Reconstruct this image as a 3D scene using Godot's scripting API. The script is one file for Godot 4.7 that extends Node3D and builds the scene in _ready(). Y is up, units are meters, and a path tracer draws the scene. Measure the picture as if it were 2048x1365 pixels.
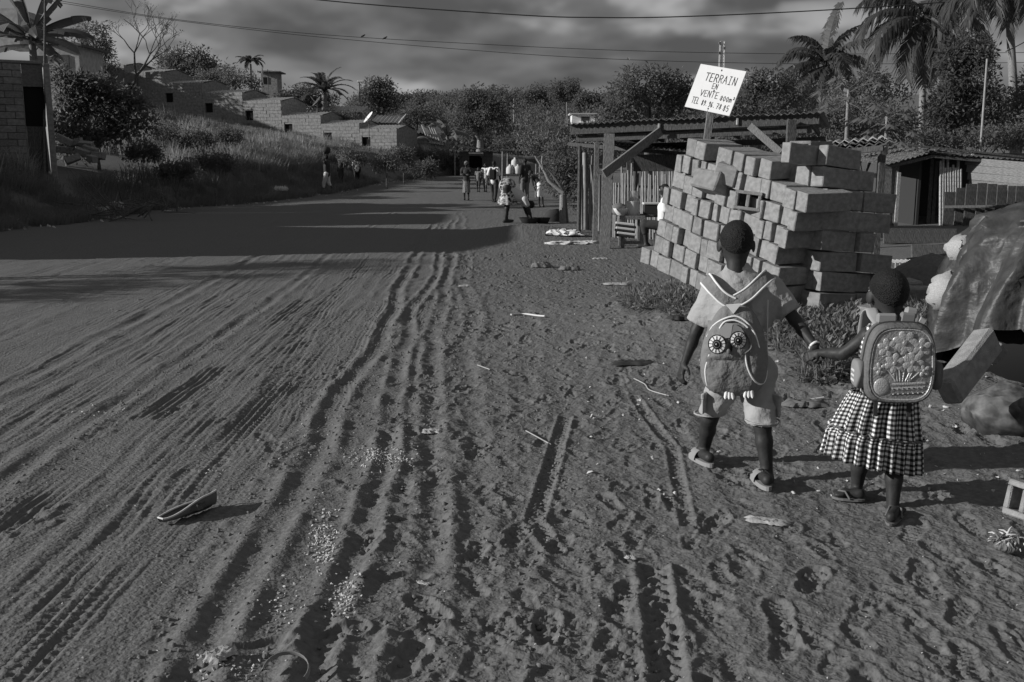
extends Node3D
# A dirt road at low sun: camera, sky, sun and exposure first, then ground, buildings, plants, objects, people.

const FOCAL := 1991.0      # focal length in pixels of a 2048 wide picture
const EYE := 1.58
var cam_basis := Basis(Vector3.RIGHT, -0.17697)
var names := {}
var M := {}                # materials
var rng := RandomNumberGenerator.new()
var noise_a := FastNoiseLite.new()
var noise_b := FastNoiseLite.new()

func _ready():
	rng.seed = 4711
	noise_a.seed = 11; noise_a.frequency = 1.0; noise_a.noise_type = FastNoiseLite.TYPE_SIMPLEX
	noise_b.seed = 23; noise_b.frequency = 1.0; noise_b.noise_type = FastNoiseLite.TYPE_SIMPLEX_SMOOTH
	make_camera()
	make_sky()
	make_sun()
	make_materials()
	make_ground()
	make_hills_and_trees()
	make_left_side()
	make_right_side()
	make_block_pile()
	make_wires()
	make_small_things()
	make_children()
	make_far_people()

func make_camera():
	var cam := Camera3D.new()
	cam.name = "camera"
	cam.fov = rad_to_deg(2.0 * atan(682.5 / FOCAL))
	cam.near = 0.05
	cam.far = 3000.0
	cam.transform = Transform3D(cam_basis, Vector3(0, EYE, 0))
	add_child(cam)

func make_sun():
	var sun := DirectionalLight3D.new()
	sun.name = "sun"
	sun.light_energy = 1.1
	sun.light_angular_distance = 0.5
	sun.light_color = Color(1.0, 0.997, 0.992)
	sun.shadow_enabled = true
	var e := deg_to_rad(20.0)
	var travel := Vector3(cos(e), -sin(e), -0.16).normalized()
	sun.basis = Basis.looking_at(travel, Vector3.UP)
	add_child(sun)

func make_sky():
	var w := 2048
	var h := 1024
	var im := Image.create(w, h, false, Image.FORMAT_RGBF)
	var n1 := FastNoiseLite.new(); n1.seed = 5; n1.frequency = 1.0; n1.fractal_octaves = 4; n1.fractal_type = FastNoiseLite.FRACTAL_FBM
	var n2 := FastNoiseLite.new(); n2.seed = 9; n2.frequency = 1.0; n2.fractal_octaves = 5; n2.fractal_type = FastNoiseLite.FRACTAL_FBM
	im.fill(Color(0.1, 0.1, 0.1))
	for y in range(0, h / 2 + 4):
		var el := (0.5 - (y + 0.5) / h) * PI
		var se := sin(el)
		var dy := 26.0 if el < 0.35 else 10.0
		for x in range(0, w, 1 if y > h * 0.36 else 4):
			var az := (x + 0.5) / w * TAU
			var cx := cos(az)
			var sz := sin(az)
			# layered cloud: wide banks of denser cloud with soft brighter gaps, drawn out along the horizon
			var q := log(0.05 + maxf(se, 0.0)) * 1.9
			var a := n1.get_noise_3d(cx * 3.4, q, sz * 3.4)
			var b := n2.get_noise_3d(cx * 10.0 + 4.0, q * 3.0, sz * 10.0)
			var lum := 0.120 + 0.11 * a + 0.08 * b
			var gap := smoothstep(0.14, 0.5, n2.get_noise_3d(cx * 5.0 + 9.0, q * 1.5 + 3.0, sz * 5.0) + 0.3 * b)
			lum += 0.125 * gap
			lum += 0.055 * exp(-maxf(se, 0.0) * 16.0)
			lum = maxf(lum, 0.055)
			var c := Color(lum, lum, lum * 1.005)
			im.set_pixel(x, y, c)
			if y <= h * 0.36:
				for k in range(1, 4):
					im.set_pixel(x + k, y, c)
	var pano := PanoramaSkyMaterial.new()
	pano.panorama = ImageTexture.create_from_image(im)
	var sky := Sky.new()
	sky.sky_material = pano
	var env := Environment.new()
	env.background_mode = Environment.BG_SKY
	env.sky = sky
	env.tonemap_mode = Environment.TONE_MAPPER_LINEAR
	env.tonemap_exposure = 1.25
	env.sdfgi_enabled = true
	env.ssao_enabled = true
	env.ssil_enabled = true
	var we := WorldEnvironment.new()
	we.name = "world_environment"
	we.environment = env
	add_child(we)

# ---------------------------------------------------------------- places
func P(px: float, py: float, d: float) -> Vector3:       # the point that lies d metres deep behind a place of the 2048 x 1365 photograph
	return Vector3(0, EYE, 0) + cam_basis * Vector3((px - 1024.0) / FOCAL * d, -(py - 682.5) / FOCAL * d, -d)

func G(px: float, py: float) -> Vector3:                  # where the line of sight meets the ground
	var dir := cam_basis * Vector3((px - 1024.0) / FOCAL, -(py - 682.5) / FOCAL, -1.0)
	var o := Vector3(0, EYE, 0)
	var t0 := 1.0
	var t1 := 1.0
	while t1 < 400.0:
		t1 = t0 * 1.03
		var q := o + dir * t1
		if q.y < land(q.x, q.z): break
		t0 = t1
	for i in 12:
		var tm := (t0 + t1) * 0.5
		var q := o + dir * tm
		if q.y < land(q.x, q.z): t1 = tm
		else: t0 = tm
	var p := o + dir * t1
	p.y = land(p.x, p.z)
	return p

func depth_of(p: Vector3) -> float:
	return -(cam_basis.inverse() * (p - Vector3(0, EYE, 0))).z

func on_land(x: float, z: float, up := 0.0) -> Vector3:
	return Vector3(x, land(x, z) + up, z)

const EDGE := [[-40.0, -15.0], [0.0, -14.0], [18.0, -12.6], [26.0, -11.9], [35.0, -12.2], [43.0, -8.6], [51.0, -7.2], [60.0, -4.2], [75.0, 1.0], [110.0, 14.0], [400.0, 60.0]]
func road_edge(zf: float) -> float:
	for i in range(1, EDGE.size()):
		if zf < EDGE[i][0]:
			var t: float = (zf - EDGE[i - 1][0]) / (EDGE[i][0] - EDGE[i - 1][0])
			return lerpf(EDGE[i - 1][1], EDGE[i][1], clampf(t, 0.0, 1.0))
	return 60.0

func bump(x: float, z: float, cx: float, cz: float, r: float) -> float:
	return exp(-((x - cx) * (x - cx) + (z - cz) * (z - cz)) / (r * r))

func land(x: float, z: float) -> float:
	var zf := -z
	var h := 0.0
	if zf > 34.0:
		h += 0.85 * smoothstep(36.0, 62.0, zf)
		h += 13.0 * smoothstep(85.0, 270.0, zf)
	var s := road_edge(zf) - x
	if s > 0.0:
		h += 1.2 * smoothstep(0.0, 2.6, s) + 0.17 * minf(maxf(0.0, s - 2.0), 40.0) * (1.0 - smoothstep(66.0, 100.0, zf))
	if zf < 60.0 and x > -8.0:
		h += 0.36 * bump(x, z, 3.1, -9.3, 2.1) + 0.12 * bump(x, z, 4.2, -6.6, 1.8)
		h += 0.20 * bump(x, z, 0.35, -22.5, 1.3)
	if x > 6.0:
		h += 0.05 * (x - 6.0) * smoothstep(8.0, 25.0, zf)
	if zf > 6.0:
		h += 0.07 * smoothstep(6.0, 25.0, zf) * noise_b.get_noise_2d(x * 0.09, z * 0.11)
	return h

# ---------------------------------------------------------------- mesh building
class MB:
	var v := PackedVector3Array()
	var n := PackedVector3Array()
	var uv := PackedVector2Array()
	var idx := PackedInt32Array()
	func poly(pts: Array, center: Vector3, uvs := []):       # a flat convex face, turned away from the center
		var nn: Vector3 = (pts[1] - pts[0]).cross(pts[2] - pts[0]).normalized()
		var mid := Vector3.ZERO
		for p in pts: mid += p
		mid /= pts.size()
		var flip := nn.dot(mid - center) < 0.0
		if flip: nn = -nn
		var b := v.size()
		for i in pts.size():
			v.append(pts[i]); n.append(nn); uv.append(uvs[i] if uvs.size() else Vector2.ZERO)
		for i in range(1, pts.size() - 1):
			if flip: idx.append_array([b, b + i, b + i + 1])
			else: idx.append_array([b, b + i + 1, b + i])
	func box(t: Transform3D, s: Vector3):
		var c := []
		for i in 8:
			c.append(t * Vector3(s.x * (0.5 if i & 1 else -0.5), s.y * (0.5 if i & 2 else -0.5), s.z * (0.5 if i & 4 else -0.5)))
		for f in [[0, 1, 3, 2], [4, 5, 7, 6], [0, 1, 5, 4], [2, 3, 7, 6], [0, 2, 6, 4], [1, 3, 7, 5]]:
			poly([c[f[0]], c[f[1]], c[f[2]], c[f[3]]], t.origin, [Vector2(0, 0), Vector2(1, 0), Vector2(1, 1), Vector2(0, 1)])
	func cbox(t: Transform3D, s: Vector3, bev := 0.01, jit := 0.0, r: RandomNumberGenerator = null):   # a box with bevelled, slightly uneven edges
		var h := s * 0.5
		var cx := []
		for i in 8:
			var sg := Vector3(1 if i & 1 else -1, 1 if i & 2 else -1, 1 if i & 4 else -1)
			var j := Vector3.ZERO
			var bb := bev
			if r:
				j = Vector3(r.randf_range(-jit, jit), r.randf_range(-jit, jit), r.randf_range(-jit, jit))
				bb = bev * r.randf_range(0.5, 1.7)
			cx.append([t * (sg * Vector3(h.x, h.y - bb, h.z - bb) + j), t * (sg * Vector3(h.x - bb, h.y, h.z - bb) + j), t * (sg * Vector3(h.x - bb, h.y - bb, h.z) + j)])
		for a in 3:
			var b1 := 1 << ((a + 1) % 3)
			var b2 := 1 << ((a + 2) % 3)
			for sgn in 2:
				var k := (1 << a) * sgn
				poly([cx[k][a], cx[k | b1][a], cx[k | b1 | b2][a], cx[k | b2][a]], t.origin)
			for e in 4:
				var k0 := (b1 if e & 1 else 0) | (b2 if e & 2 else 0)
				var k1 := k0 | (1 << a)
				poly([cx[k0][(a + 1) % 3], cx[k1][(a + 1) % 3], cx[k1][(a + 2) % 3], cx[k0][(a + 2) % 3]], t.origin)
		for i in 8:
			poly(cx[i], t.origin)
	func tube(path: Array, radii: Array, sides := 8, caps := true, flat := 1.0, flat_axis := Vector3.ZERO):
		var m := path.size()
		var base := v.size()
		var nrm := Vector3.ZERO
		for i in m:
			var tg: Vector3 = (path[mini(i + 1, m - 1)] - path[maxi(i - 1, 0)]).normalized()
			if i == 0:
				nrm = tg.cross(Vector3.UP if absf(tg.y) < 0.9 else Vector3.RIGHT).normalized()
				if flat_axis != Vector3.ZERO:
					nrm = (flat_axis - tg * tg.dot(flat_axis)).normalized()
			else:
				nrm = (nrm - tg * tg.dot(nrm)).normalized()
			var bn := tg.cross(nrm)
			for k in sides + 1:
				var a := TAU * k / sides
				var off := nrm * (cos(a) * flat) + bn * sin(a)
				v.append(path[i] + off * radii[i])
				n.append((nrm * cos(a) + bn * (sin(a) * flat)).normalized())
				uv.append(Vector2(float(k) / sides, float(i) / maxi(1, m - 1)))
		for i in m - 1:
			for k in sides:
				var a0 := base + i * (sides + 1) + k
				var b0 := a0 + sides + 1
				idx.append_array([a0, b0 + 1, a0 + 1, a0, b0, b0 + 1])
		if caps:
			for e in [0, m - 1]:
				if radii[e] < 0.0015: continue
				var pts := []
				for k in sides: pts.append(v[base + e * (sides + 1) + k])
				poly(pts, path[1] if e == 0 else path[m - 2])
	func ball(c: Vector3, r: Vector3, seg := 10, rings := 7, b := Basis.IDENTITY):
		var g := []
		for i in rings + 1:
			var th := PI * i / rings
			for k in seg + 1:
				var ph := TAU * k / seg
				g.append(c + b * (Vector3(sin(th) * cos(ph), cos(th), sin(th) * sin(ph)) * r))
		grid(g, seg + 1, rings + 1, true)
	func grid(pts: Array, nu: int, nv: int, join_u := false, uvs := [], outward := Vector3.INF):   # nu points a row; smooth normals
		var base := v.size()
		var nn := PackedVector3Array(); nn.resize(nu * nv)
		for j in nv - 1:
			for i in nu - 1:
				var a := j * nu + i
				var f: Vector3 = (pts[a + 1] - pts[a]).cross(pts[a + nu] - pts[a]) + (pts[a + nu] - pts[a + nu + 1]).cross(pts[a + 1] - pts[a + nu + 1])
				nn[a] += f; nn[a + 1] += f; nn[a + nu] += f; nn[a + nu + 1] += f
		if join_u:
			for j in nv:
				var q: Vector3 = nn[j * nu] + nn[j * nu + nu - 1]
				nn[j * nu] = q; nn[j * nu + nu - 1] = q
		var flip := false
		if outward != Vector3.INF:
			var s := 0.0
			for a in pts.size(): s += nn[a].dot(pts[a] - outward)
			flip = s < 0.0
		elif join_u:
			var mid := Vector3.ZERO
			for p in pts: mid += p
			mid /= pts.size()
			var s := 0.0
			for a in pts.size(): s += nn[a].dot(pts[a] - mid)
			flip = s < 0.0
		for j in nv:
			for i in nu:
				var a := j * nu + i
				v.append(pts[a])
				var q := nn[a].normalized()
				if q == Vector3.ZERO: q = Vector3.UP
				n.append(-q if flip else q)
				uv.append(uvs[a] if uvs.size() else Vector2(float(i) / (nu - 1), float(j) / (nv - 1)))
		for j in nv - 1:
			for i in nu - 1:
				var a := base + j * nu + i
				if flip: idx.append_array([a, a + 1, a + nu + 1, a, a + nu + 1, a + nu])
				else: idx.append_array([a, a + nu + 1, a + 1, a, a + nu, a + nu + 1])
	func add(o: MB, t := Transform3D.IDENTITY):
		var b := v.size()
		for i in o.v.size():
			v.append(t * o.v[i]); n.append((t.basis * o.n[i]).normalized()); uv.append(o.uv[i])
		for i in o.idx: idx.append(i + b)
	func mesh() -> ArrayMesh:
		var arr := []
		arr.resize(Mesh.ARRAY_MAX)
		arr[Mesh.ARRAY_VERTEX] = v; arr[Mesh.ARRAY_NORMAL] = n; arr[Mesh.ARRAY_TEX_UV] = uv; arr[Mesh.ARRAY_INDEX] = idx
		var am := ArrayMesh.new()
		am.add_surface_from_arrays(Mesh.PRIMITIVE_TRIANGLES, arr)
		return am

# a distance field of joined limbs, meshed as surface nets
class Field:
	var o: Vector3
	var c: float
	var nx: int
	var ny: int
	var nz: int
	var d := PackedFloat32Array()
	func _init(lo: Vector3, hi: Vector3, cell: float):
		c = cell; o = lo
		nx = int((hi.x - lo.x) / c) + 2; ny = int((hi.y - lo.y) / c) + 2; nz = int((hi.z - lo.z) / c) + 2
		d.resize(nx * ny * nz); d.fill(99.0)
	func put(i: int, e: float, k: float):
		var q := d[i]
		var h := maxf(k - absf(q - e), 0.0)
		d[i] = minf(q, e) - (h * h * 0.25 / k)
	func cap(a: Vector3, b: Vector3, ra: float, rb: float, k := 0.02):
		var m := maxf(ra, rb) + k + 3.0 * c
		var l := (a.min(b) - Vector3.ONE * m - o) / c
		var u := (a.max(b) + Vector3.ONE * m - o) / c
		var ab := b - a
		var il := 1.0 / maxf(ab.length_squared(), 1e-9)
		for z in range(maxi(0, int(l.z)), mini(nz, int(u.z) + 1)):
			for y in range(maxi(0, int(l.y)), mini(ny, int(u.y) + 1)):
				var i := (z * ny + y) * nx
				for x in range(maxi(0, int(l.x)), mini(nx, int(u.x) + 1)):
					var pa := o + Vector3(x, y, z) * c - a
					var t := clampf(pa.dot(ab) * il, 0.0, 1.0)
					put(i + x, (pa - ab * t).length() - lerpf(ra, rb, t), k)
	func ell(p: Vector3, r: Vector3, k := 0.02, bs := Basis.IDENTITY):
		var m := maxf(r.x, maxf(r.y, r.z)) + k + 3.0 * c
		var l := (p - Vector3.ONE * m - o) / c
		var u := (p + Vector3.ONE * m - o) / c
		var bi := bs.transposed()
		for z in range(maxi(0, int(l.z)), mini(nz, int(u.z) + 1)):
			for y in range(maxi(0, int(l.y)), mini(ny, int(u.y) + 1)):
				var i := (z * ny + y) * nx
				for x in range(maxi(0, int(l.x)), mini(nx, int(u.x) + 1)):
					var q := bi * (o + Vector3(x, y, z) * c - p)
					var q1 := q / r
					var l1 := q1.length()
					put(i + x, l1 * (l1 - 1.0) / maxf((q1 / r).length(), 1e-6), k)
	func cut(p: Vector3, nrm: Vector3):                       # takes away what lies beyond the plane
		for z in nz:
			for y in ny:
				var i := (z * ny + y) * nx
				for x in nx:
					if d[i + x] < 90.0:
						d[i + x] = maxf(d[i + x], nrm.dot(o + Vector3(x, y, z) * c - p))
	func rough(ns: FastNoiseLite, f: Vector3, amp: float):
		for z in nz:
			for y in ny:
				var i := (z * ny + y) * nx
				for x in nx:
					if absf(d[i + x]) < 4.0 * c:
						var p := (o + Vector3(x, y, z) * c) * f
						d[i + x] += amp * ns.get_noise_3d(p.x, p.y, p.z)
	func at(x: int, y: int, z: int) -> float:
		return d[(clampi(z, 0, nz - 1) * ny + clampi(y, 0, ny - 1)) * nx + clampi(x, 0, nx - 1)]
	func into(mb: MB, uv_axes := []):
		var cell_of := PackedInt32Array()
		cell_of.resize(nx * ny * nz); cell_of.fill(-1)
		var sx := 1
		var sy := nx
		var sz := nx * ny
		var base := mb.v.size()
		var offs := [0, sx, sy, sx + sy, sz, sx + sz, sy + sz, sx + sy + sz]
		var ends := [[0, 1], [2, 3], [4, 5], [6, 7], [0, 2], [1, 3], [4, 6], [5, 7], [0, 4], [1, 5], [2, 6], [3, 7]]
		var made := []
		for z in nz - 1:
			for y in ny - 1:
				var row := (z * ny + y) * nx
				for x in nx - 1:
					var i := row + x
					if absf(d[i]) > 2.5 * c: continue
					var mask := 0
					for k in 8:
						if d[i + offs[k]] < 0.0: mask |= 1 << k
					if mask == 0 or mask == 255: continue
					var sum := Vector3.ZERO
					var cnt := 0
					for e in ends:
						var k0: int = e[0]
						var k1: int = e[1]
						if ((mask >> k0) & 1) == ((mask >> k1) & 1): continue
						var v0 := d[i + offs[k0]]
						var v1 := d[i + offs[k1]]
						var t := clampf(v0 / (v0 - v1), 0.02, 0.98)
						sum += Vector3(lerpf(k0 & 1, k1 & 1, t), lerpf((k0 >> 1) & 1, (k1 >> 1) & 1, t), lerpf((k0 >> 2) & 1, (k1 >> 2) & 1, t))
						cnt += 1
					cell_of[i] = mb.v.size()
					var p := o + (Vector3(x, y, z) + sum / cnt) * c
					mb.v.append(p); mb.n.append(Vector3.ZERO)
					mb.uv.append(Vector2(p.dot(uv_axes[0]), p.dot(uv_axes[1])) if uv_axes.size() else Vector2(p.x, p.y))
					made.append(Vector3i(x, y, z))
		for q in made:
			var x: int = q.x
			var y: int = q.y
			var z: int = q.z
			var i := (z * ny + y) * nx + x
			if y > 0 and z > 0 and (d[i] < 0.0) != (d[i + sx] < 0.0):
				face(mb, cell_of[i - sy - sz], cell_of[i - sz], cell_of[i], cell_of[i - sy], d[i] > 0.0)
			if x > 0 and z > 0 and (d[i] < 0.0) != (d[i + sy] < 0.0):
				face(mb, cell_of[i - sz - sx], cell_of[i - sx], cell_of[i], cell_of[i - sz], d[i] > 0.0)
			if x > 0 and y > 0 and (d[i] < 0.0) != (d[i + sz] < 0.0):
				face(mb, cell_of[i - sx - sy], cell_of[i - sy], cell_of[i], cell_of[i - sx], d[i] > 0.0)
		for k in range(base, mb.v.size()):
			mb.n[k] = mb.n[k].normalized() if mb.n[k].length() > 0.0 else Vector3.UP
	func face(mb: MB, a: int, b: int, e: int, f: int, flip: bool):
		if a < 0 or b < 0 or e < 0 or f < 0: return
		var nn := (mb.v[e] - mb.v[a]).cross(mb.v[f] - mb.v[b])
		if flip:
			nn = -nn
			mb.idx.append_array([a, b, e, a, e, f])
		else:
			mb.idx.append_array([a, e, b, a, f, e])
		mb.n[a] += nn; mb.n[b] += nn; mb.n[e] += nn; mb.n[f] += nn

# ---------------------------------------------------------------- objects
func numbered(called: String) -> String:
	var k: int = names.get(called, 0)
	names[called] = k + 1
	return called if k == 0 else "%s_%03d" % [called, k]

func tag(o: Node3D, label: String, category: String, group := "", kind := ""):
	o.set_meta("label", label)
	if category: o.set_meta("category", category)
	if group: o.set_meta("group", group)
	if kind: o.set_meta("kind", kind)
	return o

func thing(called: String, label: String, category: String, at := Vector3.ZERO, turn := 0.0, group := "") -> Node3D:
	var o := Node3D.new()
	o.name = numbered(called)
	o.position = at
	o.rotation.y = turn
	add_child(o)
	tag(o, label, category, group)
	return o

func part(called: String, m: Variant, mat: Material, parent: Node3D, label := "") -> MeshInstance3D:
	var o := MeshInstance3D.new()
	o.name = called
	o.mesh = m.mesh() if m is MB else m
	o.material_override = mat
	if label: o.set_meta("label", label)
	parent.add_child(o, true)
	return o

func solo(called: String, m: Variant, mat: Material, label: String, category: String, at := Vector3.ZERO, group := "") -> MeshInstance3D:
	var o := MeshInstance3D.new()
	o.name = numbered(called)
	o.mesh = m.mesh() if m is MB else m
	o.material_override = mat
	o.position = at
	add_child(o)
	tag(o, label, category, group)
	return o

func structure(called: String, m: Variant, mat: Material, label: String) -> MeshInstance3D:
	var o := solo(called, m, mat, label, called.replace("_", " "))
	o.set_meta("kind", "structure")
	return o

func many(called: String, mesh: Mesh, mat: Material, places: Array, parent: Node3D) -> MultiMeshInstance3D:
	var mm := MultiMesh.new()
	mm.transform_format = MultiMesh.TRANSFORM_3D
	mm.mesh = mesh
	mm.instance_count = places.size()
	for i in places.size():
		mm.set_instance_transform(i, places[i])
	var o := MultiMeshInstance3D.new()
	o.name = called
	o.multimesh = mm
	o.material_override = mat
	parent.add_child(o, true)
	return o

func box_mesh(s: Vector3, bev := 0.0, at := Vector3.ZERO, b := Basis.IDENTITY) -> MB:
	var m := MB.new()
	if bev > 0.0: m.cbox(Transform3D(b, at), s, bev)
	else: m.box(Transform3D(b, at), s)
	return m

func beam(m: MB, a: Vector3, b: Vector3, w: float, t: float, side := Vector3.UP, bev := 0.004):   # a squared timber from a to b, w across «side», t the other way
	var ax := (b - a).normalized()
	var sd := (side - ax * ax.dot(side)).normalized()
	m.cbox(Transform3D(Basis(ax, sd, ax.cross(sd)), (a + b) * 0.5), Vector3((b - a).length(), w, t), bev)

func tube_mesh(path: Array, radii: Array, sides := 8, caps := true) -> MB:
	var m := MB.new()
	m.tube(path, radii, sides, caps)
	return m

func rr(a: float, b: float) -> float:
	return rng.randf_range(a, b)

# ---------------------------------------------------------------- materials
func grey(l: float) -> Color:
	var k := minf(l * 1.38, 0.82)
	return Color(k, k, k).linear_to_srgb()

func noise_tex(freq: float, octaves: int, lo: float, hi: float, seed_: int, kind := FastNoiseLite.TYPE_SIMPLEX_SMOOTH, size := 512, stops := [0.0, 1.0]) -> NoiseTexture2D:
	var ns := FastNoiseLite.new()
	ns.noise_type = kind
	ns.frequency = freq
	ns.seed = seed_
	ns.fractal_octaves = octaves
	var t := NoiseTexture2D.new()
	t.width = size; t.height = size; t.seamless = true; t.noise = ns
	var g := Gradient.new()
	g.offsets = PackedFloat32Array([stops[0], stops[1]])
	g.colors = PackedColorArray([grey(lo), grey(hi)])
	t.color_ramp = g
	return t

func bump_tex(freq: float, octaves: int, seed_: int, kind := FastNoiseLite.TYPE_SIMPLEX_SMOOTH, size := 512) -> NoiseTexture2D:
	var ns := FastNoiseLite.new()
	ns.noise_type = kind
	ns.frequency = freq
	ns.seed = seed_
	ns.fractal_octaves = octaves
	var t := NoiseTexture2D.new()
	t.width = size; t.height = size; t.seamless = true; t.noise = ns
	return t

func mat(l: float, rough := 0.85) -> StandardMaterial3D:
	var m := StandardMaterial3D.new()
	m.albedo_color = grey(l)
	m.roughness = rough
	m.metallic_specular = 0.4
	return m

func mat_tex(tex: Texture2D, scale: Vector3, rough := 0.85, bump: Texture2D = null, bump_cm := 1.0, world := true, tint := 1.0) -> StandardMaterial3D:
	var m := StandardMaterial3D.new()
	m.albedo_color = grey(tint)
	m.albedo_texture = tex
	m.roughness = rough
	m.metallic_specular = 0.4
	m.uv1_triplanar = true
	m.uv1_world_triplanar = world
	m.uv1_scale = scale
	if bump:
		m.heightmap_enabled = true
		m.heightmap_texture = bump
		m.heightmap_scale = bump_cm
	return m

# ---------------------------------------------------------------- materials of the place
func make_materials():
	M.sand = mat_tex(noise_tex(0.03, 5, 0.10, 0.19, 1), Vector3(1.3, 1.3, 1.3), 0.95, bump_tex(0.05, 6, 2, FastNoiseLite.TYPE_SIMPLEX), 0.45)
	M.sand.metallic_specular = 0.25
	var cb := bump_tex(0.16, 5, 3, FastNoiseLite.TYPE_SIMPLEX)
	var ct := noise_tex(0.018, 6, 0.185, 0.325, 4, FastNoiseLite.TYPE_SIMPLEX, 512, [0.12, 0.88])
	M.block = mat_tex(ct, Vector3(1.5, 1.5, 1.5), 0.95, cb, 0.45, true, 0.74)
	M.block_dark = mat_tex(ct, Vector3(1.3, 1.3, 1.3), 0.95, cb, 0.6, true, 0.50)
	M.block_pale = mat_tex(ct, Vector3(1.7, 1.7, 1.7), 0.95, cb, 0.4, true, 0.92)
	M.block_grey = mat_tex(ct, Vector3(1.9, 1.9, 1.9), 0.95, cb, 0.5, true, 0.60)
	M.wall_block = mat_tex(ct, Vector3(0.7, 0.7, 0.7), 0.95, cb, 0.6, true, 0.75)
	M.wall_far = mat_tex(ct, Vector3(0.5, 0.5, 0.5), 0.95, cb, 0.6, true, 0.95)
	M.wall_side = mat_tex(ct, Vector3(0.4, 0.4, 0.4), 0.95, cb, 0.6, true, 0.7)
	M.mortar = mat_tex(ct, Vector3(1.0, 1.0, 1.0), 0.97, cb, 0.5, true, 0.35)
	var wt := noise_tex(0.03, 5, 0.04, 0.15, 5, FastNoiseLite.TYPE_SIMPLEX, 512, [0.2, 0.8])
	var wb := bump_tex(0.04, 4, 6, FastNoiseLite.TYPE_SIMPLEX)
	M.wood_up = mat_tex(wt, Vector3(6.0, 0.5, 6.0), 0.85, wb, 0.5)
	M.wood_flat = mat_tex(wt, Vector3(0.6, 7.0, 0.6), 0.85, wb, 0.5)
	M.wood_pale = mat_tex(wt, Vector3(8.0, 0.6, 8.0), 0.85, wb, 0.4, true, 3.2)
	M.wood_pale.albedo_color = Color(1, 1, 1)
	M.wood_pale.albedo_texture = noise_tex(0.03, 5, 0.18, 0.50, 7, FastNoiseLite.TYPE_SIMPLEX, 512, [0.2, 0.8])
	M.wood_weathered = mat_tex(noise_tex(0.03, 5, 0.10, 0.34, 19, FastNoiseLite.TYPE_SIMPLEX, 512, [0.2, 0.8]), Vector3(0.7, 7.0, 0.7), 0.85, wb, 0.5)
	M.wood_mid = mat_tex(noise_tex(0.03, 5, 0.09, 0.26, 8, FastNoiseLite.TYPE_SIMPLEX, 512, [0.2, 0.8]), Vector3(5.0, 0.5, 5.0), 0.85, wb, 0.5)
	M.bamboo = mat_tex(noise_tex(0.02, 4, 0.16, 0.38, 9), Vector3(3.0, 0.6, 3.0), 0.6)
	var tin := noise_tex(0.02, 5, 0.04, 0.22, 10, FastNoiseLite.TYPE_SIMPLEX, 512, [0.2, 0.8])
	M.tin = mat_tex(tin, Vector3(0.8, 0.8, 0.8), 0.55, bump_tex(0.03, 3, 12), 0.5)
	M.tin.metallic = 0.15
	M.tin_dark = mat_tex(tin, Vector3(0.9, 0.9, 0.9), 0.7, null, 1.0, true, 0.5)
	M.tin_pale = mat_tex(tin, Vector3(0.5, 0.5, 0.5), 0.5, null, 1.0, true, 1.0)
	M.tin_pale.albedo_texture = noise_tex(0.02, 5, 0.2, 0.55, 13)
	M.bark = mat_tex(noise_tex(0.03, 5, 0.06, 0.2, 14), Vector3(2.0, 0.7, 2.0), 0.9, bump_tex(0.06, 4, 15), 1.5)
	M.bark_pale = mat_tex(noise_tex(0.03, 5, 0.14, 0.34, 16), Vector3(2.0, 0.7, 2.0), 0.9, bump_tex(0.06, 4, 15), 1.5)
	M.plaster = mat_tex(noise_tex(0.02, 5, 0.3, 0.5, 17), Vector3(0.3, 0.3, 0.3), 0.9)
	M.black = mat(0.008, 0.9)
	M.dark = mat(0.03, 0.8)
	M.mid = mat(0.12, 0.8)
	M.pale = mat(0.45, 0.7)
	M.white = mat(0.7, 0.6)
	M.cloth_white = mat(0.62, 0.9)
	M.scrap = mat_tex(noise_tex(0.03, 4, 0.22, 0.5, 18), Vector3(6, 6, 6), 0.8)
	M.wire = mat(0.03, 0.6)
	for q in [["leaf", 0.060, 0.5], ["leaf_dark", 0.038, 0.5], ["leaf_light", 0.09, 0.5], ["leaf_far", 0.045, 0.6], ["dry_grass", 0.24, 0.7], ["grass", 0.11, 0.6], ["grass_dark", 0.085, 0.65], ["weed", 0.10, 0.5]]:
		var m := mat(q[1], q[2])
		m.metallic_specular = 0.35
		m.backlight_enabled = true
		m.backlight = grey(0.16)
		M[q[0]] = m

# ---------------------------------------------------------------- ground
var gx := PackedFloat32Array()
var gz := PackedFloat32Array()
var gh := PackedFloat32Array()
var nc := 0

func col_from(x: float) -> int:
	return clampi(gx.bsearch(x), 0, gx.size() - 1)

func row_from(z: float) -> int:
	return clampi(gz.bsearch(z), 0, gz.size() - 1)

func fill_axis():
	var left := []
	var x := -4.4
	while x > -9.0: x -= 0.026; left.append(x)
	while x > -14.5: x -= 0.04; left.append(x)
	var st := 0.05
	while x > -700.0: x -= st; st *= 1.13; left.append(x)
	left.reverse()
	for q in left: gx.append(q)
	x = -4.4
	while x < -1.5: gx.append(x); x += 0.0135
	while x < 2.3: gx.append(x); x += 0.0098
	while x < 3.3: gx.append(x); x += 0.0135
	while x < 6.0: gx.append(x); x += 0.035
	st = 0.05
	while x < 700.0: gx.append(x); x += st; st *= 1.12
	var z := -40.0
	while z < 2.3: gz.append(z); z += maxf(0.04, 0.2 * (2.4 - z))
	z = 2.36
	while z < 1500.0:
		gz.append(z)
		if z < 46.0: z += maxf(0.0118, z * z / 1900.0)
		else: z += 1.2 * pow(z / 46.0, 1.6)

func wob(s: float, z: float) -> float:
	return noise_b.get_noise_2d(s * 7.3, z * 0.16)

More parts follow.
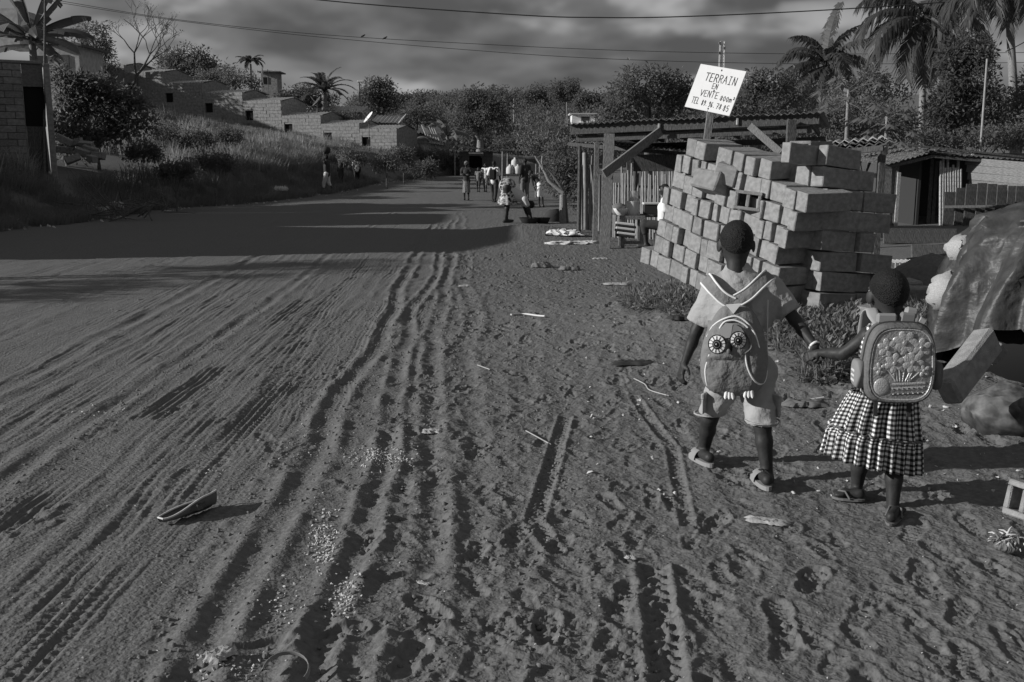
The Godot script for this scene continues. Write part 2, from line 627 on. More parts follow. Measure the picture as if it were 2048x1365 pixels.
func rut(x5: float, slope: float, z0: float, z1: float, w: float, depth: float, berm: float, sway := 0.12, rugged := 0.5):
	var s := x5 * 3.1 + w * 50.0
	for r in range(row_from(z0), row_from(z1)):
		var z := gz[r]
		var cx := x5 + slope * (z - 5.0) + sway * wob(s, z)
		var fade := smoothstep(z0, z0 + 0.5, z) * (1.0 - smoothstep(z1 - 2.0, z1, z))
		var dd := (0.27 if x5 > -1.1 else 0.24 if depth > 0.05 else 0.13) * depth * fade * clampf(0.55 + 0.9 * noise_a.get_noise_2d(s, z * 0.4), 0.05, 1.2)
		var bl := (0.38 if x5 > -1.1 else 0.28 if depth > 0.05 else 0.16) * berm * fade * (0.8 + rugged * noise_a.get_noise_2d(s + 9.0, z * 1.6))
		var br := (0.38 if x5 > -1.1 else 0.28 if depth > 0.05 else 0.16) * berm * fade * (0.8 + rugged * noise_a.get_noise_2d(s + 19.0, z * 1.4))
		for c in range(col_from(cx - w * 4.0), col_from(cx + w * 4.0)):
			var u := (gx[c] - cx) / w
			gh[r * nc + c] += -dd * exp(-u * u) + bl * exp(-(u + 1.9) * (u + 1.9) * 1.5) + br * exp(-(u - 1.9) * (u - 1.9) * 1.5)

func tread(x5: float, slope: float, z0: float, z1: float, w: float, ribs: int, depth: float, zig: float, sway := 0.1):
	var s := x5 * 5.7 + ribs
	for r in range(row_from(z0), row_from(z1)):
		var z := gz[r]
		var cx := x5 + slope * (z - 5.0) + sway * wob(s, z)
		var fade := smoothstep(z0, z0 + 0.3, z) * (1.0 - smoothstep(z1 - 1.0, z1, z)) * clampf(0.6 + 1.3 * noise_a.get_noise_2d(s + 3.0, z * 0.3), 0.0, 1.0)
		for c in range(col_from(cx - w * 0.62), col_from(cx + w * 0.62)):
			var u := (gx[c] - cx) / w
			var e := absf(u)
			var flat := 1.0 - smoothstep(0.44, 0.52, e)
			var rim := exp(-(e - 0.54) * (e - 0.54) * 500.0)
			var ph := u * ribs + (0.25 * absf(fmod(z / zig, 1.0) * 2.0 - 1.0) if zig > 0.0 else 0.0)
			var rb := pow(absf(sin(ph * PI)), 6.0)
			gh[r * nc + c] += fade * depth * (-0.75 * flat + 1.25 * flat * rb + 0.55 * rim)

func chevrons(pts: Array, w: float, depth: float, pitch: float):       # a narrow tyre with a chunky tread, pressed along the points
	for i in pts.size() - 1:
		var a: Vector2 = pts[i]
		var b: Vector2 = pts[i + 1]
		for r in range(row_from(minf(a.y, b.y)), row_from(maxf(a.y, b.y))):
			var z := gz[r]
			var t := (z - a.y) / (b.y - a.y)
			var cx := lerpf(a.x, b.x, t)
			for c in range(col_from(cx - w), col_from(cx + w)):
				var u := (gx[c] - cx) / w * 2.0
				var e := absf(u)
				var flat := 1.0 - smoothstep(0.8, 1.02, e)
				var ph := fmod(z / pitch + e * 0.9 + (0.5 if u > 0.0 else 0.0), 1.0)
				var lug := smoothstep(0.05, 0.2, ph) - smoothstep(0.55, 0.7, ph)
				if e < 0.14: lug = 1.0
				gh[r * nc + c] += depth * (-flat * (0.45 + 0.75 * lug) + 0.7 * exp(-(e - 1.2) * (e - 1.2) * 16.0))

func foot(x: float, z: float, ang: float, l: float, depth: float, kind: int):
	var w := l * 0.40
	var ca := cos(ang)
	var sa := sin(ang)
	for r in range(row_from(z - l * 0.75), row_from(z + l * 0.75)):
		for c in range(col_from(x - l * 0.75), col_from(x + l * 0.75)):
			var dx := gx[c] - x
			var dz := gz[r] - z
			var v := (dx * sa + dz * ca) / (l * 0.5)
			var u := (dx * ca - dz * sa) / (w * 0.5)
			var waist := 1.0 - 0.30 * exp(-(v + 0.15) * (v + 0.15) * 9.0) - 0.16 * smoothstep(0.0, -1.0, v)
			var q := sqrt(pow(absf(u) / waist, 2.4) + pow(absf(v), 2.6))
			if q > 1.7: continue
			var inside := 1.0 - smoothstep(0.86, 1.02, q)
			var t := 0.0
			if kind == 1: t = 0.35 * sin(v * 26.0 + 1.5 * sin(u * 3.0))
			elif kind == 2: t = 0.4 * sin(v * 22.0) * sin(u * 9.0)
			elif kind == 3: t = 0.5 * exp(-(q - 0.74) * (q - 0.74) * 260.0) + 0.3 * sin(v * 18.0) * sin(u * 8.0)
			gh[r * nc + c] += 0.62 * depth * (-inside * (0.8 - 1.3 * t) + 0.55 * exp(-(q - 1.17) * (q - 1.17) * 45.0))

func dent(x: float, z: float, rx: float, rz: float, h: float):
	for r in range(row_from(z - rz * 2.2), row_from(z + rz * 2.2)):
		for c in range(col_from(x - rx * 2.2), col_from(x + rx * 2.2)):
			var u := (gx[c] - x) / rx
			var v := (gz[r] - z) / rz
			gh[r * nc + c] += h * exp(-u * u - v * v)

func make_ground():
	fill_axis()
	nc = gx.size()
	var nr := gz.size()
	gh.resize(nc * nr)
	var ra := RandomNumberGenerator.new()
	ra.seed = 77
	# loose sand: low swells everywhere, clods and trampled lumps to the right of the wheel tracks
	for r in nr:
		var z := gz[r]
		if z < 2.0 or z > 60.0: continue
		var zz := z * (0.55 if z > 12.0 else 1.0)
		var far := 1.0 - 0.55 * smoothstep(10.0, 40.0, z)
		for c in range(col_from(-15.0), col_from(9.0)):
			var x := gx[c]
			var tram := smoothstep(-1.2, -0.1, x + 0.03 * z)
			var a := noise_a.get_noise_2d(x * 1.1, zz * 0.9)
			var h := 0.010 * a
			if x > -1.9 - 0.05 * z and z < 34.0:
				var b := noise_a.get_noise_2d(x * 6.5 + 40.0, z * 4.6)
				var d := noise_b.get_noise_2d(x * 15.0, z * 11.0)
				var e := noise_a.get_noise_2d(x * 38.0, z * 26.0) if z < 9.0 else 0.0
				h += tram * (0.0052 * b + 0.0036 * d + 0.0018 * e + 0.006 * maxf(0.0, b - 0.25) * (1.0 + d))
				h *= 1.0 + 0.0 * far
			gh[r * nc + c] = h * far
	# deep wheel ruts and the rolled ridges between them
	for q in [[-3.45, -0.075, 0.060, 0.034, 0.030], [-2.95, -0.08, 0.045, 0.022, 0.022], [-2.52, -0.05, 0.050, 0.030, 0.026], [-2.05, -0.07, 0.035, 0.014, 0.016], [-1.72, -0.02, 0.050, 0.018, 0.020], [-1.32, -0.035, 0.030, 0.012, 0.012],
			[-1.02, -0.05, 0.050, 0.024, 0.036], [-0.74, -0.045, 0.040, 0.022, 0.034], [-0.46, -0.05, 0.045, 0.018, 0.026], [-0.16, -0.055, 0.055, 0.014, 0.016], [-4.4, -0.10, 0.05, 0.016, 0.018], [-5.6, -0.10, 0.06, 0.014, 0.014], [-3.2, -0.06, 0.03, 0.012, 0.014], [-2.75, -0.07, 0.03, 0.012, 0.016], [-1.95, -0.05, 0.025, 0.010, 0.012]]:
		rut(q[0], q[1], 2.4, ra.randf_range(19.0, 34.0), q[2], q[3] / 0.55, q[4] / 0.75, 0.16, 0.9)
	for k in 5:
		rut(0.15 + 0.5 * k + ra.randf_range(-0.1, 0.1), ra.randf_range(-0.06, 0.02), ra.randf_range(2.4, 5.0), ra.randf_range(7.0, 14.0), 0.06, 0.014, 0.014, 0.25, 0.9)
	rut(0.66, -0.02, 2.4, 4.2, 0.06, 0.03, 0.03, 0.02, 0.6)
	# tyre prints
	for k in 120:
		var x5 := -1.15 - pow(ra.randf(), 1.1) * 7.6
		var z0 := ra.randf_range(2.4, 7.0) if x5 > -3.5 else ra.randf_range(2.4, 14.0)
		var cross := k % 6 == 0
		tread(x5, ra.randf_range(-0.20, 0.07) if cross else -0.055 - 0.02 * absf(x5 + 1.0) * ra.randf() + ra.randf_range(-0.03, 0.03), z0, z0 + ra.randf_range(7.0, 24.0), ra.randf_range(0.15, 0.24), 3 + ra.randi() % 4, ra.randf_range(0.0025, 0.0055), 0.06 if ra.randf() < 0.3 else 0.0, 0.5 if cross else 0.14)
	tread(-1.62, -0.02, 2.4, 9.0, 0.19, 4, 0.017, 0.055, 0.03)
	tread(-2.24, -0.03, 2.4, 12.0, 0.2, 4, 0.014, 0.0, 0.05)
	# ridges beside the tracks break into clods
	for k in 900:
		var z := 2.5 + pow(ra.randf(), 1.6) * 17.0
		var x: float = [-1.2, -0.88, -0.6, -0.3, -0.02][ra.randi() % 5] - 0.048 * (z - 5.0) + ra.randf_range(-0.12, 0.12)
		var s := ra.randf_range(0.012, 0.035) * (1.0 if z < 9.0 else 1.6)
		dent(x, z, s, s * ra.randf_range(0.8, 1.6), ra.randf_range(-0.009, 0.014))
	for k in 260:
		var z := 2.5 + pow(ra.randf(), 1.4) * 12.0
		dent(-2.6 - 0.08 * (z - 5.0) + ra.randf_range(-1.3, 0.9), z, ra.randf_range(0.012, 0.03), ra.randf_range(0.012, 0.04), ra.randf_range(-0.006, 0.012))
	# shoe and bare foot prints
	for k in 760:
		var z := 2.5 + pow(ra.randf(), 1.7) * 15.0
		var x := -0.55 - 0.04 * z + ra.randf_range(0.0, 4.0 + 0.05 * z) * (1.0 if ra.randf() < 0.8 else 0.5)
		foot(x, z, ra.randf_range(-0.6, 0.6) + (PI if ra.randf() < 0.4 else 0.0), ra.randf_range(0.17, 0.29), ra.randf_range(0.008, 0.017), ra.randi() % 4)
	for k in 34:
		var z := ra.randf_range(2.7, 8.0)
		foot(ra.randf_range(-3.4, -1.2), z, ra.randf_range(-0.5, 0.5), 0.24, 0.011, ra.randi() % 3)
	for q in [[0.02, 4.05, 0.3, 3], [-0.3, 3.35, -0.6, 3], [-0.33, 3.0, 0.2, 0], [-0.62, 3.15, 1.1, 0], [-0.45, 3.62, 1.3, 0], [0.12, 3.2, 0.1, 2], [0.42, 3.45, 0.3, 1], [0.95, 3.3, 0.1, 1], [0.9, 4.2, 0.5, 3], [-0.42, 4.25, 1.4, 0], [-0.85, 3.05, 1.2, 0], [1.15, 3.6, 0.5, 3]]:
		foot(q[0], q[1], q[2], 0.27, 0.024, q[3])
	chevrons([Vector2(0.18, 3.9), Vector2(0.1, 4.25), Vector2(0.2, 5.0), Vector2(0.34, 6.1)], 0.085, 0.011, 0.055)
	chevrons([Vector2(0.44, 2.4), Vector2(0.50, 3.0), Vector2(0.56, 3.75)], 0.12, 0.016, 0.07)
	chevrons([Vector2(0.78, 4.2), Vector2(0.9, 5.4), Vector2(0.82, 6.6)], 0.07, 0.008, 0.06)
	var v := PackedVector3Array(); v.resize(nc * nr)
	var n := PackedVector3Array(); n.resize(nc * nr)
	for r in nr:
		var z := -gz[r]
		for c in nc:
			var i := r * nc + c
			gh[i] += land(gx[c], z)
			v[i] = Vector3(gx[c], gh[i], z)
	for r in nr:
		var r0 := maxi(r - 1, 0)
		var r1 := mini(r + 1, nr - 1)
		var dz := -(gz[r1] - gz[r0])
		for c in nc:
			var c0 := maxi(c - 1, 0)
			var c1 := mini(c + 1, nc - 1)
			n[r * nc + c] = Vector3(-(gh[r * nc + c1] - gh[r * nc + c0]) / (gx[c1] - gx[c0]), 1.0, -(gh[r1 * nc + c] - gh[r0 * nc + c]) / dz).normalized()
	var idx := PackedInt32Array(); idx.resize((nc - 1) * (nr - 1) * 6)
	var k := 0
	for r in nr - 1:
		for c in nc - 1:
			var a := r * nc + c
			idx[k] = a; idx[k + 1] = a + nc; idx[k + 2] = a + nc + 1
			idx[k + 3] = a; idx[k + 4] = a + nc + 1; idx[k + 5] = a + 1
			k += 6
	var arr := []
	arr.resize(Mesh.ARRAY_MAX)
	arr[Mesh.ARRAY_VERTEX] = v; arr[Mesh.ARRAY_NORMAL] = n; arr[Mesh.ARRAY_INDEX] = idx
	var am := ArrayMesh.new()
	am.add_surface_from_arrays(Mesh.PRIMITIVE_TRIANGLES, arr)
	structure("ground", am, M.sand, "sandy earth road with wheel ruts and footprints, rising into hills")

func surf(x: float, z: float) -> float:          # height of the worked sand, read from the finished ground
	var c := col_from(x)
	var r := row_from(-z)
	return gh[r * nc + c]

# ---------------------------------------------------------------- plants
var leaf_meshes := {}

func leaf_cluster(key: String, count: int, r: float, ll: float, lw: float, droop := 0.3) -> ArrayMesh:
	if leaf_meshes.has(key): return leaf_meshes[key]
	var ra := RandomNumberGenerator.new()
	ra.seed = hash(key)
	var m := MB.new()
	for i in count:
		var dir := Vector3(ra.randf_range(-1, 1), ra.randf_range(-1, 1), ra.randf_range(-1, 1)).normalized()
		var p := dir * r * pow(ra.randf(), 0.5)
		var ax := (dir + Vector3(ra.randf_range(-0.8, 0.8), ra.randf_range(-0.6, 0.6) - droop, ra.randf_range(-0.8, 0.8))).normalized()
		var sd := ax.cross(Vector3(ra.randf_range(-0.5, 0.5), 1, ra.randf_range(-0.5, 0.5))).normalized()
		var up := sd.cross(ax).normalized()
		var l := ll * ra.randf_range(0.6, 1.25)
		var w := lw * ra.randf_range(0.7, 1.2) * 0.5
		var a := p
		var b := p + ax * l * 0.5 + sd * w + up * w * 0.35
		var c := p + ax * l - up * l * 0.12
		var d := p + ax * l * 0.5 - sd * w + up * w * 0.35
		m.poly([a, b, c], p - up)
		m.poly([a, c, d], p - up)
	leaf_meshes[key] = m.mesh()
	return leaf_meshes[key]

func rand_basis(ra: RandomNumberGenerator, s: float) -> Basis:
	return Basis(Vector3(ra.randf_range(-1, 1), ra.randf_range(-1, 1), ra.randf_range(-1, 1)).normalized(), ra.randf() * TAU).scaled(Vector3.ONE * s)

# blobs: [centre, radii] in world places; the crown's leaf clumps fill the shells of the blobs
func tree(called: String, label: String, category: String, base: Vector3, blobs: Array, leaf: Material, scale_: float, opt := {}) -> Node3D:
	var ra := RandomNumberGenerator.new()
	ra.seed = hash(called + label + str(base.x))
	var t := thing(called, label, category, base, 0.0, opt.get("group", ""))
	var mid := Vector3.ZERO
	for b in blobs: mid += b[0]
	mid = mid / blobs.size() - base
	var tr: float = opt.get("trunk", 0.14)
	var m := MB.new()
	var low := mid * 0.45
	low.y = mid.y * opt.get("fork", 0.45)
	var lean := Vector3(ra.randf_range(-0.1, 0.1), 0, ra.randf_range(-0.1, 0.1)) * mid.y
	m.tube([Vector3(0, -0.3, 0), low * 0.5 + lean * 0.5, low + lean * 0.3], [tr * 1.25, tr, tr * 0.8], 8)
	for b in blobs:
		var q: Vector3 = b[0] - base
		m.tube([low * 0.9 + lean * 0.28, low.lerp(q, 0.5) + Vector3(0, 0.12 * mid.y, 0), q, q + Vector3(ra.randf_range(-0.4, 0.4), 0.5, ra.randf_range(-0.4, 0.4)) * b[1].y], [tr * 0.62, tr * 0.42, tr * 0.2, tr * 0.06], 6)
	part("trunk", m, opt.get("bark", M.bark), t)
	var places := []
	var dens: float = opt.get("dens", 1.0)
	for b in blobs:
		var q: Vector3 = b[0] - base
		var rad: Vector3 = b[1]
		var cnt := int(dens * 26.0 * (rad.x * rad.y + rad.x * rad.z + rad.y * rad.z) / 3.0 / (scale_ * scale_)) + 10
		for i in cnt:
			var dir := Vector3(ra.randf_range(-1, 1), ra.randf_range(-1, 1), ra.randf_range(-1, 1)).normalized()
			var p := q + dir * rad * (0.35 + 0.68 * pow(ra.randf(), 0.55))
			var hole := noise_a.get_noise_3d((p.x + base.x) * 0.7 / scale_, (p.y + base.y) * 0.8 / scale_, p.z * 0.7 / scale_)
			if hole < opt.get("holes", -0.28): continue
			places.append(Transform3D(rand_basis(ra, scale_ * ra.randf_range(0.7, 1.25)), p))
	var cr := many("crown", leaf_cluster(opt.get("kind", "broad"), opt.get("leaves", 34), 0.5, opt.get("ll", 0.22), opt.get("lw", 0.10)), leaf, places, t)
	cr.set_meta("kind", "stuff")
	return t

# the same from ellipses seen in the photograph, all standing at one depth
func tree_at(called: String, label: String, category: String, d: float, ells: Array, leaf: Material, scale_: float, opt := {}) -> Node3D:
	var blobs := []
	var c := Vector3.ZERO
	var ra := RandomNumberGenerator.new()
	ra.seed = hash(label)
	for e in ells:
		var p := P(e[0], e[1], d + ra.randf_range(-0.5, 0.5) * e[2] / FOCAL * d)
		blobs.append([p, Vector3(e[2], e[3], (e[2] + e[3]) * 0.5) * d / FOCAL])
		c += p
	c /= ells.size()
	if opt.has("foot"):
		var f: Vector3 = P(opt.foot, 300, d)
		c = f
	return tree(called, label, category, on_land(c.x, c.z), blobs, leaf, scale_, opt)

func frond_mesh(l: float, rise: float, sag: float, pairs: int, leaflet: float, hang: float, sd: int) -> ArrayMesh:
	var ra := RandomNumberGenerator.new()
	ra.seed = sd
	var m := MB.new()
	var path := []
	var rad := []
	var p := Vector3.ZERO
	var n := 14
	for i in n + 1:
		var t := float(i) / n
		path.append(p)
		rad.append(lerpf(0.022, 0.004, t) * l * 0.35)
		var a := rise - sag * (t * 0.55 + t * t * 0.75)
		p += Vector3(cos(a), sin(a), 0.05 * sin(t * 3.0 + sd)) * l / n
	m.tube(path, rad, 5)
	for i in pairs:
		var t := 0.12 + 0.87 * i / pairs
		var k := t * n
		var i0 := mini(int(k), n - 1)
		var q: Vector3 = path[i0].lerp(path[i0 + 1], k - i0)
		var tg: Vector3 = (path[i0 + 1] - path[i0]).normalized()
		var up := Vector3(0, 0, 1).cross(tg).normalized()
		var ll := leaflet * l * (0.35 + 0.65 * sin(PI * clampf(t * 0.82 + 0.12, 0.0, 1.0))) * ra.randf_range(0.8, 1.12)
		for s in [-1.0, 1.0]:
			if ra.randf() < 0.05: continue
			var w := ll * 0.05 + 0.012
			var dir: Vector3 = (tg * ra.randf_range(0.45, 0.75) + Vector3(0, 0, s) * ra.randf_range(0.6, 0.9) + up * 0.25).normalized()
			var mid: Vector3 = q + dir * ll * 0.5 + Vector3(0, -hang * ll * 0.12, 0)
			var tip: Vector3 = q + dir * ll * 0.88 + Vector3(0, -hang * ll * ra.randf_range(0.3, 0.6), 0)
			var side := tg * w
			m.poly([q - side * 0.6, q + side * 0.6, mid + side, mid - side], q - up)
			m.poly([mid - side, mid + side, tip], q - up)
	return m.mesh()

# fronds: [turn in degrees about the trunk (0 = towards the right of the picture, 90 = away), rise in degrees, length, sag]
func palm(called: String, label: String, base: Vector3, top: Vector3, trunk_r: float, fronds: Array, leaf: Material, leaflet: float, hang: float, nuts := 0) -> Node3D:
	var t := thing(called, label, "palm tree", base)
	var q := top - base
	var path := []
	var rad := []
	for i in 11:
		var u := i / 10.0
		path.append(Vector3(q.x * u * u, q.y * u, q.z * u) - Vector3(0, 0.3 * (1.0 - u), 0))
		rad.append(trunk_r * (1.25 - 0.5 * u + 0.35 * exp(-u * 12.0)))
	part("trunk", tube_mesh(path, rad, 9), M.bark_pale, t)
	var i := 0
	for f in fronds:
		var o := part("frond", frond_mesh(f[2], deg_to_rad(f[1]), f[3], 62, leaflet, hang, 300 + i), leaf, t)
		o.position = q + Vector3(0, 0.02 * i, 0)
		o.rotation.y = deg_to_rad(f[0])
		i += 1
	for k in nuts:
		var a := TAU * k / nuts
		var m := MB.new()
		m.ball(q + Vector3(cos(a) * 0.26, -0.22 - 0.14 * (k % 2), sin(a) * 0.26), Vector3(0.12, 0.15, 0.12), 8, 6)
		part("coconut", m, M.pale, t)
	return t

func banana_leaf(l: float, w: float, rise: float, sag: float, sd: int) -> ArrayMesh:
	var ra := RandomNumberGenerator.new()
	ra.seed = sd
	var m := MB.new()
	var n := 26
	var path := []
	var rad := []
	var p := Vector3.ZERO
	for i in n + 1:
		var t := float(i) / n
		path.append(p)
		rad.append(lerpf(0.03, 0.005, t))
		var a := rise - sag * t * t
		p += Vector3(cos(a), sin(a), 0) * l / n
	m.tube(path, rad, 6)
	var fold := [ra.randf_range(0.1, 0.4), ra.randf_range(0.1, 0.4)]
	for i in range(3, n):
		var tg: Vector3 = (path[i + 1] - path[i]).normalized()
		var up := Vector3(0, 0, 1).cross(tg).normalized()
		for k in 2:
			var s := -1.0 if k == 0 else 1.0
			if ra.randf() < 0.16: fold[k] = ra.randf_range(-0.1, 0.9)
			var t0 := (i - 3.0) / (n - 3.0)
			var t1 := (i - 2.0) / (n - 3.0)
			var w0 := w * pow(sin(PI * clampf(t0 * 0.93 + 0.05, 0, 1)), 0.6)
			var w1 := w * pow(sin(PI * clampf(t1 * 0.93 + 0.05, 0, 1)), 0.6)
			var out: Vector3 = Vector3(0, 0, s) * cos(fold[k]) - up * sin(fold[k]) + tg * 0.12
			var gap: Vector3 = tg * (l / n * (0.14 if ra.randf() < 0.3 else 0.0))
			var sag_out := Vector3(0, -0.25 * w, 0)
			m.poly([path[i], path[i + 1], path[i + 1] + out * w1 * 0.5 - gap * 0.5, path[i] + out * w0 * 0.5], path[i] - up)
			m.poly([path[i] + out * w0 * 0.5, path[i + 1] + out * w1 * 0.5 - gap * 0.5, path[i + 1] + out * w1 - gap + sag_out * 0.5, path[i] + out * w0 + sag_out * 0.5], path[i] - up)
	return m.mesh()

func grass_tuft(key: String, blades: int, h: float, spread: float, w: float, bend: float) -> ArrayMesh:
	if leaf_meshes.has(key): return leaf_meshes[key]
	var ra := RandomNumberGenerator.new()
	ra.seed = hash(key)
	var m := MB.new()
	for i in blades:
		var a := ra.randf() * TAU
		var out := Vector3(cos(a), 0, sin(a))
		var p := out * spread * 0.5 * sqrt(ra.randf())
		var hh := h * ra.randf_range(0.5, 1.15)
		var side := Vector3(-out.z, 0, out.x).rotated(Vector3.UP, ra.randf_range(-1, 1)) * w * 0.5
		var b := bend * ra.randf_range(0.3, 1.3)
		var q := p + Vector3(0, hh * 0.55, 0) + out * hh * b * 0.25
		var t := p + Vector3(0, hh * (1.0 - 0.3 * b), 0) + out * hh * b * 0.75
		m.poly([p - side, p + side, q + side * 0.8, q - side * 0.8], p - out)
		m.poly([q - side * 0.8, q + side * 0.8, t], p - out)
	leaf_meshes[key] = m.mesh()
	return leaf_meshes[key]

func bare_tree(label: String, base: Vector3, h: float, sd: int):
	var ra := RandomNumberGenerator.new()
	ra.seed = sd
	var t := thing("bare_tree", label, "tree", base)
	var m := MB.new()
	var tips := []
	var todo := [[Vector3(0, -0.4, 0), Vector3(0.05, 1, 0), h * 0.34, 0.13, 0]]
	while todo.size():
		var q: Array = todo.pop_back()
		var a: Vector3 = q[0]
		var dir: Vector3 = q[1].normalized()
		var l: float = q[2]
		var bend := Vector3(ra.randf_range(-0.25, 0.25), ra.randf_range(-0.05, 0.2), ra.randf_range(-0.25, 0.25))
		var b := a + dir * l * 0.5
		var c := b + (dir + bend).normalized() * l * 0.5
		m.tube([a, b, c], [q[3], q[3] * 0.85, q[3] * 0.68], 6 if q[4] < 2 else 4, false)
		if q[4] < 5:
			for k in (3 if q[4] < 2 or q[4] == 3 else 2):
				var ang := ra.randf() * TAU
				var sp := Vector3(cos(ang) * 1.25, ra.randf_range(0.15, 0.75), sin(ang) * 0.8)
				todo.append([c, (dir * 0.75 + sp * 0.62), l * ra.randf_range(0.55, 0.85), maxf(0.014, q[3] * 0.56), q[4] + 1])
		else:
			tips.append(c)
	part("trunk", m, M.bark, t)
	var places := []
	for p in tips:
		if ra.randf() < 0.45: places.append(Transform3D(rand_basis(ra, ra.randf_range(0.25, 0.5)), p))
	many("crown", leaf_cluster("sparse", 9, 0.5, 0.3, 0.1), M.leaf, places, t).set_meta("kind", "stuff")

func make_hills_and_trees():
	# far hill: single trees one can still tell apart, then the wood below them
	var ra := RandomNumberGenerator.new()
	ra.seed = 91
	for q in [[1070, 188, 32, 15, 190], [1135, 180, 33, 17, 185], [1100, 198, 26, 14, 195], [985, 190, 30, 13, 200], [925, 196, 24, 12, 205], [880, 197, 26, 10, 210], [835, 196, 22, 9, 215], [800, 199, 26, 10, 205], [1030, 197, 22, 12, 195], [1180, 200, 26, 14, 170], [860, 206, 40, 12, 190], [905, 208, 40, 12, 180]]:
		var d: float = q[4]
		tree_at("hill_tree", "%s tree from the left along the crest of the wooded hill" % NTH[[800, 835, 860, 880, 905, 925, 985, 1030, 1070, 1100, 1135, 1180].find(q[0])], "tree", d, [[q[0], q[1], q[2], q[3]], [q[0] - q[2] * 0.6, q[1] + q[3] * 0.6, q[2] * 0.5, q[3] * 0.6], [q[0] + q[2] * 0.55, q[1] + q[3] * 0.4, q[2] * 0.6, q[3] * 0.7]], M.leaf_far, 2.2, {"kind": "far", "leaves": 40, "ll": 0.2, "lw": 0.12, "group": "trees along the hill crest", "trunk": 0.3, "dens": 1.3})
	var wood := MultiMeshInstance3D.new()
	var places := []
	for i in 2600:
		var d := 95.0 + 150.0 * ra.randf()
		var x := ra.randf_range(-0.16, 0.30) * d
		var g := on_land(x, -d)
		places.append(Transform3D(rand_basis(ra, ra.randf_range(2.0, 3.6)), g + Vector3(0, ra.randf_range(0.2, 2.2), 0)))
	wood = many("distant_wood", leaf_cluster("far", 40, 0.5, 0.2, 0.12), M.leaf_far, places, self)
	wood.set_meta("kind", "stuff"); wood.set_meta("label", "dark wood covering the far hillside"); wood.set_meta("category", "wood")
	# behind the terrace on the left
	tree_at("leafy_tree", "tall dark leafy tree right of the banana leaves", "tree", 60, [[185, 78, 34, 34], [197, 135, 34, 44], [165, 105, 26, 46], [205, 100, 18, 22]], M.leaf_dark, 0.8, {"trunk": 0.16})
	tree_at("broadleaf_bush", "glossy broad-leaved bush between the block house and the terrace", "bush", 35, [[148, 195, 34, 34], [195, 178, 34, 22], [238, 200, 30, 18], [175, 218, 60, 26], [228, 228, 44, 20], [135, 238, 34, 26], [160, 265, 56, 24], [228, 262, 54, 20], [135, 290, 26, 24], [275, 212, 16, 10], [282, 245, 26, 12], [120, 165, 14, 18], [165, 168, 16, 10]], M.leaf_dark, 0.75, {"ll": 0.26, "lw": 0.12, "kind": "big", "trunk": 0.06})
	bare_tree("nearly leafless tree with thin spreading branches above the terrace", on_land(P(268, 150, 62).x, P(268, 150, 62).z), 6.2, 3)
	tree_at("mango_tree", "dense dome-shaped dark tree above the terrace roofs", "tree", 72, [[375, 122, 48, 26], [335, 125, 26, 15], [410, 135, 30, 18], [380, 145, 60, 20]], M.leaf_dark, 1.1, {"dens": 1.3, "holes": -0.5, "trunk": 0.25})
	tree_at("roof_bush", "light mixed bush growing behind the upper terrace steps", "bush", 66, [[450, 150, 30, 16], [425, 160, 34, 15], [478, 158, 40, 20], [395, 158, 34, 12]], M.leaf, 0.9, {"trunk": 0.05})
	tree_at("terrace_bush", "rounded bush behind the middle terrace, left of the fan palm", "bush", 68, [[608, 188, 34, 15], [580, 196, 26, 14], [640, 205, 40, 14]], M.leaf, 0.9, {"trunk": 0.05})
	tree_at("courtyard_bush", "dark bush filling the gap behind the third lowest terrace gable", "bush", 62, [[668, 236, 26, 15], [695, 240, 22, 12]], M.leaf_dark, 0.7, {"trunk": 0.05})
	tree_at("round_tree", "round dense tree behind the thin lamp pole", "tree", 95, [[752, 185, 30, 24], [735, 208, 32, 30], [780, 205, 30, 26], [760, 172, 20, 10]], M.leaf_far, 1.3, {"dens": 1.2, "trunk": 0.3})
	tree_at("low_tree", "low spreading tree right of the thin lamp pole", "tree", 84, [[835, 232, 30, 18], [800, 240, 30, 14], [870, 240, 28, 20]], M.leaf_far, 1.1, {"trunk": 0.15})
	tree_at("village_tree", "large tree with pale leaning limbs above the dark kiosk", "tree", 78, [[960, 214, 40, 30], [1000, 208, 34, 22], [928, 222, 26, 24], [952, 193, 28, 14], [985, 245, 40, 24], [930, 250, 30, 16]], M.leaf_far, 1.2, {"trunk": 0.28, "bark": M.bark_pale, "fork": 0.3})
	var pb := P(500, 128, 70)
	var fr := []
	for i in 15: fr.append([i * 137.5, 65 - 4.5 * i, ra.randf_range(0.9, 1.2), ra.randf_range(0.8, 1.4)])
	palm("small_palm", "small tufted palm seen above the upper terrace roofs", on_land(pb.x, pb.z), pb, 0.12, fr, M.leaf_far, 0.3, 0.8)
	pb = P(648, 190, 66)
	fr = []
	for i in 22: fr.append([i * 137.5, 82 - 4.2 * i, ra.randf_range(1.8, 2.35), ra.randf_range(0.7, 1.2)])
	palm("fan_palm", "stout palm with a round fan of fronds behind the terrace", on_land(pb.x, pb.z), pb, 0.22, fr, M.leaf_dark, 0.22, 0.4)
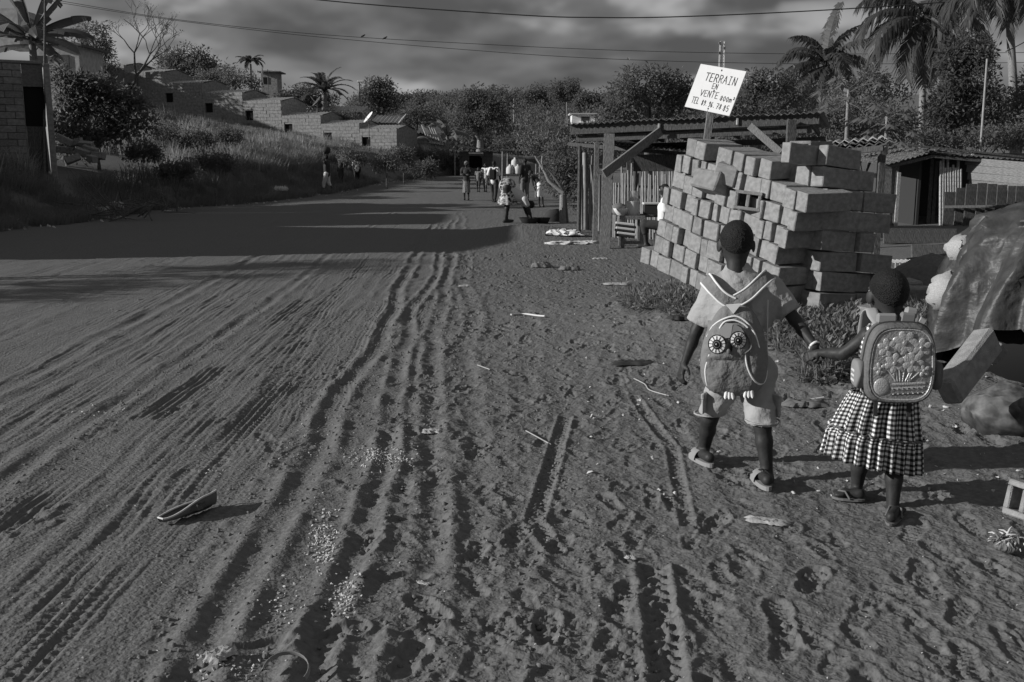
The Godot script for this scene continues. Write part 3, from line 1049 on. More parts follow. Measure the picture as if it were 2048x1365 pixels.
	# bananas and plants at the end of the terrace
	for q in [[868, 285, 62, 7, "middle"], [895, 270, 60, 8, "rightmost"], [848, 268, 66, 6, "leftmost"]]:
		var b := P(q[0], q[1], q[2])
		var o := thing("banana_clump", "%s of three ragged banana plants beside the tin roofs at the terrace end" % q[4], "banana plant", on_land(b.x, b.z), 0.0, "banana plants beside the tin roofs")
		part("stem", tube_mesh([Vector3(0, -0.2, 0), Vector3(0, b.y - o.position.y, 0)], [0.12, 0.08], 7), M.bark_pale, o)
		for i in q[3]:
			var lf := part("leaf", banana_leaf(ra.randf_range(1.3, 1.9), 0.26, deg_to_rad(ra.randf_range(20, 75)), ra.randf_range(1.2, 2.4), 40 + i), M.leaf_light, o)
			lf.position = Vector3(0, b.y - o.position.y - 0.1, 0)
			lf.rotation.y = i * 2.4 + q[0]
	tree_at("kiosk_bush", "dark bush at the roadside left of the kiosk", "bush", 60, [[880, 325, 26, 20], [905, 322, 14, 16], [850, 318, 24, 14]], M.leaf_dark, 0.7, {"trunk": 0.04})
	for q in [[765, 322, 24, 15, 47, "loose bush in front of the lowest terrace wall, behind the walkers"], [800, 312, 24, 18, 50, "small bush under the corner of the lowest terrace house"], [700, 312, 20, 12, 47, "leafy bush below the second lowest terrace window"], [840, 335, 34, 12, 53, "low weeds on the roadside bank right of the walkers"]]:
		tree_at("bank_bush", q[5], "bush", q[4], [[q[0], q[1], q[2], q[3]], [q[0] + q[2] * 0.7, q[1] + q[3] * 0.4, q[2] * 0.6, q[3] * 0.6]], M.leaf, 0.7, {"trunk": 0.03})
	# right of the road, behind the sheds
	tree_at("wide_tree", "wide leafy tree behind the sale sign and shed roof", "tree", 46, [[1290, 172, 62, 30], [1240, 195, 42, 28], [1345, 165, 44, 24], [1300, 212, 84, 28], [1230, 232, 34, 24], [1390, 195, 40, 30]], M.leaf, 0.95, {"trunk": 0.22})
	tree_at("dense_tree", "dense small-leaved tree between the sign and the leaning palm", "tree", 38, [[1540, 168, 40, 26], [1500, 178, 30, 24], [1505, 215, 56, 30], [1590, 195, 40, 38], [1450, 225, 40, 26]], M.leaf, 0.8, {"trunk": 0.18})
	tree_at("backyard_bush", "light bush above the open shed's right end", "bush", 27, [[1560, 262, 40, 20], [1625, 262, 44, 22], [1500, 262, 44, 18]], M.leaf, 0.6, {"trunk": 0.05})
	tree_at("backyard_bush", "mixed bush behind the low tin roofs at the plot's middle", "bush", 26, [[1700, 262, 46, 22], [1770, 265, 46, 20], [1655, 235, 34, 22], [1800, 240, 30, 22]], M.leaf, 0.6, {"trunk": 0.05})
	tree_at("feathery_tree", "open tree with layered sprays of leaves between the two tall palms", "tree", 29, [[1700, 178, 40, 24], [1745, 160, 40, 16], [1780, 190, 34, 14], [1690, 215, 44, 18], [1740, 222, 40, 16]], M.leaf_light, 0.55, {"holes": -0.05, "trunk": 0.09})
	tree_at("great_tree", "big dark tree with glossy leaves at the right, left of the tall mast", "tree", 29, [[1935, 145, 52, 52], [1900, 205, 48, 46], [1965, 215, 48, 50], [1945, 95, 32, 24], [1910, 118, 34, 30], [1895, 250, 40, 30]], M.leaf_dark, 0.55, {"trunk": 0.2, "ll": 0.26, "lw": 0.12, "kind": "big", "dens": 1.2})
	tree_at("edge_tree", "dark tree cut by the right edge of the view", "tree", 30, [[2030, 215, 34, 40], [2065, 185, 34, 40], [2050, 250, 40, 30]], M.leaf_dark, 0.7, {"trunk": 0.15})
	tree_at("hut_hedge", "bushy hedge rising behind the plank hut roof", "bush", 28, [[2010, 272, 50, 22], [1950, 275, 40, 18], [1880, 280, 40, 16], [2060, 260, 40, 30], [1830, 272, 30, 18]], M.leaf, 0.5, {"trunk": 0.04})
	var top := P(1652, 138, 46)
	var foot := P(1640, 300, 46)
	palm("coconut_palm", "leaning coconut palm with an upright spear of young fronds", on_land(foot.x, foot.z), top, 0.14, [[20, 86, 3.1, 0.3], [10, 74, 2.8, 0.9], [200, 70, 2.6, 1.3], [-30, 58, 2.7, 1.2], [170, 48, 2.6, 1.7], [150, 62, 2.5, 1.8], [40, 50, 2.4, 1.6], [190, 20, 2.8, 1.7], [215, -12, 2.9, 1.3], [185, -38, 2.8, 0.8], [240, -20, 2.7, 1.2], [-40, 22, 2.6, 1.8], [0, 35, 2.5, 1.7], [60, 0, 2.5, 1.5], [100, 30, 2.6, 1.7], [280, 30, 2.6, 1.8], [300, -10, 2.6, 1.3], [130, 10, 2.6, 1.5]], M.leaf_dark, 0.30, 1.5)
	top = P(1850, 42, 38)
	foot = P(1848, 300, 38)
	palm("coconut_palm", "tall coconut palm with a bunch of pale nuts and drooping fronds", on_land(foot.x, foot.z), top, 0.13, [[5, 62, 3.0, 1.4], [170, 58, 3.0, 1.6], [185, 32, 3.3, 1.9], [205, 12, 3.3, 1.6], [178, -8, 3.1, 1.5], [225, -30, 3.0, 1.0], [250, -48, 2.9, 0.7], [275, -35, 2.9, 0.9], [300, -25, 2.9, 1.1], [330, -10, 3.1, 1.4], [-5, 14, 3.2, 1.7], [15, 38, 3.2, 1.7], [60, 45, 2.9, 1.5], [100, 30, 2.9, 1.7], [130, 50, 2.9, 1.5], [80, -10, 2.9, 1.2], [140, -20, 2.9, 1.2], [40, -35, 2.9, 0.8], [270, 30, 2.8, 1.8], [310, 40, 2.8, 1.7]], M.leaf_dark, 0.30, 1.9, 9)
	top = P(2012, -42, 30)
	foot = P(2040, 300, 30)
	palm("coconut_palm", "coconut palm whose fronds hang into the top right corner", on_land(foot.x, foot.z), top, 0.13, [[180, 10, 2.4, 1.7], [200, -10, 2.3, 1.5], [215, 20, 2.4, 1.9], [170, 35, 2.3, 1.7], [235, 0, 2.2, 1.7], [270, -10, 2.2, 1.5], [300, 0, 2.3, 1.6], [330, 5, 2.3, 1.7], [0, 25, 2.4, 1.7], [60, 40, 2.3, 1.7], [110, 20, 2.3, 1.6], [150, -30, 2.1, 1.0], [250, -40, 2.1, 0.8]], M.leaf_dark, 0.28, 1.9)
	for q in [[1698, 178, 24.5, 1.0, "papaya tree with long bare leaf stalks above the open shed"], [1775, 232, 24.0, 0.8, "short papaya tree with hanging leaves behind the low tin roofs"]]:
		var b := P(q[0], q[1], q[2])
		var o := thing("papaya_tree", q[4], "papaya tree", on_land(b.x, b.z))
		var hh: float = b.y - o.position.y
		part("trunk", tube_mesh([Vector3(0, -0.2, 0), Vector3(0.02, hh * 0.5, 0), Vector3(0, hh, 0)], [0.07, 0.06, 0.04], 7), M.bark_pale, o)
		for i in 13:
			var a := i * 2.4
			var out := Vector3(cos(a), 0, sin(a))
			var l: float = ra.randf_range(0.55, 0.85) * q[3]
			var y0 := hh - 0.03 * i
			var e := Vector3(0, y0, 0) + out * l + Vector3(0, l * (0.5 - 0.09 * i), 0)
			var lf := MB.new()
			lf.tube([Vector3(0, y0, 0), Vector3(0, y0, 0).lerp(e, 0.5) + Vector3(0, 0.07, 0), e], [0.012, 0.01, 0.007], 5)
			for k in 8:
				var b2 := a + (k - 3.5) * 0.62
				var dr := Vector3(cos(b2), -0.45 - 0.25 * ra.randf(), sin(b2)).normalized()
				var sd := dr.cross(Vector3.UP).normalized() * 0.05
				var tip := e + dr * 0.34
				lf.poly([e, e + dr * 0.16 + sd, tip, e + dr * 0.16 - sd], e - Vector3.UP)
			part("leaf", lf, M.leaf_light, o)
	# the roadside tree off to the left, whose shade lies in streaks across the road
	tree("shade_tree", "open roadside tree casting streaked shade across the road", "tree", on_land(-16.5, -12.0), [[Vector3(-16.4, 4.4, -12.6), Vector3(1.2, 0.7, 1.6)], [Vector3(-15.8, 3.6, -11.1), Vector3(1.0, 0.4, 0.9)], [Vector3(-16.8, 5.0, -13.4), Vector3(1.0, 0.5, 0.8)], [Vector3(-16.6, 3.8, -9.9), Vector3(1.0, 0.25, 0.5)]], M.leaf, 0.5, {"holes": -0.1, "dens": 0.7})
	# single bushes in the weeds of the left bank
	for q in [[330, 262, 26, 16, 40, "dark round bush high among the pale weeds, left of the others"], [395, 275, 30, 17, 40, "wide dark bush in the weeds below the second highest terrace window"], [455, 268, 22, 13, 44, "small bush in the weeds below the third highest terrace window"], [285, 300, 30, 15, 34, "low sprawling bush right of the brush heap"], [430, 320, 34, 14, 37, "flat dark bush low on the bank in the shade"], [350, 335, 36, 16, 33, "low dark bush near the road edge, nearest on the bank"]]:
		tree_at("weed_bush", q[5], "bush", q[4], [[q[0], q[1], q[2], q[3]], [q[0] + q[2] * 0.6, q[1] + q[3] * 0.5, q[2] * 0.6, q[3] * 0.6], [q[0] - q[2] * 0.7, q[1] + q[3] * 0.5, q[2] * 0.5, q[3] * 0.6]], M.leaf_dark, 0.5, {"trunk": 0.03})
	# grass and weeds on the left bank
	var tall := []
	var low := []
	var pale := []
	for i in 15000:
		var zf := ra.randf_range(19.0, 66.0)
		var s := pow(ra.randf(), 1.3) * 15.0 - 0.15
		var x := road_edge(zf) - s
		if x < -0.56 * zf - 1.5: continue
		if x < -13.9 and zf > 30.6 and zf < 40.0: continue
		var g := on_land(x, -zf, -0.03)
		if noise_b.get_noise_2d(x * 0.5 + 30.0, zf * 0.4) < -0.25: continue
		var b := Basis(Vector3.UP, ra.randf() * TAU).rotated(Vector3(1, 0, 0), ra.randf_range(-0.15, 0.15)).scaled(Vector3.ONE * ra.randf_range(0.6, 1.25))
		var wall_gap := (x + 6.58) * -0.30 + (zf - 58.0) * -0.954 if zf < 66.0 else 9.0      # metres in front of the terrace wall
		if wall_gap < 6.0 and x < -6.0: b = b.scaled(Vector3.ONE * (0.35 if wall_gap > -0.5 else 0.6))
		var pn := noise_a.get_noise_2d(x * 0.22, zf * 0.22)
		if s < 2.0 + pn: low.append(Transform3D(b, g))
		elif pn > 0.05 and ra.randf() < 0.6: pale.append(Transform3D(b, g))
		else: tall.append(Transform3D(b, g))
	for q in [["short_grass", low, "g1", 26, 0.42, 0.5, 0.014, 0.7, M.grass_dark, "short fine grass along the left road edge"], ["tall_weeds", tall, "g2", 22, 0.62, 0.6, 0.024, 1.0, M.grass, "tall dark weeds covering the left bank"], ["dry_grass", pale, "g3", 16, 0.95, 0.6, 0.018, 0.7, M.dry_grass, "pale dry grass stalks on the left bank"]]:
		var o := many(q[0], grass_tuft(q[2], q[3], q[4], q[5], q[6], q[7]), q[8], q[1], self)
		o.set_meta("kind", "stuff"); o.set_meta("label", q[9]); o.set_meta("category", "grass")

# ---------------------------------------------------------------- left of the road and the village beyond
func corrugated(a: Vector3, along: Vector3, down: Vector3, pitch := 0.12, amp := 0.022, t := 0.006) -> MB:   # a sheet from a; waves run across «along»
	var m := MB.new()
	var n := maxi(4, int(along.length() / pitch * 4.0))
	var up := along.cross(down).normalized()
	if up.y < 0.0: up = -up
	var g := []
	var h := []
	for j in 2:
		for i in n + 1:
			var p := a + along * (float(i) / n) + down * float(j) + up * amp * sin(i * PI * 0.5)
			g.append(p + up * t); h.append(p - up * t)
	m.grid(g, n + 1, 2, false, [], a + along * 0.5 + down * 0.5 - up * 50.0)
	m.grid(h, n + 1, 2, false, [], a + along * 0.5 + down * 0.5 + up * 50.0)
	var edge := []
	for i in n + 1: edge.append(g[n + 1 + i])
	for i in n + 1: edge.append(h[n + 1 + i])
	m.grid(edge, n + 1, 2)
	edge = []
	for i in n + 1: edge.append(g[i])
	for i in n + 1: edge.append(h[i])
	m.grid(edge, n + 1, 2)
	return m

func house_box(parent: Node3D, w: float, h: float, d: float, th: float, mat_: Material):     # four walls with thickness round an empty inside, from x = 0..w, z = 0..-d
	var m := MB.new()
	m.box(Transform3D(Basis.IDENTITY, Vector3(w * 0.5, h * 0.5, -d + th * 0.5)), Vector3(w, h, th))
	m.box(Transform3D(Basis.IDENTITY, Vector3(th * 0.5, h * 0.5, -d * 0.5)), Vector3(th, h, d - 2.0 * th - 0.004))
	m.box(Transform3D(Basis.IDENTITY, Vector3(w - th * 0.5, h * 0.5, -d * 0.5)), Vector3(th, h, d - 2.0 * th - 0.004))
	part("wall", m, mat_, parent)

func make_left_side():
	var ra := RandomNumberGenerator.new()
	ra.seed = 5150
	# the grey block house at the left edge
	var c0 := P(115, 344, 31)
	var top := P(115, 131, 31).y
	var hb := thing("block_house", "weathered grey concrete block house cut by the left edge, bamboo pole against it", "house", c0 - Vector3(0.889, 0, -0.457) * 9.0 + Vector3(0, -0.25, 0), 0.475)
	var hh := top - c0.y + 0.25
	house_box(hb, 9.0, hh - 0.05, 3.6, 0.16, M.wall_side)
	var core := MB.new()
	core.box(Transform3D(Basis.IDENTITY, Vector3(4.1, hh * 0.5, -0.10)), Vector3(8.2, hh, 0.14))
	core.box(Transform3D(Basis.IDENTITY, Vector3(8.5, hh - 0.35, -0.10)), Vector3(0.58, 0.7, 0.14))
	part("mortar", core, M.mortar, hb)
	for r in 17:
		for k in 6:
			var x0 := 8.2 - 0.5 * (k + 1) + (0.25 if r % 2 else 0.0)
			var bw := 0.485
			if x0 + bw > 8.19: bw = 8.19 - x0
			if r * 0.205 + 0.2 > hh: continue
			var m := MB.new()
			m.cbox(Transform3D(Basis.IDENTITY, Vector3(x0 + bw * 0.5, 0.1025 + r * 0.205, -0.025 + ra.randf_range(-0.006, 0.008))), Vector3(bw, 0.19, 0.06), 0.008, 0.003, ra)
			part("block", m, [M.wall_block, M.wall_block, M.block_dark][ra.randi() % 3], hb)
	part("coping", box_mesh(Vector3(8.75, 0.09, 0.24), 0.01, Vector3(4.37, hh + 0.02, -0.10)), M.block_dark, hb)
	part("corner_post", box_mesh(Vector3(0.17, hh, 0.2), 0.01, Vector3(8.90, hh * 0.5, 0.03)), M.wall_block, hb)
	part("shutter", box_mesh(Vector3(0.57, 1.2, 0.04), 0.004, Vector3(8.5, hh - 1.29, -0.14)), M.black, hb)
	var dm := MB.new()
	for i in 3: dm.cbox(Transform3D(Basis.IDENTITY, Vector3(8.32 + 0.17 * i, (hh - 1.9) * 0.5, -0.08)), Vector3(0.16, hh - 1.9, 0.035), 0.005, 0.003, ra)
	part("door", dm, M.wood_up, hb)
	solo("bamboo_pole", tube_mesh([P(88, 352, 30.7), P(88, 180, 30.7), P(90, -40, 30.7)], [0.045, 0.042, 0.034], 8), M.bark, "tall thin bamboo pole standing in front of the grey block house", "pole")
	# the neighbour's house off to the left, whose shade lies over the road
	var nb := thing("roadside_house", "low block house off to the left whose shade crosses the road", "house", Vector3(-23.7, 0.2, -18.5), -0.31)
	house_box(nb, 9.6, 4.6, 5.6, 0.18, M.wall_block)
	part("front_wall", box_mesh(Vector3(9.6, 4.6, 0.18), 0.0, Vector3(4.8, 2.3, -0.09)), M.wall_block, nb)
	part("roof", corrugated(Vector3(-0.2, 4.78, 0.2), Vector3(10.0, -0.1, 0), Vector3(0, 0, -6.0)), M.tin, nb)
	var nb2 := thing("roadside_house", "second low block house off to the left, next to the grey block house", "house", Vector3(-25.4, 0.6, -24.0))
	house_box(nb2, 9.8, 4.2, 5.0, 0.18, M.wall_block)
	part("front_wall", box_mesh(Vector3(9.8, 4.2, 0.18), 0.0, Vector3(4.9, 2.1, -0.09)), M.wall_block, nb2)
	part("roof", corrugated(Vector3(-0.2, 4.5, 0.2), Vector3(10.2, -0.2, 0), Vector3(0, 0, -5.4)), M.tin, nb2)
	var up := thing("hillside_house", "block house up the slope off to the left whose shade falls on the terrace", "house", on_land(-44.0, -57.5, -0.4))
	var uh := 11.3 - up.position.y
	house_box(up, 8.6, uh, 7.0, 0.18, M.wall_block)
	part("front_wall", box_mesh(Vector3(8.6, uh, 0.18), 0.0, Vector3(4.3, uh * 0.5, -0.09)), M.wall_block, up)
	part("roof", corrugated(Vector3(-0.2, uh + 0.25, 0.3), Vector3(9.0, -0.25, 0), Vector3(0, 0, -7.6)), M.tin, up)
	# pale house behind the banana plant
	var ph := P(62, 145, 50)
	var pale := thing("pale_house", "pale plastered house glimpsed between the banana leaves", "house", Vector3(ph.x, land(ph.x, ph.z), ph.z))
	var pw := 2.45
	var phh := P(62, 92, 50).y - pale.position.y
	part("wall", box_mesh(Vector3(pw, phh, 3.0), 0.0, Vector3(pw * 0.5, phh * 0.5, -1.5)), M.plaster, pale)
	var gb := MB.new()
	gb.box(Transform3D(Basis(Vector3(0, 0, 1), -0.16), Vector3(pw * 0.5 + 0.1, phh + 0.22, -1.4)), Vector3(pw + 0.5, 0.12, 3.6))
	part("roof", gb, M.tin_dark, pale)
	part("window", box_mesh(Vector3(0.5, 0.5, 0.04), 0.0, Vector3(0.6, phh - 0.75, 0.015)), M.dark, pale)
	part("shutter", box_mesh(Vector3(0.4, 0.9, 0.06), 0.0, Vector3(1.75, phh - 0.9, 0.02)), M.wood_up, pale)
	part("upper_wall", box_mesh(Vector3(1.0, 1.9, 2.0), 0.0, Vector3(-1.15, phh + 0.9, -1.4)), M.plaster, pale)
	# banana plant
	var bp := P(62, 62, 33.5)
	var ban := thing("banana_plant", "large dark banana plant with torn hanging leaves above the block house wall", "banana plant", Vector3(bp.x, land(bp.x, bp.z), bp.z))
	var by := bp.y - ban.position.y
	part("stem", tube_mesh([Vector3(0, -0.2, 0), Vector3(0, by * 0.5, 0), Vector3(0, by, 0)], [0.2, 0.16, 0.1], 9), M.bark_pale, ban)
	var spec := [[195, 64, 2.5, 0.5], [170, 78, 2.4, 0.4], [50, 70, 2.5, 0.45], [20, 56, 2.1, 0.4], [8, 30, 2.1, 0.7], [-6, 14, 2.3, 0.9], [-22, -2, 2.2, 0.8], [-40, -16, 2.2, 0.6], [205, 24, 2.5, 1.0], [215, 44, 2.4, 1.1], [235, 8, 2.2, 1.2], [255, 34, 2.0, 1.5], [300, 28, 2.1, 1.6], [120, 50, 2.2, 1.2], [80, 34, 2.2, 1.5], [185, 0, 2.2, 1.0], [320, 6, 2.0, 1.4]]
	for i in spec.size():
		var lf := part("leaf", banana_leaf(spec[i][2], 0.34, deg_to_rad(spec[i][1]), spec[i][3], 60 + i), M.leaf_dark if i % 4 != 2 else M.leaf_light, ban)
		lf.position = Vector3(0, by - 0.03 * i, 0)
		lf.rotation.y = deg_to_rad(spec[i][0])
	# rubble and cut branches beside the block house
	for i in 9:
		var q: Array = [[128, 300], [150, 285], [172, 290], [180, 300], [165, 305], [196, 312], [145, 318], [128, 280], [184, 318]][i]
		var p := P(q[0], q[1], 29.0 - 0.1 * i)
		var m := MB.new()
		m.cbox(Transform3D(Basis.from_euler(Vector3(ra.randf_range(-0.5, 0.5), ra.randf_range(-0.8, 0.8), ra.randf_range(-0.5, 0.5))), Vector3.ZERO), Vector3(0.42, 0.19, 0.17), 0.012, 0.006, ra)
		solo("rubble_block", m, M.block_dark, "loose dark block, %s from the left in the rubble beside the block house" % ["second", "fourth", "fifth", "sixth", "third", "rightmost", "third lowest", "topmost", "last but one"][i], "block", p, "loose blocks beside the block house")
	var br := thing("brush_heap", "heap of cut dead branches on the bank beside the block house", "brushwood", on_land(P(200, 330, 27.5).x, P(200, 330, 27.5).z))
	for i in 46:
		var p := Vector3(ra.randf_range(-1.1, 1.7), ra.randf_range(0.0, 0.55), ra.randf_range(-0.9, 0.6))
		var dr := Vector3(ra.randf_range(-1, 1), ra.randf_range(-0.1, 0.5), ra.randf_range(-0.6, 0.6)).normalized() * ra.randf_range(0.5, 1.4)
		part("branch", tube_mesh([p, p + dr * 0.5 + Vector3(0, ra.randf_range(-0.08, 0.12), 0), p + dr], [0.02, 0.014, 0.006], 5), M.bark, br)
	# the stepped terrace of block houses
	var right := Vector3(P(798, 300, 58).x, 0, P(798, 300, 58).z)
	var dirv := Vector3(0.954, 0, 0.30)
	var turn := -atan2(0.30, 0.954)
	var steps := [[272, 345, 148, 178], [345, 421, 169, 197], [421, 499, 188, 217], [499, 574, 203, 232], [574, 650, 232, 258], [650, 725, 248, 275], [725, 798, 258, 284], [215, 272, 135, 160]]
	var which := ["second highest", "third highest", "fourth highest", "fourth lowest", "third lowest", "second lowest", "lowest", "highest"]
	for si in steps.size():
		var s: Array = steps[si]
		var xs := []
		for px in [s[0], s[1]]:
			var q: float = (px - 1024.0) / FOCAL     # where the sight line crosses the wall's plane
			var num: float = q * (-right.z) - right.x
			xs.append(num / (dirv.x + q * dirv.z))
		var a: Vector3 = right + dirv * xs[0]
		var w: float = xs[1] - xs[0]
		var dd := depth_of(Vector3(a.x, 2.0, a.z))
		var ty := P(s[0], s[2], dd).y
		var wy := P(s[0], s[3], dd).y
		var base := land(a.x, a.z) - 1.2
		var t := thing("terrace_house", "unfinished block row house with one small window, %s of the stepped terrace" % which[si], "house", Vector3(a.x, base, a.z), turn, "stepped row of block houses")
		var h := ty - base
		var deep := 2.9
		var win := Vector2(0.14, wy - base)
		var ws := 0.56
		core = MB.new()
		core.box(Transform3D(Basis.IDENTITY, Vector3(win.x * 0.5, h * 0.5, -0.09)), Vector3(win.x - 0.002, h, 0.14))
		core.box(Transform3D(Basis.IDENTITY, Vector3((win.x + ws + w) * 0.5, h * 0.5, -0.09)), Vector3(w - win.x - ws, h, 0.14))
		core.box(Transform3D(Basis.IDENTITY, Vector3(win.x + ws * 0.5, (win.y - ws * 0.5) * 0.5, -0.09)), Vector3(ws, win.y - ws * 0.5, 0.14))
		core.box(Transform3D(Basis.IDENTITY, Vector3(win.x + ws * 0.5, (win.y + ws * 0.5 + h) * 0.5, -0.09)), Vector3(ws, h - win.y - ws * 0.5, 0.14))
		part("wall", core, M.wall_side, t)
		var bl := MB.new()
		var rows := int(h / 0.2)
		for r in range(maxi(0, rows - 17), rows):
			var y := h - 0.2 * (rows - r) + 0.1
			var x := -0.2 if r % 2 else 0.0
			while x < w - 0.02:
				var x0 := maxf(x, 0.0) + 0.006
				var x1 := minf(x + 0.4, w) - 0.006
				x += 0.4
				if absf(y - win.y) < ws * 0.5 + 0.04 and x1 > win.x and x0 < win.x + ws:
					if x0 < win.x - 0.05: x1 = win.x
					elif x1 > win.x + ws + 0.05: x0 = win.x + ws
					else: continue
				if x1 - x0 < 0.05: continue
				bl.box(Transform3D(Basis.IDENTITY, Vector3((x0 + x1) * 0.5, y, -0.012 + ra.randf_range(-0.008, 0.012))), Vector3(x1 - x0, 0.186, 0.03))
		part("block_courses", bl, M.wall_far, t).set_meta("kind", "stuff")
		part("shutter", box_mesh(Vector3(ws - 0.01, ws - 0.01, 0.03), 0.0, Vector3(win.x + ws * 0.5, win.y, -0.14)), M.black, t)
		var gm := MB.new()
		for gx_ in [w - 0.08, 0.08]:
			if gx_ < 1.0 and si != 7: continue
			var pk := 0.22
			var l3 := [Vector3(gx_ - 0.075, 0, -0.165), Vector3(gx_ - 0.075, 0, -deep), Vector3(gx_ - 0.075, h - 0.05, -deep), Vector3(gx_ - 0.075, h + pk, -deep * 0.5), Vector3(gx_ - 0.075, h - 0.05, -0.165)]
			var r3 := []
			for p in l3: r3.append(p + Vector3(0.15, 0, 0))
			var mid := Vector3(gx_, h * 0.5, -deep * 0.5)
			gm.poly(l3, mid); gm.poly(r3, mid)
			for k in 5: gm.poly([l3[k], l3[(k + 1) % 5], r3[(k + 1) % 5], r3[k]], mid)
		gm.box(Transform3D(Basis.IDENTITY, Vector3(w * 0.5, h * 0.5 - 0.05, -deep - 0.08)), Vector3(w, h - 0.1, 0.15))
		part("gable", gm, M.wall_far, t)
		var rf := MB.new()
		rf.add(corrugated(Vector3(0.0, h + 0.02, -0.2), Vector3(w + 0.06, 0, 0), Vector3(0, 0.22, -deep * 0.5 + 0.2), 0.2))
		rf.add(corrugated(Vector3(0.0, h + 0.245, -deep * 0.5 - 0.02), Vector3(w + 0.06, 0, 0), Vector3(0, -0.22, -deep * 0.5 - 0.1), 0.2))
		part("roof", rf, M.tin_pale, t)
	# things above the terrace roofs
	for q in [[634, 204, 60, "white satellite dish above the third lowest terrace roof"], [738, 236, 57, "white satellite dish on the second lowest terrace gable"], [806, 239, 59, "white satellite dish on the lowest terrace gable"]]:
		var p := P(q[0], q[1], q[2])
		var o := thing("satellite_dish", q[3], "satellite dish", p, deg_to_rad(-35), "satellite dishes on the terrace")
		var g := []
		var ay := Vector3(-0.72, 0.62, 0.12 if q[0] != 738 else 0.3).normalized().rotated(Vector3.UP, deg_to_rad(35))
		var axx := ay.cross(Vector3(0.1, 0.2, 1)).normalized()
		var bs := Basis(axx, ay, axx.cross(ay))
		for j in 5:
			for k in 17:
				var rr_ := 0.40 * j / 4.0
				g.append(bs * Vector3(cos(TAU * k / 16) * rr_, rr_ * rr_ * 0.5, sin(TAU * k / 16) * rr_))
		var m := MB.new()
		m.grid(g, 17, 5)
		part("reflector", m, M.white, o)
		part("mast", tube_mesh([Vector3(0, -1.2, 0.05), Vector3(0, 0, 0)], [0.025, 0.025], 6), M.mid, o)
		part("feed_arm", tube_mesh([bs * Vector3(0, 0.02, 0.4), bs * Vector3(0, 0.5, 0)], [0.012, 0.012], 5), M.mid, o)
	var tv := P(535, 142, 64)
	var an := thing("television_aerial", "thin television aerial with a bright cross bar above the terrace", "aerial", tv)
	part("mast", tube_mesh([Vector3(0, -2.2, 0), Vector3(0, 0.1, 0)], [0.03, 0.025], 6), M.mid, an)
	part("boom", tube_mesh([Vector3(-0.32, 0, 0.1), Vector3(0.5, 0.02, -0.2)], [0.035, 0.035], 6), M.white, an)
	for i in 6: part("element", tube_mesh([Vector3(-0.28 + 0.14 * i, 0.01, 0.09 - 0.05 * i - 0.22), Vector3(-0.28 + 0.14 * i, 0.01, 0.09 - 0.05 * i + 0.22)], [0.012, 0.012], 5), M.white, an)
	part("reflector", box_mesh(Vector3(0.03, 0.42, 0.4), 0.0, Vector3(-0.33, 0.0, 0.1)), M.white, an)
	var ts := P(520, 190, 78)
	var th := thing("upper_room", "small pale upper room with an overhanging flat roof behind the aerial", "house", Vector3(ts.x, land(ts.x, ts.z), ts.z))
	var ty2 := P(520, 146, 78).y - th.position.y
	part("wall", box_mesh(Vector3(1.25, ty2, 1.6), 0.0, Vector3(0.75, ty2 * 0.5, -0.8)), M.wall_far, th)
	part("roof", box_mesh(Vector3(1.75, 0.1, 2.1), 0.02, Vector3(0.8, ty2 + 0.06, -0.8)), M.mortar, th)
	part("window", box_mesh(Vector3(0.4, 0.5, 0.04), 0.0, Vector3(0.5, ty2 - 0.6, 0.015)), M.black, th)
	for q in [[622, 726, 215, 66, 1.4, "long low house with a rippled tin roof behind the terrace"], [742, 800, 236, 62, 1.2, "small tin roofed house behind the lowest terrace house"], [832, 882, 258, 64, 1.6, "shack with loose sloping tin sheets at the end of the terrace"]]:
		var a := P(q[0], q[2], q[3])
		var b := P(q[1], q[2], q[3])
		var g := land(a.x, a.z)
		var o := thing("tin_roof_house", q[5], "house", Vector3(a.x, g, a.z))
		var w: float = b.x - a.x
		var h: float = a.y - g
		part("wall", box_mesh(Vector3(w - 0.2, h - 0.3, 3.4), 0.0, Vector3(w * 0.5, (h - 0.3) * 0.5, -1.9)), M.wall_side, o)
		part("roof", corrugated(Vector3(0, h - 0.25, 0.2), Vector3(w, -0.06, 0), Vector3(0, 0.55, -q[4] * 2.6), 0.24, 0.05), M.tin_pale, o)
	for i in 4:
		var p := P([838, 850, 842, 862][i], [286, 262, 250, 272][i], 62)
		solo("tin_sheet", corrugated(p, Vector3(0.9, -0.05 - 0.1 * i, 0.1), Vector3(0.35, -0.75, 0.7), 0.16, 0.03), M.tin_pale, ["pale tin sheet leaning lowest at the end of the terrace", "tin sheet laid above the pale leaning one", "topmost tin sheet sloping off the terrace gable", "tin sheet nearest the banana plants"][i], "tin sheet", Vector3.ZERO)
	var lp := P(722, 240, 72)
	var lamp := thing("lamp_pole", "thin pale lamp pole rising behind the second lowest terrace house", "lamp pole", Vector3(lp.x, land(lp.x, lp.z), lp.z))
	var ly := P(722, 165, 72).y - lamp.position.y
	part("pole", tube_mesh([Vector3(0, -0.2, 0), Vector3(-0.08, ly, 0)], [0.09, 0.06], 7), M.bark_pale, lamp)
	part("lamp_head", box_mesh(Vector3(0.45, 0.14, 0.2), 0.02, Vector3(0.02, ly + 0.03, 0)), M.pale, lamp)
	for q in [[1028, 246, 1028, 198, 112, 0.1, "thin pale utility pole standing alone in the middle distance"], [1141, 245, 1133, 205, 84, 0.06, "leaning pole in front of the white house"]]:
		var a := P(q[0], q[1], q[4])
		var b := P(q[2], q[3], q[4])
		var g := land(a.x, a.z)
		solo("utility_pole", tube_mesh([Vector3(0, -0.3, 0), Vector3(b.x - a.x, b.y - g, 0)], [q[5], q[5] * 0.8], 7), M.bark_pale, q[6], "pole", Vector3(a.x, g, a.z))
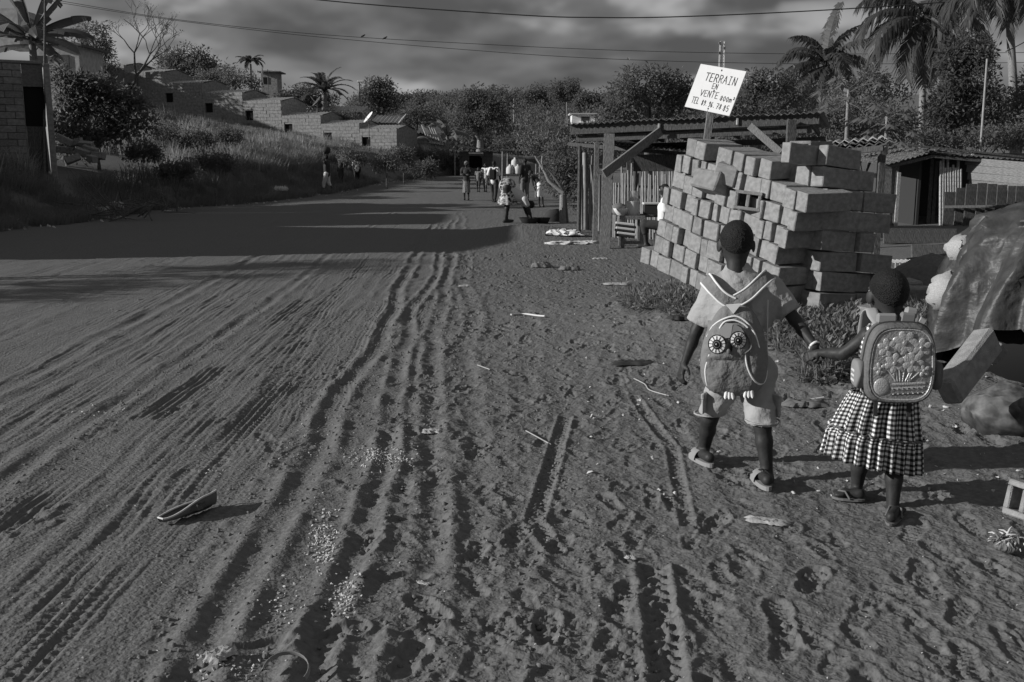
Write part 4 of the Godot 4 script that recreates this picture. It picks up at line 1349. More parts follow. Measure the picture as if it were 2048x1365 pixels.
	var wp := P(1143, 252, 104)
	var wh := thing("white_house", "small white flat-roofed house far back on the right slope", "house", Vector3(wp.x, land(wp.x, wp.z), wp.z))
	var wy2 := P(1143, 229, 104).y - wh.position.y
	part("wall", box_mesh(Vector3(2.4, wy2, 3.0), 0.0, Vector3(1.25, wy2 * 0.5, -1.5)), M.white, wh)
	part("roof", box_mesh(Vector3(2.9, 0.12, 3.4), 0.0, Vector3(1.25, wy2 + 0.065, -1.5)), M.pale, wh)
	part("window", box_mesh(Vector3(0.9, 0.42, 0.04), 0.0, Vector3(1.45, wy2 - 0.45, 0.015)), M.dark, wh)
	part("balcony", box_mesh(Vector3(1.6, 0.3, 0.4), 0.01, Vector3(1.7, wy2 - 0.85, 0.21)), M.white, wh)
	var lt := P(1443, 140, 150)
	var tower := thing("lattice_tower", "far lattice radio tower showing above the sale sign", "tower", Vector3(lt.x, land(lt.x, lt.z), lt.z))
	var lty := P(1443, 84, 150).y - tower.position.y
	for k in 4:
		var o := Vector3(0.3 if k & 1 else -0.3, 0, 0.3 if k & 2 else -0.3)
		part("tower_leg", tube_mesh([o * 1.6, o + Vector3(0, lty, 0)], [0.05, 0.05], 4), M.pale, tower)
	var br2 := MB.new()
	for i in 24:
		var y := lty - 0.45 * i
		br2.tube([Vector3(-0.32, y, 0.3), Vector3(0.32, y - 0.45, 0.3)], [0.03, 0.03], 4)
		br2.tube([Vector3(-0.3, y, 0.3), Vector3(0.3, y, 0.3)], [0.035, 0.035], 4)
		br2.tube([Vector3(0.3, y, 0.3), Vector3(0.3, y - 0.45, -0.3)], [0.03, 0.03], 4)
	part("bracing", br2, M.pale, tower).set_meta("kind", "stuff")
	for i in 3: part("dish", box_mesh(Vector3(0.35, 0.4, 0.2), 0.05, Vector3(-0.45 + 0.7 * (i % 2), lty - 0.3 - 0.7 * i, 0.35)), M.mid, tower)
	# the dark kiosk where the road goes over the rise
	var kp := G(952, 352)
	var kd := depth_of(kp)
	var ks := kd / FOCAL
	var ki := thing("wooden_kiosk", "dark plank kiosk with a propped pale awning at the crest of the road", "kiosk", kp + Vector3(-34 * ks, -0.1, -0.5))
	var kw := 66 * ks
	var kh := 52 * ks
	house_box(ki, kw, kh, 2.4, 0.06, M.wood_up)
	for i in 13:
		var x := kw * (i + 0.5) / 13.0
		if x > kw * 0.30 and x < kw * 0.72: continue
		part("plank", box_mesh(Vector3(kw / 13.0 - 0.01, kh, 0.03), 0.004, Vector3(x, kh * 0.5, 0.0)), M.wood_up, ki)
	part("counter", box_mesh(Vector3(kw * 0.42, kh * 0.36, 0.05), 0.004, Vector3(kw * 0.51, kh * 0.18, 0.0)), M.wood_flat, ki)
	part("awning", box_mesh(Vector3(29 * ks, 0.03, 0.62), 0.0, Vector3(kw * 0.52, 46 * ks, 0.32), Basis(Vector3.RIGHT, -0.22)), M.tin_pale, ki)
	part("prop", tube_mesh([Vector3(kw * 0.7, kh * 0.4, 0.05), Vector3(kw * 0.71, 45 * ks, 0.55)], [0.02, 0.02], 5), M.wood_up, ki)
	part("roof", corrugated(Vector3(-0.3, kh + 0.32, 0.5), Vector3(kw + 0.6, -0.36, 0), Vector3(0, 0.1, -3.2), 0.2), M.tin_dark, ki)
	part("post", tube_mesh([Vector3(-0.25, -0.1, 0.4), Vector3(-0.25, kh + 0.2, 0.4)], [0.05, 0.05], 6), M.bark_pale, ki)
	# the roadside table with water jugs
	var sp := G(1040, 402)
	var sd := depth_of(sp)
	var ss := sd / FOCAL
	var st := thing("roadside_stall", "open roadside stall of thin posts with a flat roof and a shelf", "stall", sp + Vector3(0, 0, -0.9))
	var y1 := 52 * ss
	var y2 := 98 * ss
	for q in [[-36, 0.0], [40, 0.0], [-26, -1.3], [34, -1.3]]:
		part("post", tube_mesh([Vector3(q[0] * ss, -0.2, q[1]), Vector3(q[0] * ss + 0.02, y2, q[1])], [0.045, 0.04], 6), M.bark_pale, st)
	part("roof", box_mesh(Vector3(80 * ss, 0.07, 1.7), 0.01, Vector3(0.02, y2 + 0.03, -0.65), Basis(Vector3(0, 0, 1), -0.03)), M.wood_flat, st)
	part("shelf", box_mesh(Vector3(74 * ss, 0.06, 1.2), 0.006, Vector3(0.03, y1 - 0.03, -0.6)), M.wood_flat, st)
	part("back_board", box_mesh(Vector3(60 * ss, 9 * ss, 0.04), 0.004, Vector3(0.1, 78 * ss, -1.34)), M.wood_mid, st)
	for q in [[-20, 0, "left lower"], [-4, 0, "right lower"], [-13, 1, "top"]]:
		var m := MB.new()
		var g := []
		for j in 9:
			var v := j / 8.0
			var r: float = [0.02, 0.15, 0.165, 0.165, 0.16, 0.13, 0.06, 0.05, 0.01][j]
			for k in 13: g.append(Vector3(cos(TAU * k / 12) * r, [0.0, 0.0, 0.04, 0.16, 0.24, 0.30, 0.34, 0.40, 0.40][j], sin(TAU * k / 12) * r))
		m.grid(g, 13, 9, true)
		solo("water_jug", m, M.pale, "%s of the three pale plastic jugs on the roadside stall" % q[2], "jug", st.position + Vector3(q[0] * ss + (0.07 if q[1] else 0.0), y1 + 0.002 + 0.28 * q[1], -0.35 - 0.12 * q[1]), "jugs on the roadside stall")
	# a pollarded stump with a fallen limb
	var tp := G(1128, 446)
	var td := depth_of(tp)
	var tt := thing("broken_tree", "forked dead stump with a long limb leaning up to the left", "tree", tp)
	var pt := func(px: float, py: float, off := 0.0) -> Vector3: return P(px, py, td - off) - tp
	part("trunk", tube_mesh([pt.call(1126, 450), pt.call(1125, 420), pt.call(1125, 390)], [0.10, 0.085, 0.075], 8), M.bark_pale, tt)
	part("second_stem", tube_mesh([pt.call(1133, 450, -0.15), pt.call(1131, 420, -0.15), pt.call(1129, 385, -0.15)], [0.07, 0.06, 0.05], 7), M.bark, tt)
	part("limb", tube_mesh([pt.call(1127, 386), pt.call(1112, 374), pt.call(1098, 362), pt.call(1090, 345), pt.call(1079, 326), pt.call(1070, 312)], [0.065, 0.058, 0.05, 0.042, 0.034, 0.02], 8), M.bark_pale, tt)
	part("limb", tube_mesh([pt.call(1128, 388), pt.call(1118, 368), pt.call(1105, 350), pt.call(1088, 330)], [0.06, 0.05, 0.036, 0.02], 7), M.bark, tt)
	part("twig", tube_mesh([pt.call(1086, 340), pt.call(1084, 325), pt.call(1085, 312)], [0.045, 0.04, 0.03], 6), M.bark_pale, tt)
	part("twig", tube_mesh([pt.call(1127, 384), pt.call(1123, 372), pt.call(1129, 362)], [0.05, 0.04, 0.02], 6), M.bark, tt)
	tree_at("overhanging_bush", "light leafed bush hanging over the jug stall and the dead limb", "bush", 33, [[1065, 288, 30, 13], [1085, 300, 34, 12], [1110, 290, 34, 20]], M.leaf_light, 0.5, {"trunk": 0.05, "foot": 1135})
	tree_at("plot_hedge", "tall bushy hedge between the dead stump and the open shed", "bush", 31, [[1130, 345, 34, 34], [1150, 375, 34, 40], [1120, 310, 40, 26], [1110, 350, 26, 28], [1160, 330, 30, 40]], M.leaf, 0.55, {"trunk": 0.04})
	tree_at("slope_bush", "broad bush on the slope below the white house", "bush", 70, [[1060, 290, 40, 14], [1120, 272, 50, 22], [1170, 268, 40, 22], [1080, 270, 40, 16], [1015, 290, 30, 14]], M.leaf_far, 0.9, {"trunk": 0.06})

# ---------------------------------------------------------------- the plot on the right: open shed, fences, plank huts, tarpaulin
func make_right_side():
	var ra := RandomNumberGenerator.new()
	ra.seed = 616
	# open shed
	var a := G(1209, 498)
	var da := depth_of(a)
	var fa := P(1141, 250, da + 0.6)
	var fb := P(1640, 227, 17.7)
	var dirr := Vector3(fb.x - fa.x, 0, fb.z - fa.z).normalized()
	var back := Vector3(-dirr.z, 0, dirr.x)
	if back.z > 0.0: back = -back
	var shed := thing("open_shed", "open timber shed with squared posts, diagonal braces and a long tin roof", "shed", a)
	var lo := func(p: Vector3) -> Vector3: return p - a
	var at_ := func(t: float, up: float, b := 0.0) -> Vector3: return fa.lerp(fb, t) + Vector3(0, up, 0) + back * b - a
	# front posts
	var p1 := P(1219, 268, da)
	var m := MB.new()
	beam(m, Vector3(0, -0.3, 0), p1 - a, 0.20, 0.09, Vector3(1, 0, 0.1))
	part("post", m, M.wood_mid, shed)
	var b1 := G(1190, 484)
	m = MB.new()
	beam(m, b1 - a + Vector3(0, -0.3, 0), P(1194, 285, depth_of(b1)) - a, 0.10, 0.08, Vector3(1, 0, 0))
	part("post", m, M.wood_mid, shed)
	m = MB.new()
	var pr := P(1584, 240, 17.75)
	beam(m, Vector3(pr.x, land(pr.x, pr.z) - 0.2, pr.z) - a, pr - a, 0.16, 0.1, Vector3(1, 0, 0))
	part("post", m, M.wood_up, shed)
	for t in [0.12, 0.55, 0.9]:
		m = MB.new()
		var q: Vector3 = at_.call(t, -0.35, 2.6) + a
		beam(m, Vector3(q.x, land(q.x, q.z) - 0.2, q.z) - a, q - a, 0.1, 0.1, Vector3(1, 0, 0))
		part("post", m, M.wood_up, shed)
	# braces
	m = MB.new()
	beam(m, P(1208, 348, da - 0.12) - a, P(1322, 262, da + 0.0) - a, 0.17, 0.05, Vector3(0.5, 1, 0))
	part("brace", m, M.wood_mid, shed)
	m = MB.new()
	beam(m, P(1500, 252, 18.0) - a, P(1562, 306, 17.7) - a, 0.13, 0.05, Vector3(0.5, 1, 0))
	part("brace", m, M.wood_mid, shed)
	# fascia, plates, rafters, tin
	m = MB.new()
	beam(m, at_.call(0.0, -0.10), at_.call(1.0, -0.10), 0.17, 0.035, Vector3.UP)
	part("fascia", m, M.wood_up, shed)
	m = MB.new()
	beam(m, at_.call(0.02, -0.27, 0.12), at_.call(0.97, -0.27, 0.12), 0.12, 0.08, Vector3.UP)
	part("front_beam", m, M.wood_up, shed)
	m = MB.new()
	beam(m, at_.call(0.0, -0.40, 2.6), at_.call(1.0, -0.40, 2.6), 0.12, 0.08, Vector3.UP)
	part("rear_beam", m, M.wood_up, shed)
	for i in 9:
		m = MB.new()
		var t := 0.03 + 0.117 * i
		beam(m, at_.call(t, -0.13, 0.05), at_.call(t, -0.27, 3.0), 0.10, 0.05, Vector3.UP)
		part("rafter", m, M.wood_up, shed)
	for i in 5:
		var t0 := i / 5.0 - 0.008
		var al: Vector3 = at_.call(t0 + 0.222, 0.0) - at_.call(t0, 0.0)
		part("roof_sheet", corrugated(at_.call(t0, 0.012 + 0.012 * (i % 2), -0.12), al, back * 3.3 + Vector3(0, -0.16, 0), 0.11, 0.018), M.tin, shed)
	for q in [[1318, 254], [1475, 243]]:
		part("clip", box_mesh(Vector3(0.035, 0.12, 0.03), 0.003, P(q[0], q[1], lerpf(da + 0.6, 17.7, (q[0] - 1141.0) / 499.0) - 0.06) - a), M.pale, shed)
	# low roof behind
	var lr := thing("low_lean_to", "low lean-to roof of old tin behind the open shed", "shelter", G(1165, 470))
	var l0 := P(1138, 281, 22.0) - lr.position
	var l1 := P(1395, 302, 20.0) - lr.position
	part("roof", corrugated(l0, l1 - l0, Vector3(0.5, 0.12, -2.0), 0.12), M.tin, lr)
	m = MB.new()
	beam(m, l0 + Vector3(0, -0.08, -0.05), l1 + Vector3(0, -0.08, -0.05), 0.08, 0.05)
	part("beam", m, M.wood_up, lr)
	for px in [1160, 1272, 1380]:
		var q := P(px, 292, lerpf(22.0, 20.0, (px - 1138.0) / 257.0) - 0.1) - lr.position
		part("post", tube_mesh([Vector3(q.x, -0.3, q.z), q], [0.05, 0.045], 6), M.wood_up, lr)
	for i in 4:
		var q := P(1278 + i * 22, 326, 20.4) - lr.position
		part("board", box_mesh(Vector3(0.225, 0.34, 0.025), 0.004, q), M.wood_up, lr)
	# bamboo fence
	var fe := thing("bamboo_fence", "fence of split bamboo poles behind the market table under the shed", "fence", G(1290, 470))
	for i in 27:
		var px := 1222.0 + 5.0 * i + ra.randf_range(-1.5, 1.5)
		var d := 21.2 - 0.02 * i
		var tp: float = 336.0 + ra.randf_range(0, 16) - (20.0 if ra.randf() < 0.12 else 0.0)
		if px < 1240: tp = 366.0
		var q := P(px + ra.randf_range(-2, 2), tp, d)
		var g := P(px, 440, d)
		part("bamboo_pole", tube_mesh([Vector3(g.x, land(g.x, g.z) - 0.2, g.z) - fe.position, q.lerp(g, 0.5) - fe.position + Vector3(ra.randf_range(-0.01, 0.01), 0, 0), q - fe.position], [0.026, 0.024, 0.021], 6), M.bamboo, fe)
	m = MB.new()
	beam(m, P(1218, 372, 21.3) - fe.position, P(1395, 376, 20.7) - fe.position, 0.05, 0.03)
	part("rail", m, M.wood_up, fe)
	var fp := thing("pole_screen", "few thick pale poles standing apart left of the shed's front post", "fence", G(1172, 440))
	for q in [[1170, 306, 1171, 425, 0.07], [1160, 330, 1165, 430, 0.05], [1184, 312, 1180, 420, 0.045], [1181, 330, 1190, 400, 0.05], [1177, 345, 1168, 440, 0.04], [1199, 350, 1199, 420, 0.045]]:
		var u := P(q[0], q[1], 23.0) - fp.position
		var v := P(q[2], q[3], 23.0) - fp.position
		part("pole", tube_mesh([v + Vector3(0, -0.5, 0), u.lerp(v, 0.5), u], [q[4], q[4] * 0.95, q[4] * 0.9], 7), M.bamboo, fp)
	# market table and goods
	var tg := G(1262, 496)
	var td := depth_of(tg)
	var ts := td / FOCAL
	var tb := thing("market_table", "small rough wooden table with a cross bar under the open shed", "table", tg)
	var tw := 44.0 * ts
	var thh := 60.0 * ts
	part("tabletop", box_mesh(Vector3(tw + 0.06, 0.07, 0.5), 0.006, Vector3(0.02, thh, -0.22)), M.wood_mid, tb)
	for q in [[-0.5, 0.0], [0.5, 0.0], [-0.5, -0.42], [0.5, -0.42]]:
		part("leg", box_mesh(Vector3(0.07, thh, 0.06), 0.005, Vector3(q[0] * (tw - 0.06) + 0.02, thh * 0.5 - 0.03, q[1])), M.wood_mid, tb)
	part("stretcher", box_mesh(Vector3(tw - 0.1, 0.06, 0.035), 0.004, Vector3(0.02, 0.1, 0.0)), M.wood_mid, tb)
	part("stretcher", box_mesh(Vector3(tw - 0.1, 0.06, 0.035), 0.004, Vector3(0.02, 0.1, -0.42)), M.wood_mid, tb)
	var lathe := func(prof: Array, seg := 16) -> MB:
		var mm := MB.new()
		var g := []
		for q in prof:
			for k in seg + 1: g.append(Vector3(cos(TAU * k / seg) * q[0], q[1], sin(TAU * k / seg) * q[0]))
		mm.grid(g, seg + 1, prof.size(), true)
		return mm
	var ty := thh + 0.037
	var clear := StandardMaterial3D.new()
	clear.albedo_color = Color(0.8, 0.8, 0.8, 0.5)
	clear.transparency = BaseMaterial3D.TRANSPARENCY_ALPHA
	clear.roughness = 0.4
	solo("plastic_bucket", lathe.call([[0.01, 0.0], [0.10, 0.0], [0.115, 0.12], [0.13, 0.26], [0.14, 0.265], [0.13, 0.27], [0.12, 0.26], [0.09, 0.02], [0.01, 0.015]]), M.pale, "pale round plastic bucket standing on the market table", "bucket", tg + Vector3(0.04, ty, -0.15))
	var bin := thing("clear_bin", "see-through plastic food bin standing in the pale bucket", "container", tg + Vector3(0.04, ty + 0.12, -0.15))
	part("body", lathe.call([[0.085, 0.0], [0.10, 0.33], [0.106, 0.335]]), clear, bin)
	part("food", lathe.call([[0.01, 0.0], [0.08, 0.0], [0.09, 0.18], [0.05, 0.22], [0.005, 0.23]]), M.pale, bin)
	solo("enamel_bowl", lathe.call([[0.01, 0.0], [0.09, 0.0], [0.15, 0.08], [0.17, 0.13], [0.16, 0.13], [0.14, 0.08], [0.01, 0.02]]), M.cloth_white, "white bowl at the left end of the market table", "bowl", tg + Vector3(-0.16, ty, -0.22))
	solo("lidded_pot", lathe.call([[0.01, 0.0], [0.11, 0.0], [0.13, 0.05], [0.13, 0.15], [0.14, 0.16], [0.10, 0.2], [0.02, 0.22], [0.02, 0.25], [0.005, 0.25]]), M.mid, "grey lidded pot behind the white bowl", "pot", tg + Vector3(-0.20, ty, -0.40))
	var sk := thing("striped_bag", "white and dark striped bag hanging against the market table's legs", "bag", tg + Vector3(-0.12, thh - 0.34, 0.06))
	for i in 6:
		part("stripe", box_mesh(Vector3(0.36, 0.045, 0.14 + 0.01 * (i % 2)), 0.01, Vector3(0.02 * sin(i * 2.0), 0.046 * i, -0.02), Basis(Vector3(0, 0, 1), -0.12)), M.cloth_white if i % 2 else M.dark, sk)
	var t2 := thing("side_table", "second low table with a lidded chest, beside the bamboo fence", "table", G(1306, 492))
	part("tabletop", box_mesh(Vector3(0.5, 0.05, 0.4), 0.005, Vector3(0, 0.58, -0.1)), M.wood_up, t2)
	for q in [[-0.2, 0.06], [0.2, 0.06], [-0.2, -0.26], [0.2, -0.26]]:
		part("leg", box_mesh(Vector3(0.05, 0.56, 0.05), 0.004, Vector3(q[0], 0.28, q[1])), M.wood_up, t2)
	var ch := thing("lidded_chest", "dark boxy container with a pale lid on the second table", "box", t2.position + Vector3(-0.04, 0.608, -0.08))
	part("body", box_mesh(Vector3(0.30, 0.18, 0.24), 0.01, Vector3(0, 0.09, 0)), M.dark, ch)
	part("lid", box_mesh(Vector3(0.33, 0.04, 0.27), 0.01, Vector3(0, 0.203, 0)), M.pale, ch)
	# sacks dropped on the sand before the shed
	var cl := G(1145, 482)
	for q in [[1128, 470, 0.34, 0.10, "crumpled pale sack lying on the sand left of the shed post"], [1150, 488, 0.5, 0.05, "thin pale cloth strip trailing towards the shed post"]]:
		var o := G(q[0], q[1])
		m = MB.new()
		var g := []
		for j in 15:
			for i in 23:
				var u := i / 22.0 * 2.0 - 1.0
				var v := j / 14.0 * 2.0 - 1.0
				var rim := 1.0 - maxf(absf(u), absf(v))
				var wv := noise_a.get_noise_2d(u * 2.3 + q[0], v * 2.3)
				var x: float = u * q[2] * 1.15 + 0.12 * wv
				var z: float = v * q[2] * (0.6 if q[3] > 0.06 else 0.32) + 0.16 * noise_b.get_noise_2d(u * 2.0, q[1] + v) - (0.12 * u if q[3] < 0.06 else 0.0)
				g.append(Vector3(x, 0.006 + q[3] * (minf(1.0, rim * 3.0)) * (0.6 + 0.9 * absf(noise_a.get_noise_2d(u * 3.6, v * 4.0 + q[1]))), z))
		m.grid(g, 23, 15, false, [], Vector3(0, -9, 0))
		solo("cloth_sack", m, M.cloth_white, q[4], "sack", o)
	# dark heap of charcoal bags by the stump
	var hp := G(1108, 444)
	m = MB.new()
	m.ball(Vector3(0, 0.06, 0), Vector3(0.3, 0.3, 0.22), 12, 8)
	for i in m.v.size(): m.v[i] += Vector3(0.06, 0.08, 0.05) * noise_a.get_noise_3d(m.v[i].x * 6.0, m.v[i].y * 6.0, m.v[i].z * 6.0)
	solo("charcoal_heap", m, M.dark, "small dark heap on the ground at the foot of the dead stump", "heap", hp)
	make_huts(ra)
	make_tarpaulin(ra)

func make_huts(ra: RandomNumberGenerator):
	# low roof of layered tin behind the block pile
	var o := P(1700, 300, 13.2)
	var t := thing("tin_shelter", "low shelter roofed with layered rusty tin behind the block pile", "shelter", on_land(o.x, o.z))
	var q0 := t.position
	for i in 4:
		var a := P(1636 + 6 * i, [304, 292, 287, 300][i], 12.9 + 0.3 * i) - q0
		var b := P(1795 - 10 * i, [282, 279, 275, 288][i], 12.4 + 0.3 * i) - q0
		part("roof_sheet", corrugated(a, b - a, Vector3(0.5, 0.05, -1.4), 0.12, 0.02), [M.tin, M.tin_dark, M.tin_pale, M.tin][i], t)
	var m := MB.new()
	beam(m, P(1640, 310, 12.8) - q0, P(1768, 296, 12.3) - q0, 0.07, 0.06)
	part("beam", m, M.wood_up, t)
	for px in [1660, 1715, 1765]:
		var u := P(px, 300, 12.55) - q0
		m = MB.new()
		beam(m, Vector3(u.x, -0.3, u.z), u, 0.08, 0.08, Vector3(1, 0, 0))
		part("post", m, M.wood_up, t)
	# plank hut with the dark doorway
	var d := 23.0
	var k := d / FOCAL
	var base := P(1800, 478, d)
	var h := thing("plank_hut", "low hut of old upright planks with a black doorway and tin roof", "hut", on_land(base.x, base.z))
	q0 = h.position
	var floor_y := -0.2
	var px2 := func(px: float, py: float, off := 0.0) -> Vector3: return P(px, py, d - off) - q0
	var plank := func(x0: float, x1: float, y0: float, mt: Material, off := 0.0, y1 := 9999.0):
		var a: Vector3 = px2.call(x0, y0, off)
		var b: Vector3 = px2.call(x1, y0 + ra.randf_range(-2, 2), off)
		var low: float = floor_y if y1 > 9000.0 else (px2.call(x0, y1, off) as Vector3).y
		var mm := MB.new()
		mm.cbox(Transform3D(Basis(Vector3(0, 0, 1), ra.randf_range(-0.012, 0.012)), Vector3((a.x + b.x) * 0.5, (a.y + low) * 0.5, a.z + ra.randf_range(-0.012, 0.012))), Vector3(b.x - a.x - 0.012, a.y - low, 0.03), 0.004, 0.004, ra)
		part("plank", mm, mt, h)
	for q in [[1770, 1786, 322], [1787, 1801, 318]]: plank.call(q[0], q[1], q[2], M.wood_mid)
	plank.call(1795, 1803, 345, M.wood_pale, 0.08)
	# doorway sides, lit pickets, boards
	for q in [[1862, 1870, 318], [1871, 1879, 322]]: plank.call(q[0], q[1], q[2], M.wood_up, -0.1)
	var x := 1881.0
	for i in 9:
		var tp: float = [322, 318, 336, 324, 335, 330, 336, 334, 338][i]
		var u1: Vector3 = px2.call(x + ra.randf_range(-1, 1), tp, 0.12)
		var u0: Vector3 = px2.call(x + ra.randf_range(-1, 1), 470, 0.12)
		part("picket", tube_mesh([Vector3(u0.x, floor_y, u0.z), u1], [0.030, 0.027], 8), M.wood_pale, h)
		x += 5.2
	for i in 4:
		var y := 322.0 + 15.0 * i
		m = MB.new()
		beam(m, px2.call(1932 + 2 * i, y, 0.0), px2.call(2078, y + 12, 1.3), 0.16, 0.03, Vector3.UP)
		part("board", m, M.wood_weathered if i < 3 else M.wood_mid, h)
	# lower, darker boards leaning in front
	x = 1890.0
	for i in 9:
		var w := ra.randf_range(15, 24)
		plank.call(x, x + w, [384, 376, 368, 366, 368, 370, 372, 372, 370][i], M.wood_up, 0.35 + 0.16 * i)
		x += w
	m = MB.new()
	beam(m, px2.call(1890, 414, 0.42), px2.call(2075, 412, 1.7), 0.06, 0.03)
	part("rail", m, M.wood_up, h)
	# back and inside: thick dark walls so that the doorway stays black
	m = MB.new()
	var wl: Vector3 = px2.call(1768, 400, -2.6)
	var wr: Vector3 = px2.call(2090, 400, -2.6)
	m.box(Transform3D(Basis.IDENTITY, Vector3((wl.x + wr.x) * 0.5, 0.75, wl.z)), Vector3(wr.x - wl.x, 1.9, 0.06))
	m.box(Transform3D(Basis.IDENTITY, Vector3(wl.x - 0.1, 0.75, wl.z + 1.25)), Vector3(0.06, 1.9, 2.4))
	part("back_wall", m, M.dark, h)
	for q in [[[1772, 330], [1870, 306], 0], [[1864, 306], [2080, 326], 1]]:
		var a: Vector3 = px2.call(q[0][0], q[0][1], 0.35)
		var b: Vector3 = px2.call(q[1][0], q[1][1], 0.35)
		for s in 3:
			var u := a.lerp(b, s / 3.0)
			var v := a.lerp(b, (s + 1.08) / 3.0)
			part("roof_sheet", corrugated(u + Vector3(0, 0.012 * s, 0), v - u, Vector3(0.0, 0.17, -3.1), 0.11, 0.018), [M.tin, M.tin_dark, M.tin][(s + q[2]) % 3], h)
		m = MB.new()
		beam(m, a + Vector3(0, -0.07, -0.05), b + Vector3(0, -0.07, -0.05), 0.07, 0.05)
		part("eave_beam", m, M.wood_up, h)
	m = MB.new()
	beam(m, px2.call(1815, 290, 0.0), px2.call(2085, 318, 0.3), 0.045, 0.045)
	part("ridge_pole", m, M.wood_up, h)
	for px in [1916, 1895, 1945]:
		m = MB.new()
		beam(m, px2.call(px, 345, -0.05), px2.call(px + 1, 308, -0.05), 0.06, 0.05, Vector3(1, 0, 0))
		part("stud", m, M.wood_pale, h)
	for i in 5:
		part("roof_scrap", box_mesh(Vector3(ra.randf_range(0.12, 0.3), 0.02, 0.2), 0.003, px2.call(1850 + 9 * i, 301 + ra.randf_range(-3, 3), 0.3), Basis.from_euler(Vector3(0, ra.randf(), ra.randf_range(-0.4, 0.4)))), M.tin_dark, h)
	# tall pipe mast
	var mp := P(1962, 300, 26)
	solo("aerial_mast", tube_mesh([Vector3(0, 0, 0), P(1966, 240, 26) - Vector3(mp.x, land(mp.x, mp.z), mp.z), P(1975, 118, 26) - Vector3(mp.x, land(mp.x, mp.z), mp.z)], [0.035, 0.032, 0.028], 7), M.bamboo, "tall thin pale mast rising behind the plank hut", "mast", Vector3(mp.x, land(mp.x, mp.z), mp.z))
	# wire crate and low clutter at the doorway
	for q in [[1862, 505, 15.5, 0.9, 0.16, 0.3, "dark plank lying before the hut's doorway", 0.3], [1905, 500, 16.5, 1.3, 0.22, 0.25, "long dark board lying against the low hut boards", -0.1], [1810, 515, 13.0, 0.7, 0.14, 0.3, "short dark plank at the right end of the block stack", 0.5], [1880, 530, 12.0, 0.8, 0.20, 0.3, "weathered board on edge before the covered heap", -0.4], [1840, 478, 19.0, 1.4, 0.3, 0.2, "low dark sill board across the hut's doorway", 0.0]]:
		var p := P(q[0], q[1], q[2])
		p.y = land(p.x, p.z)
		var bm := MB.new()
		bm.cbox(Transform3D(Basis.from_euler(Vector3(-0.3, q[7], ra.randf_range(-0.1, 0.1))), Vector3(0, q[4] * 0.45, 0)), Vector3(q[3], q[4], 0.04), 0.004, 0.004, ra)
		solo("scrap_board", bm, M.wood_up, q[6], "board", p)
	for q in [[1868, 520, 11.2, 0.30, "dark cut stump standing between the stack and the covered heap"], [1845, 535, 10.4, 0.22, "lower dark stump beside the earth mound"]]:
		var p := P(q[0], q[1], q[2])
		p.y = land(p.x, p.z)
		solo("tree_stump", tube_mesh([Vector3(0, -0.05, 0), Vector3(0.01, q[3] * 0.6, 0), Vector3(0.0, q[3] * 1.5, 0.0)], [0.2, 0.16, 0.15], 10), M.bark, q[4], "stump", p)
	var cr := thing("wire_cage", "low wire poultry cage on the ground before the black doorway", "cage", on_land(P(1835, 500, 13.5).x, P(1835, 500, 13.5).z))
	m = MB.new()
	for i in 13:
		var xx := -0.36 + 0.06 * i
		m.tube([Vector3(xx, 0, 0.2), Vector3(xx, 0.26, 0.2), Vector3(xx, 0.26, -0.25)], [0.005, 0.005, 0.005], 4)
	for i in 5: m.tube([Vector3(-0.36, 0.06 * i + 0.02, 0.2), Vector3(0.36, 0.06 * i + 0.02, 0.2)], [0.005, 0.005], 4)
	part("bars", m, M.pale, cr).set_meta("kind", "stuff")
	part("base", box_mesh(Vector3(0.76, 0.03, 0.5), 0.005, Vector3(0, 0.016, -0.02)), M.wood_up, cr)

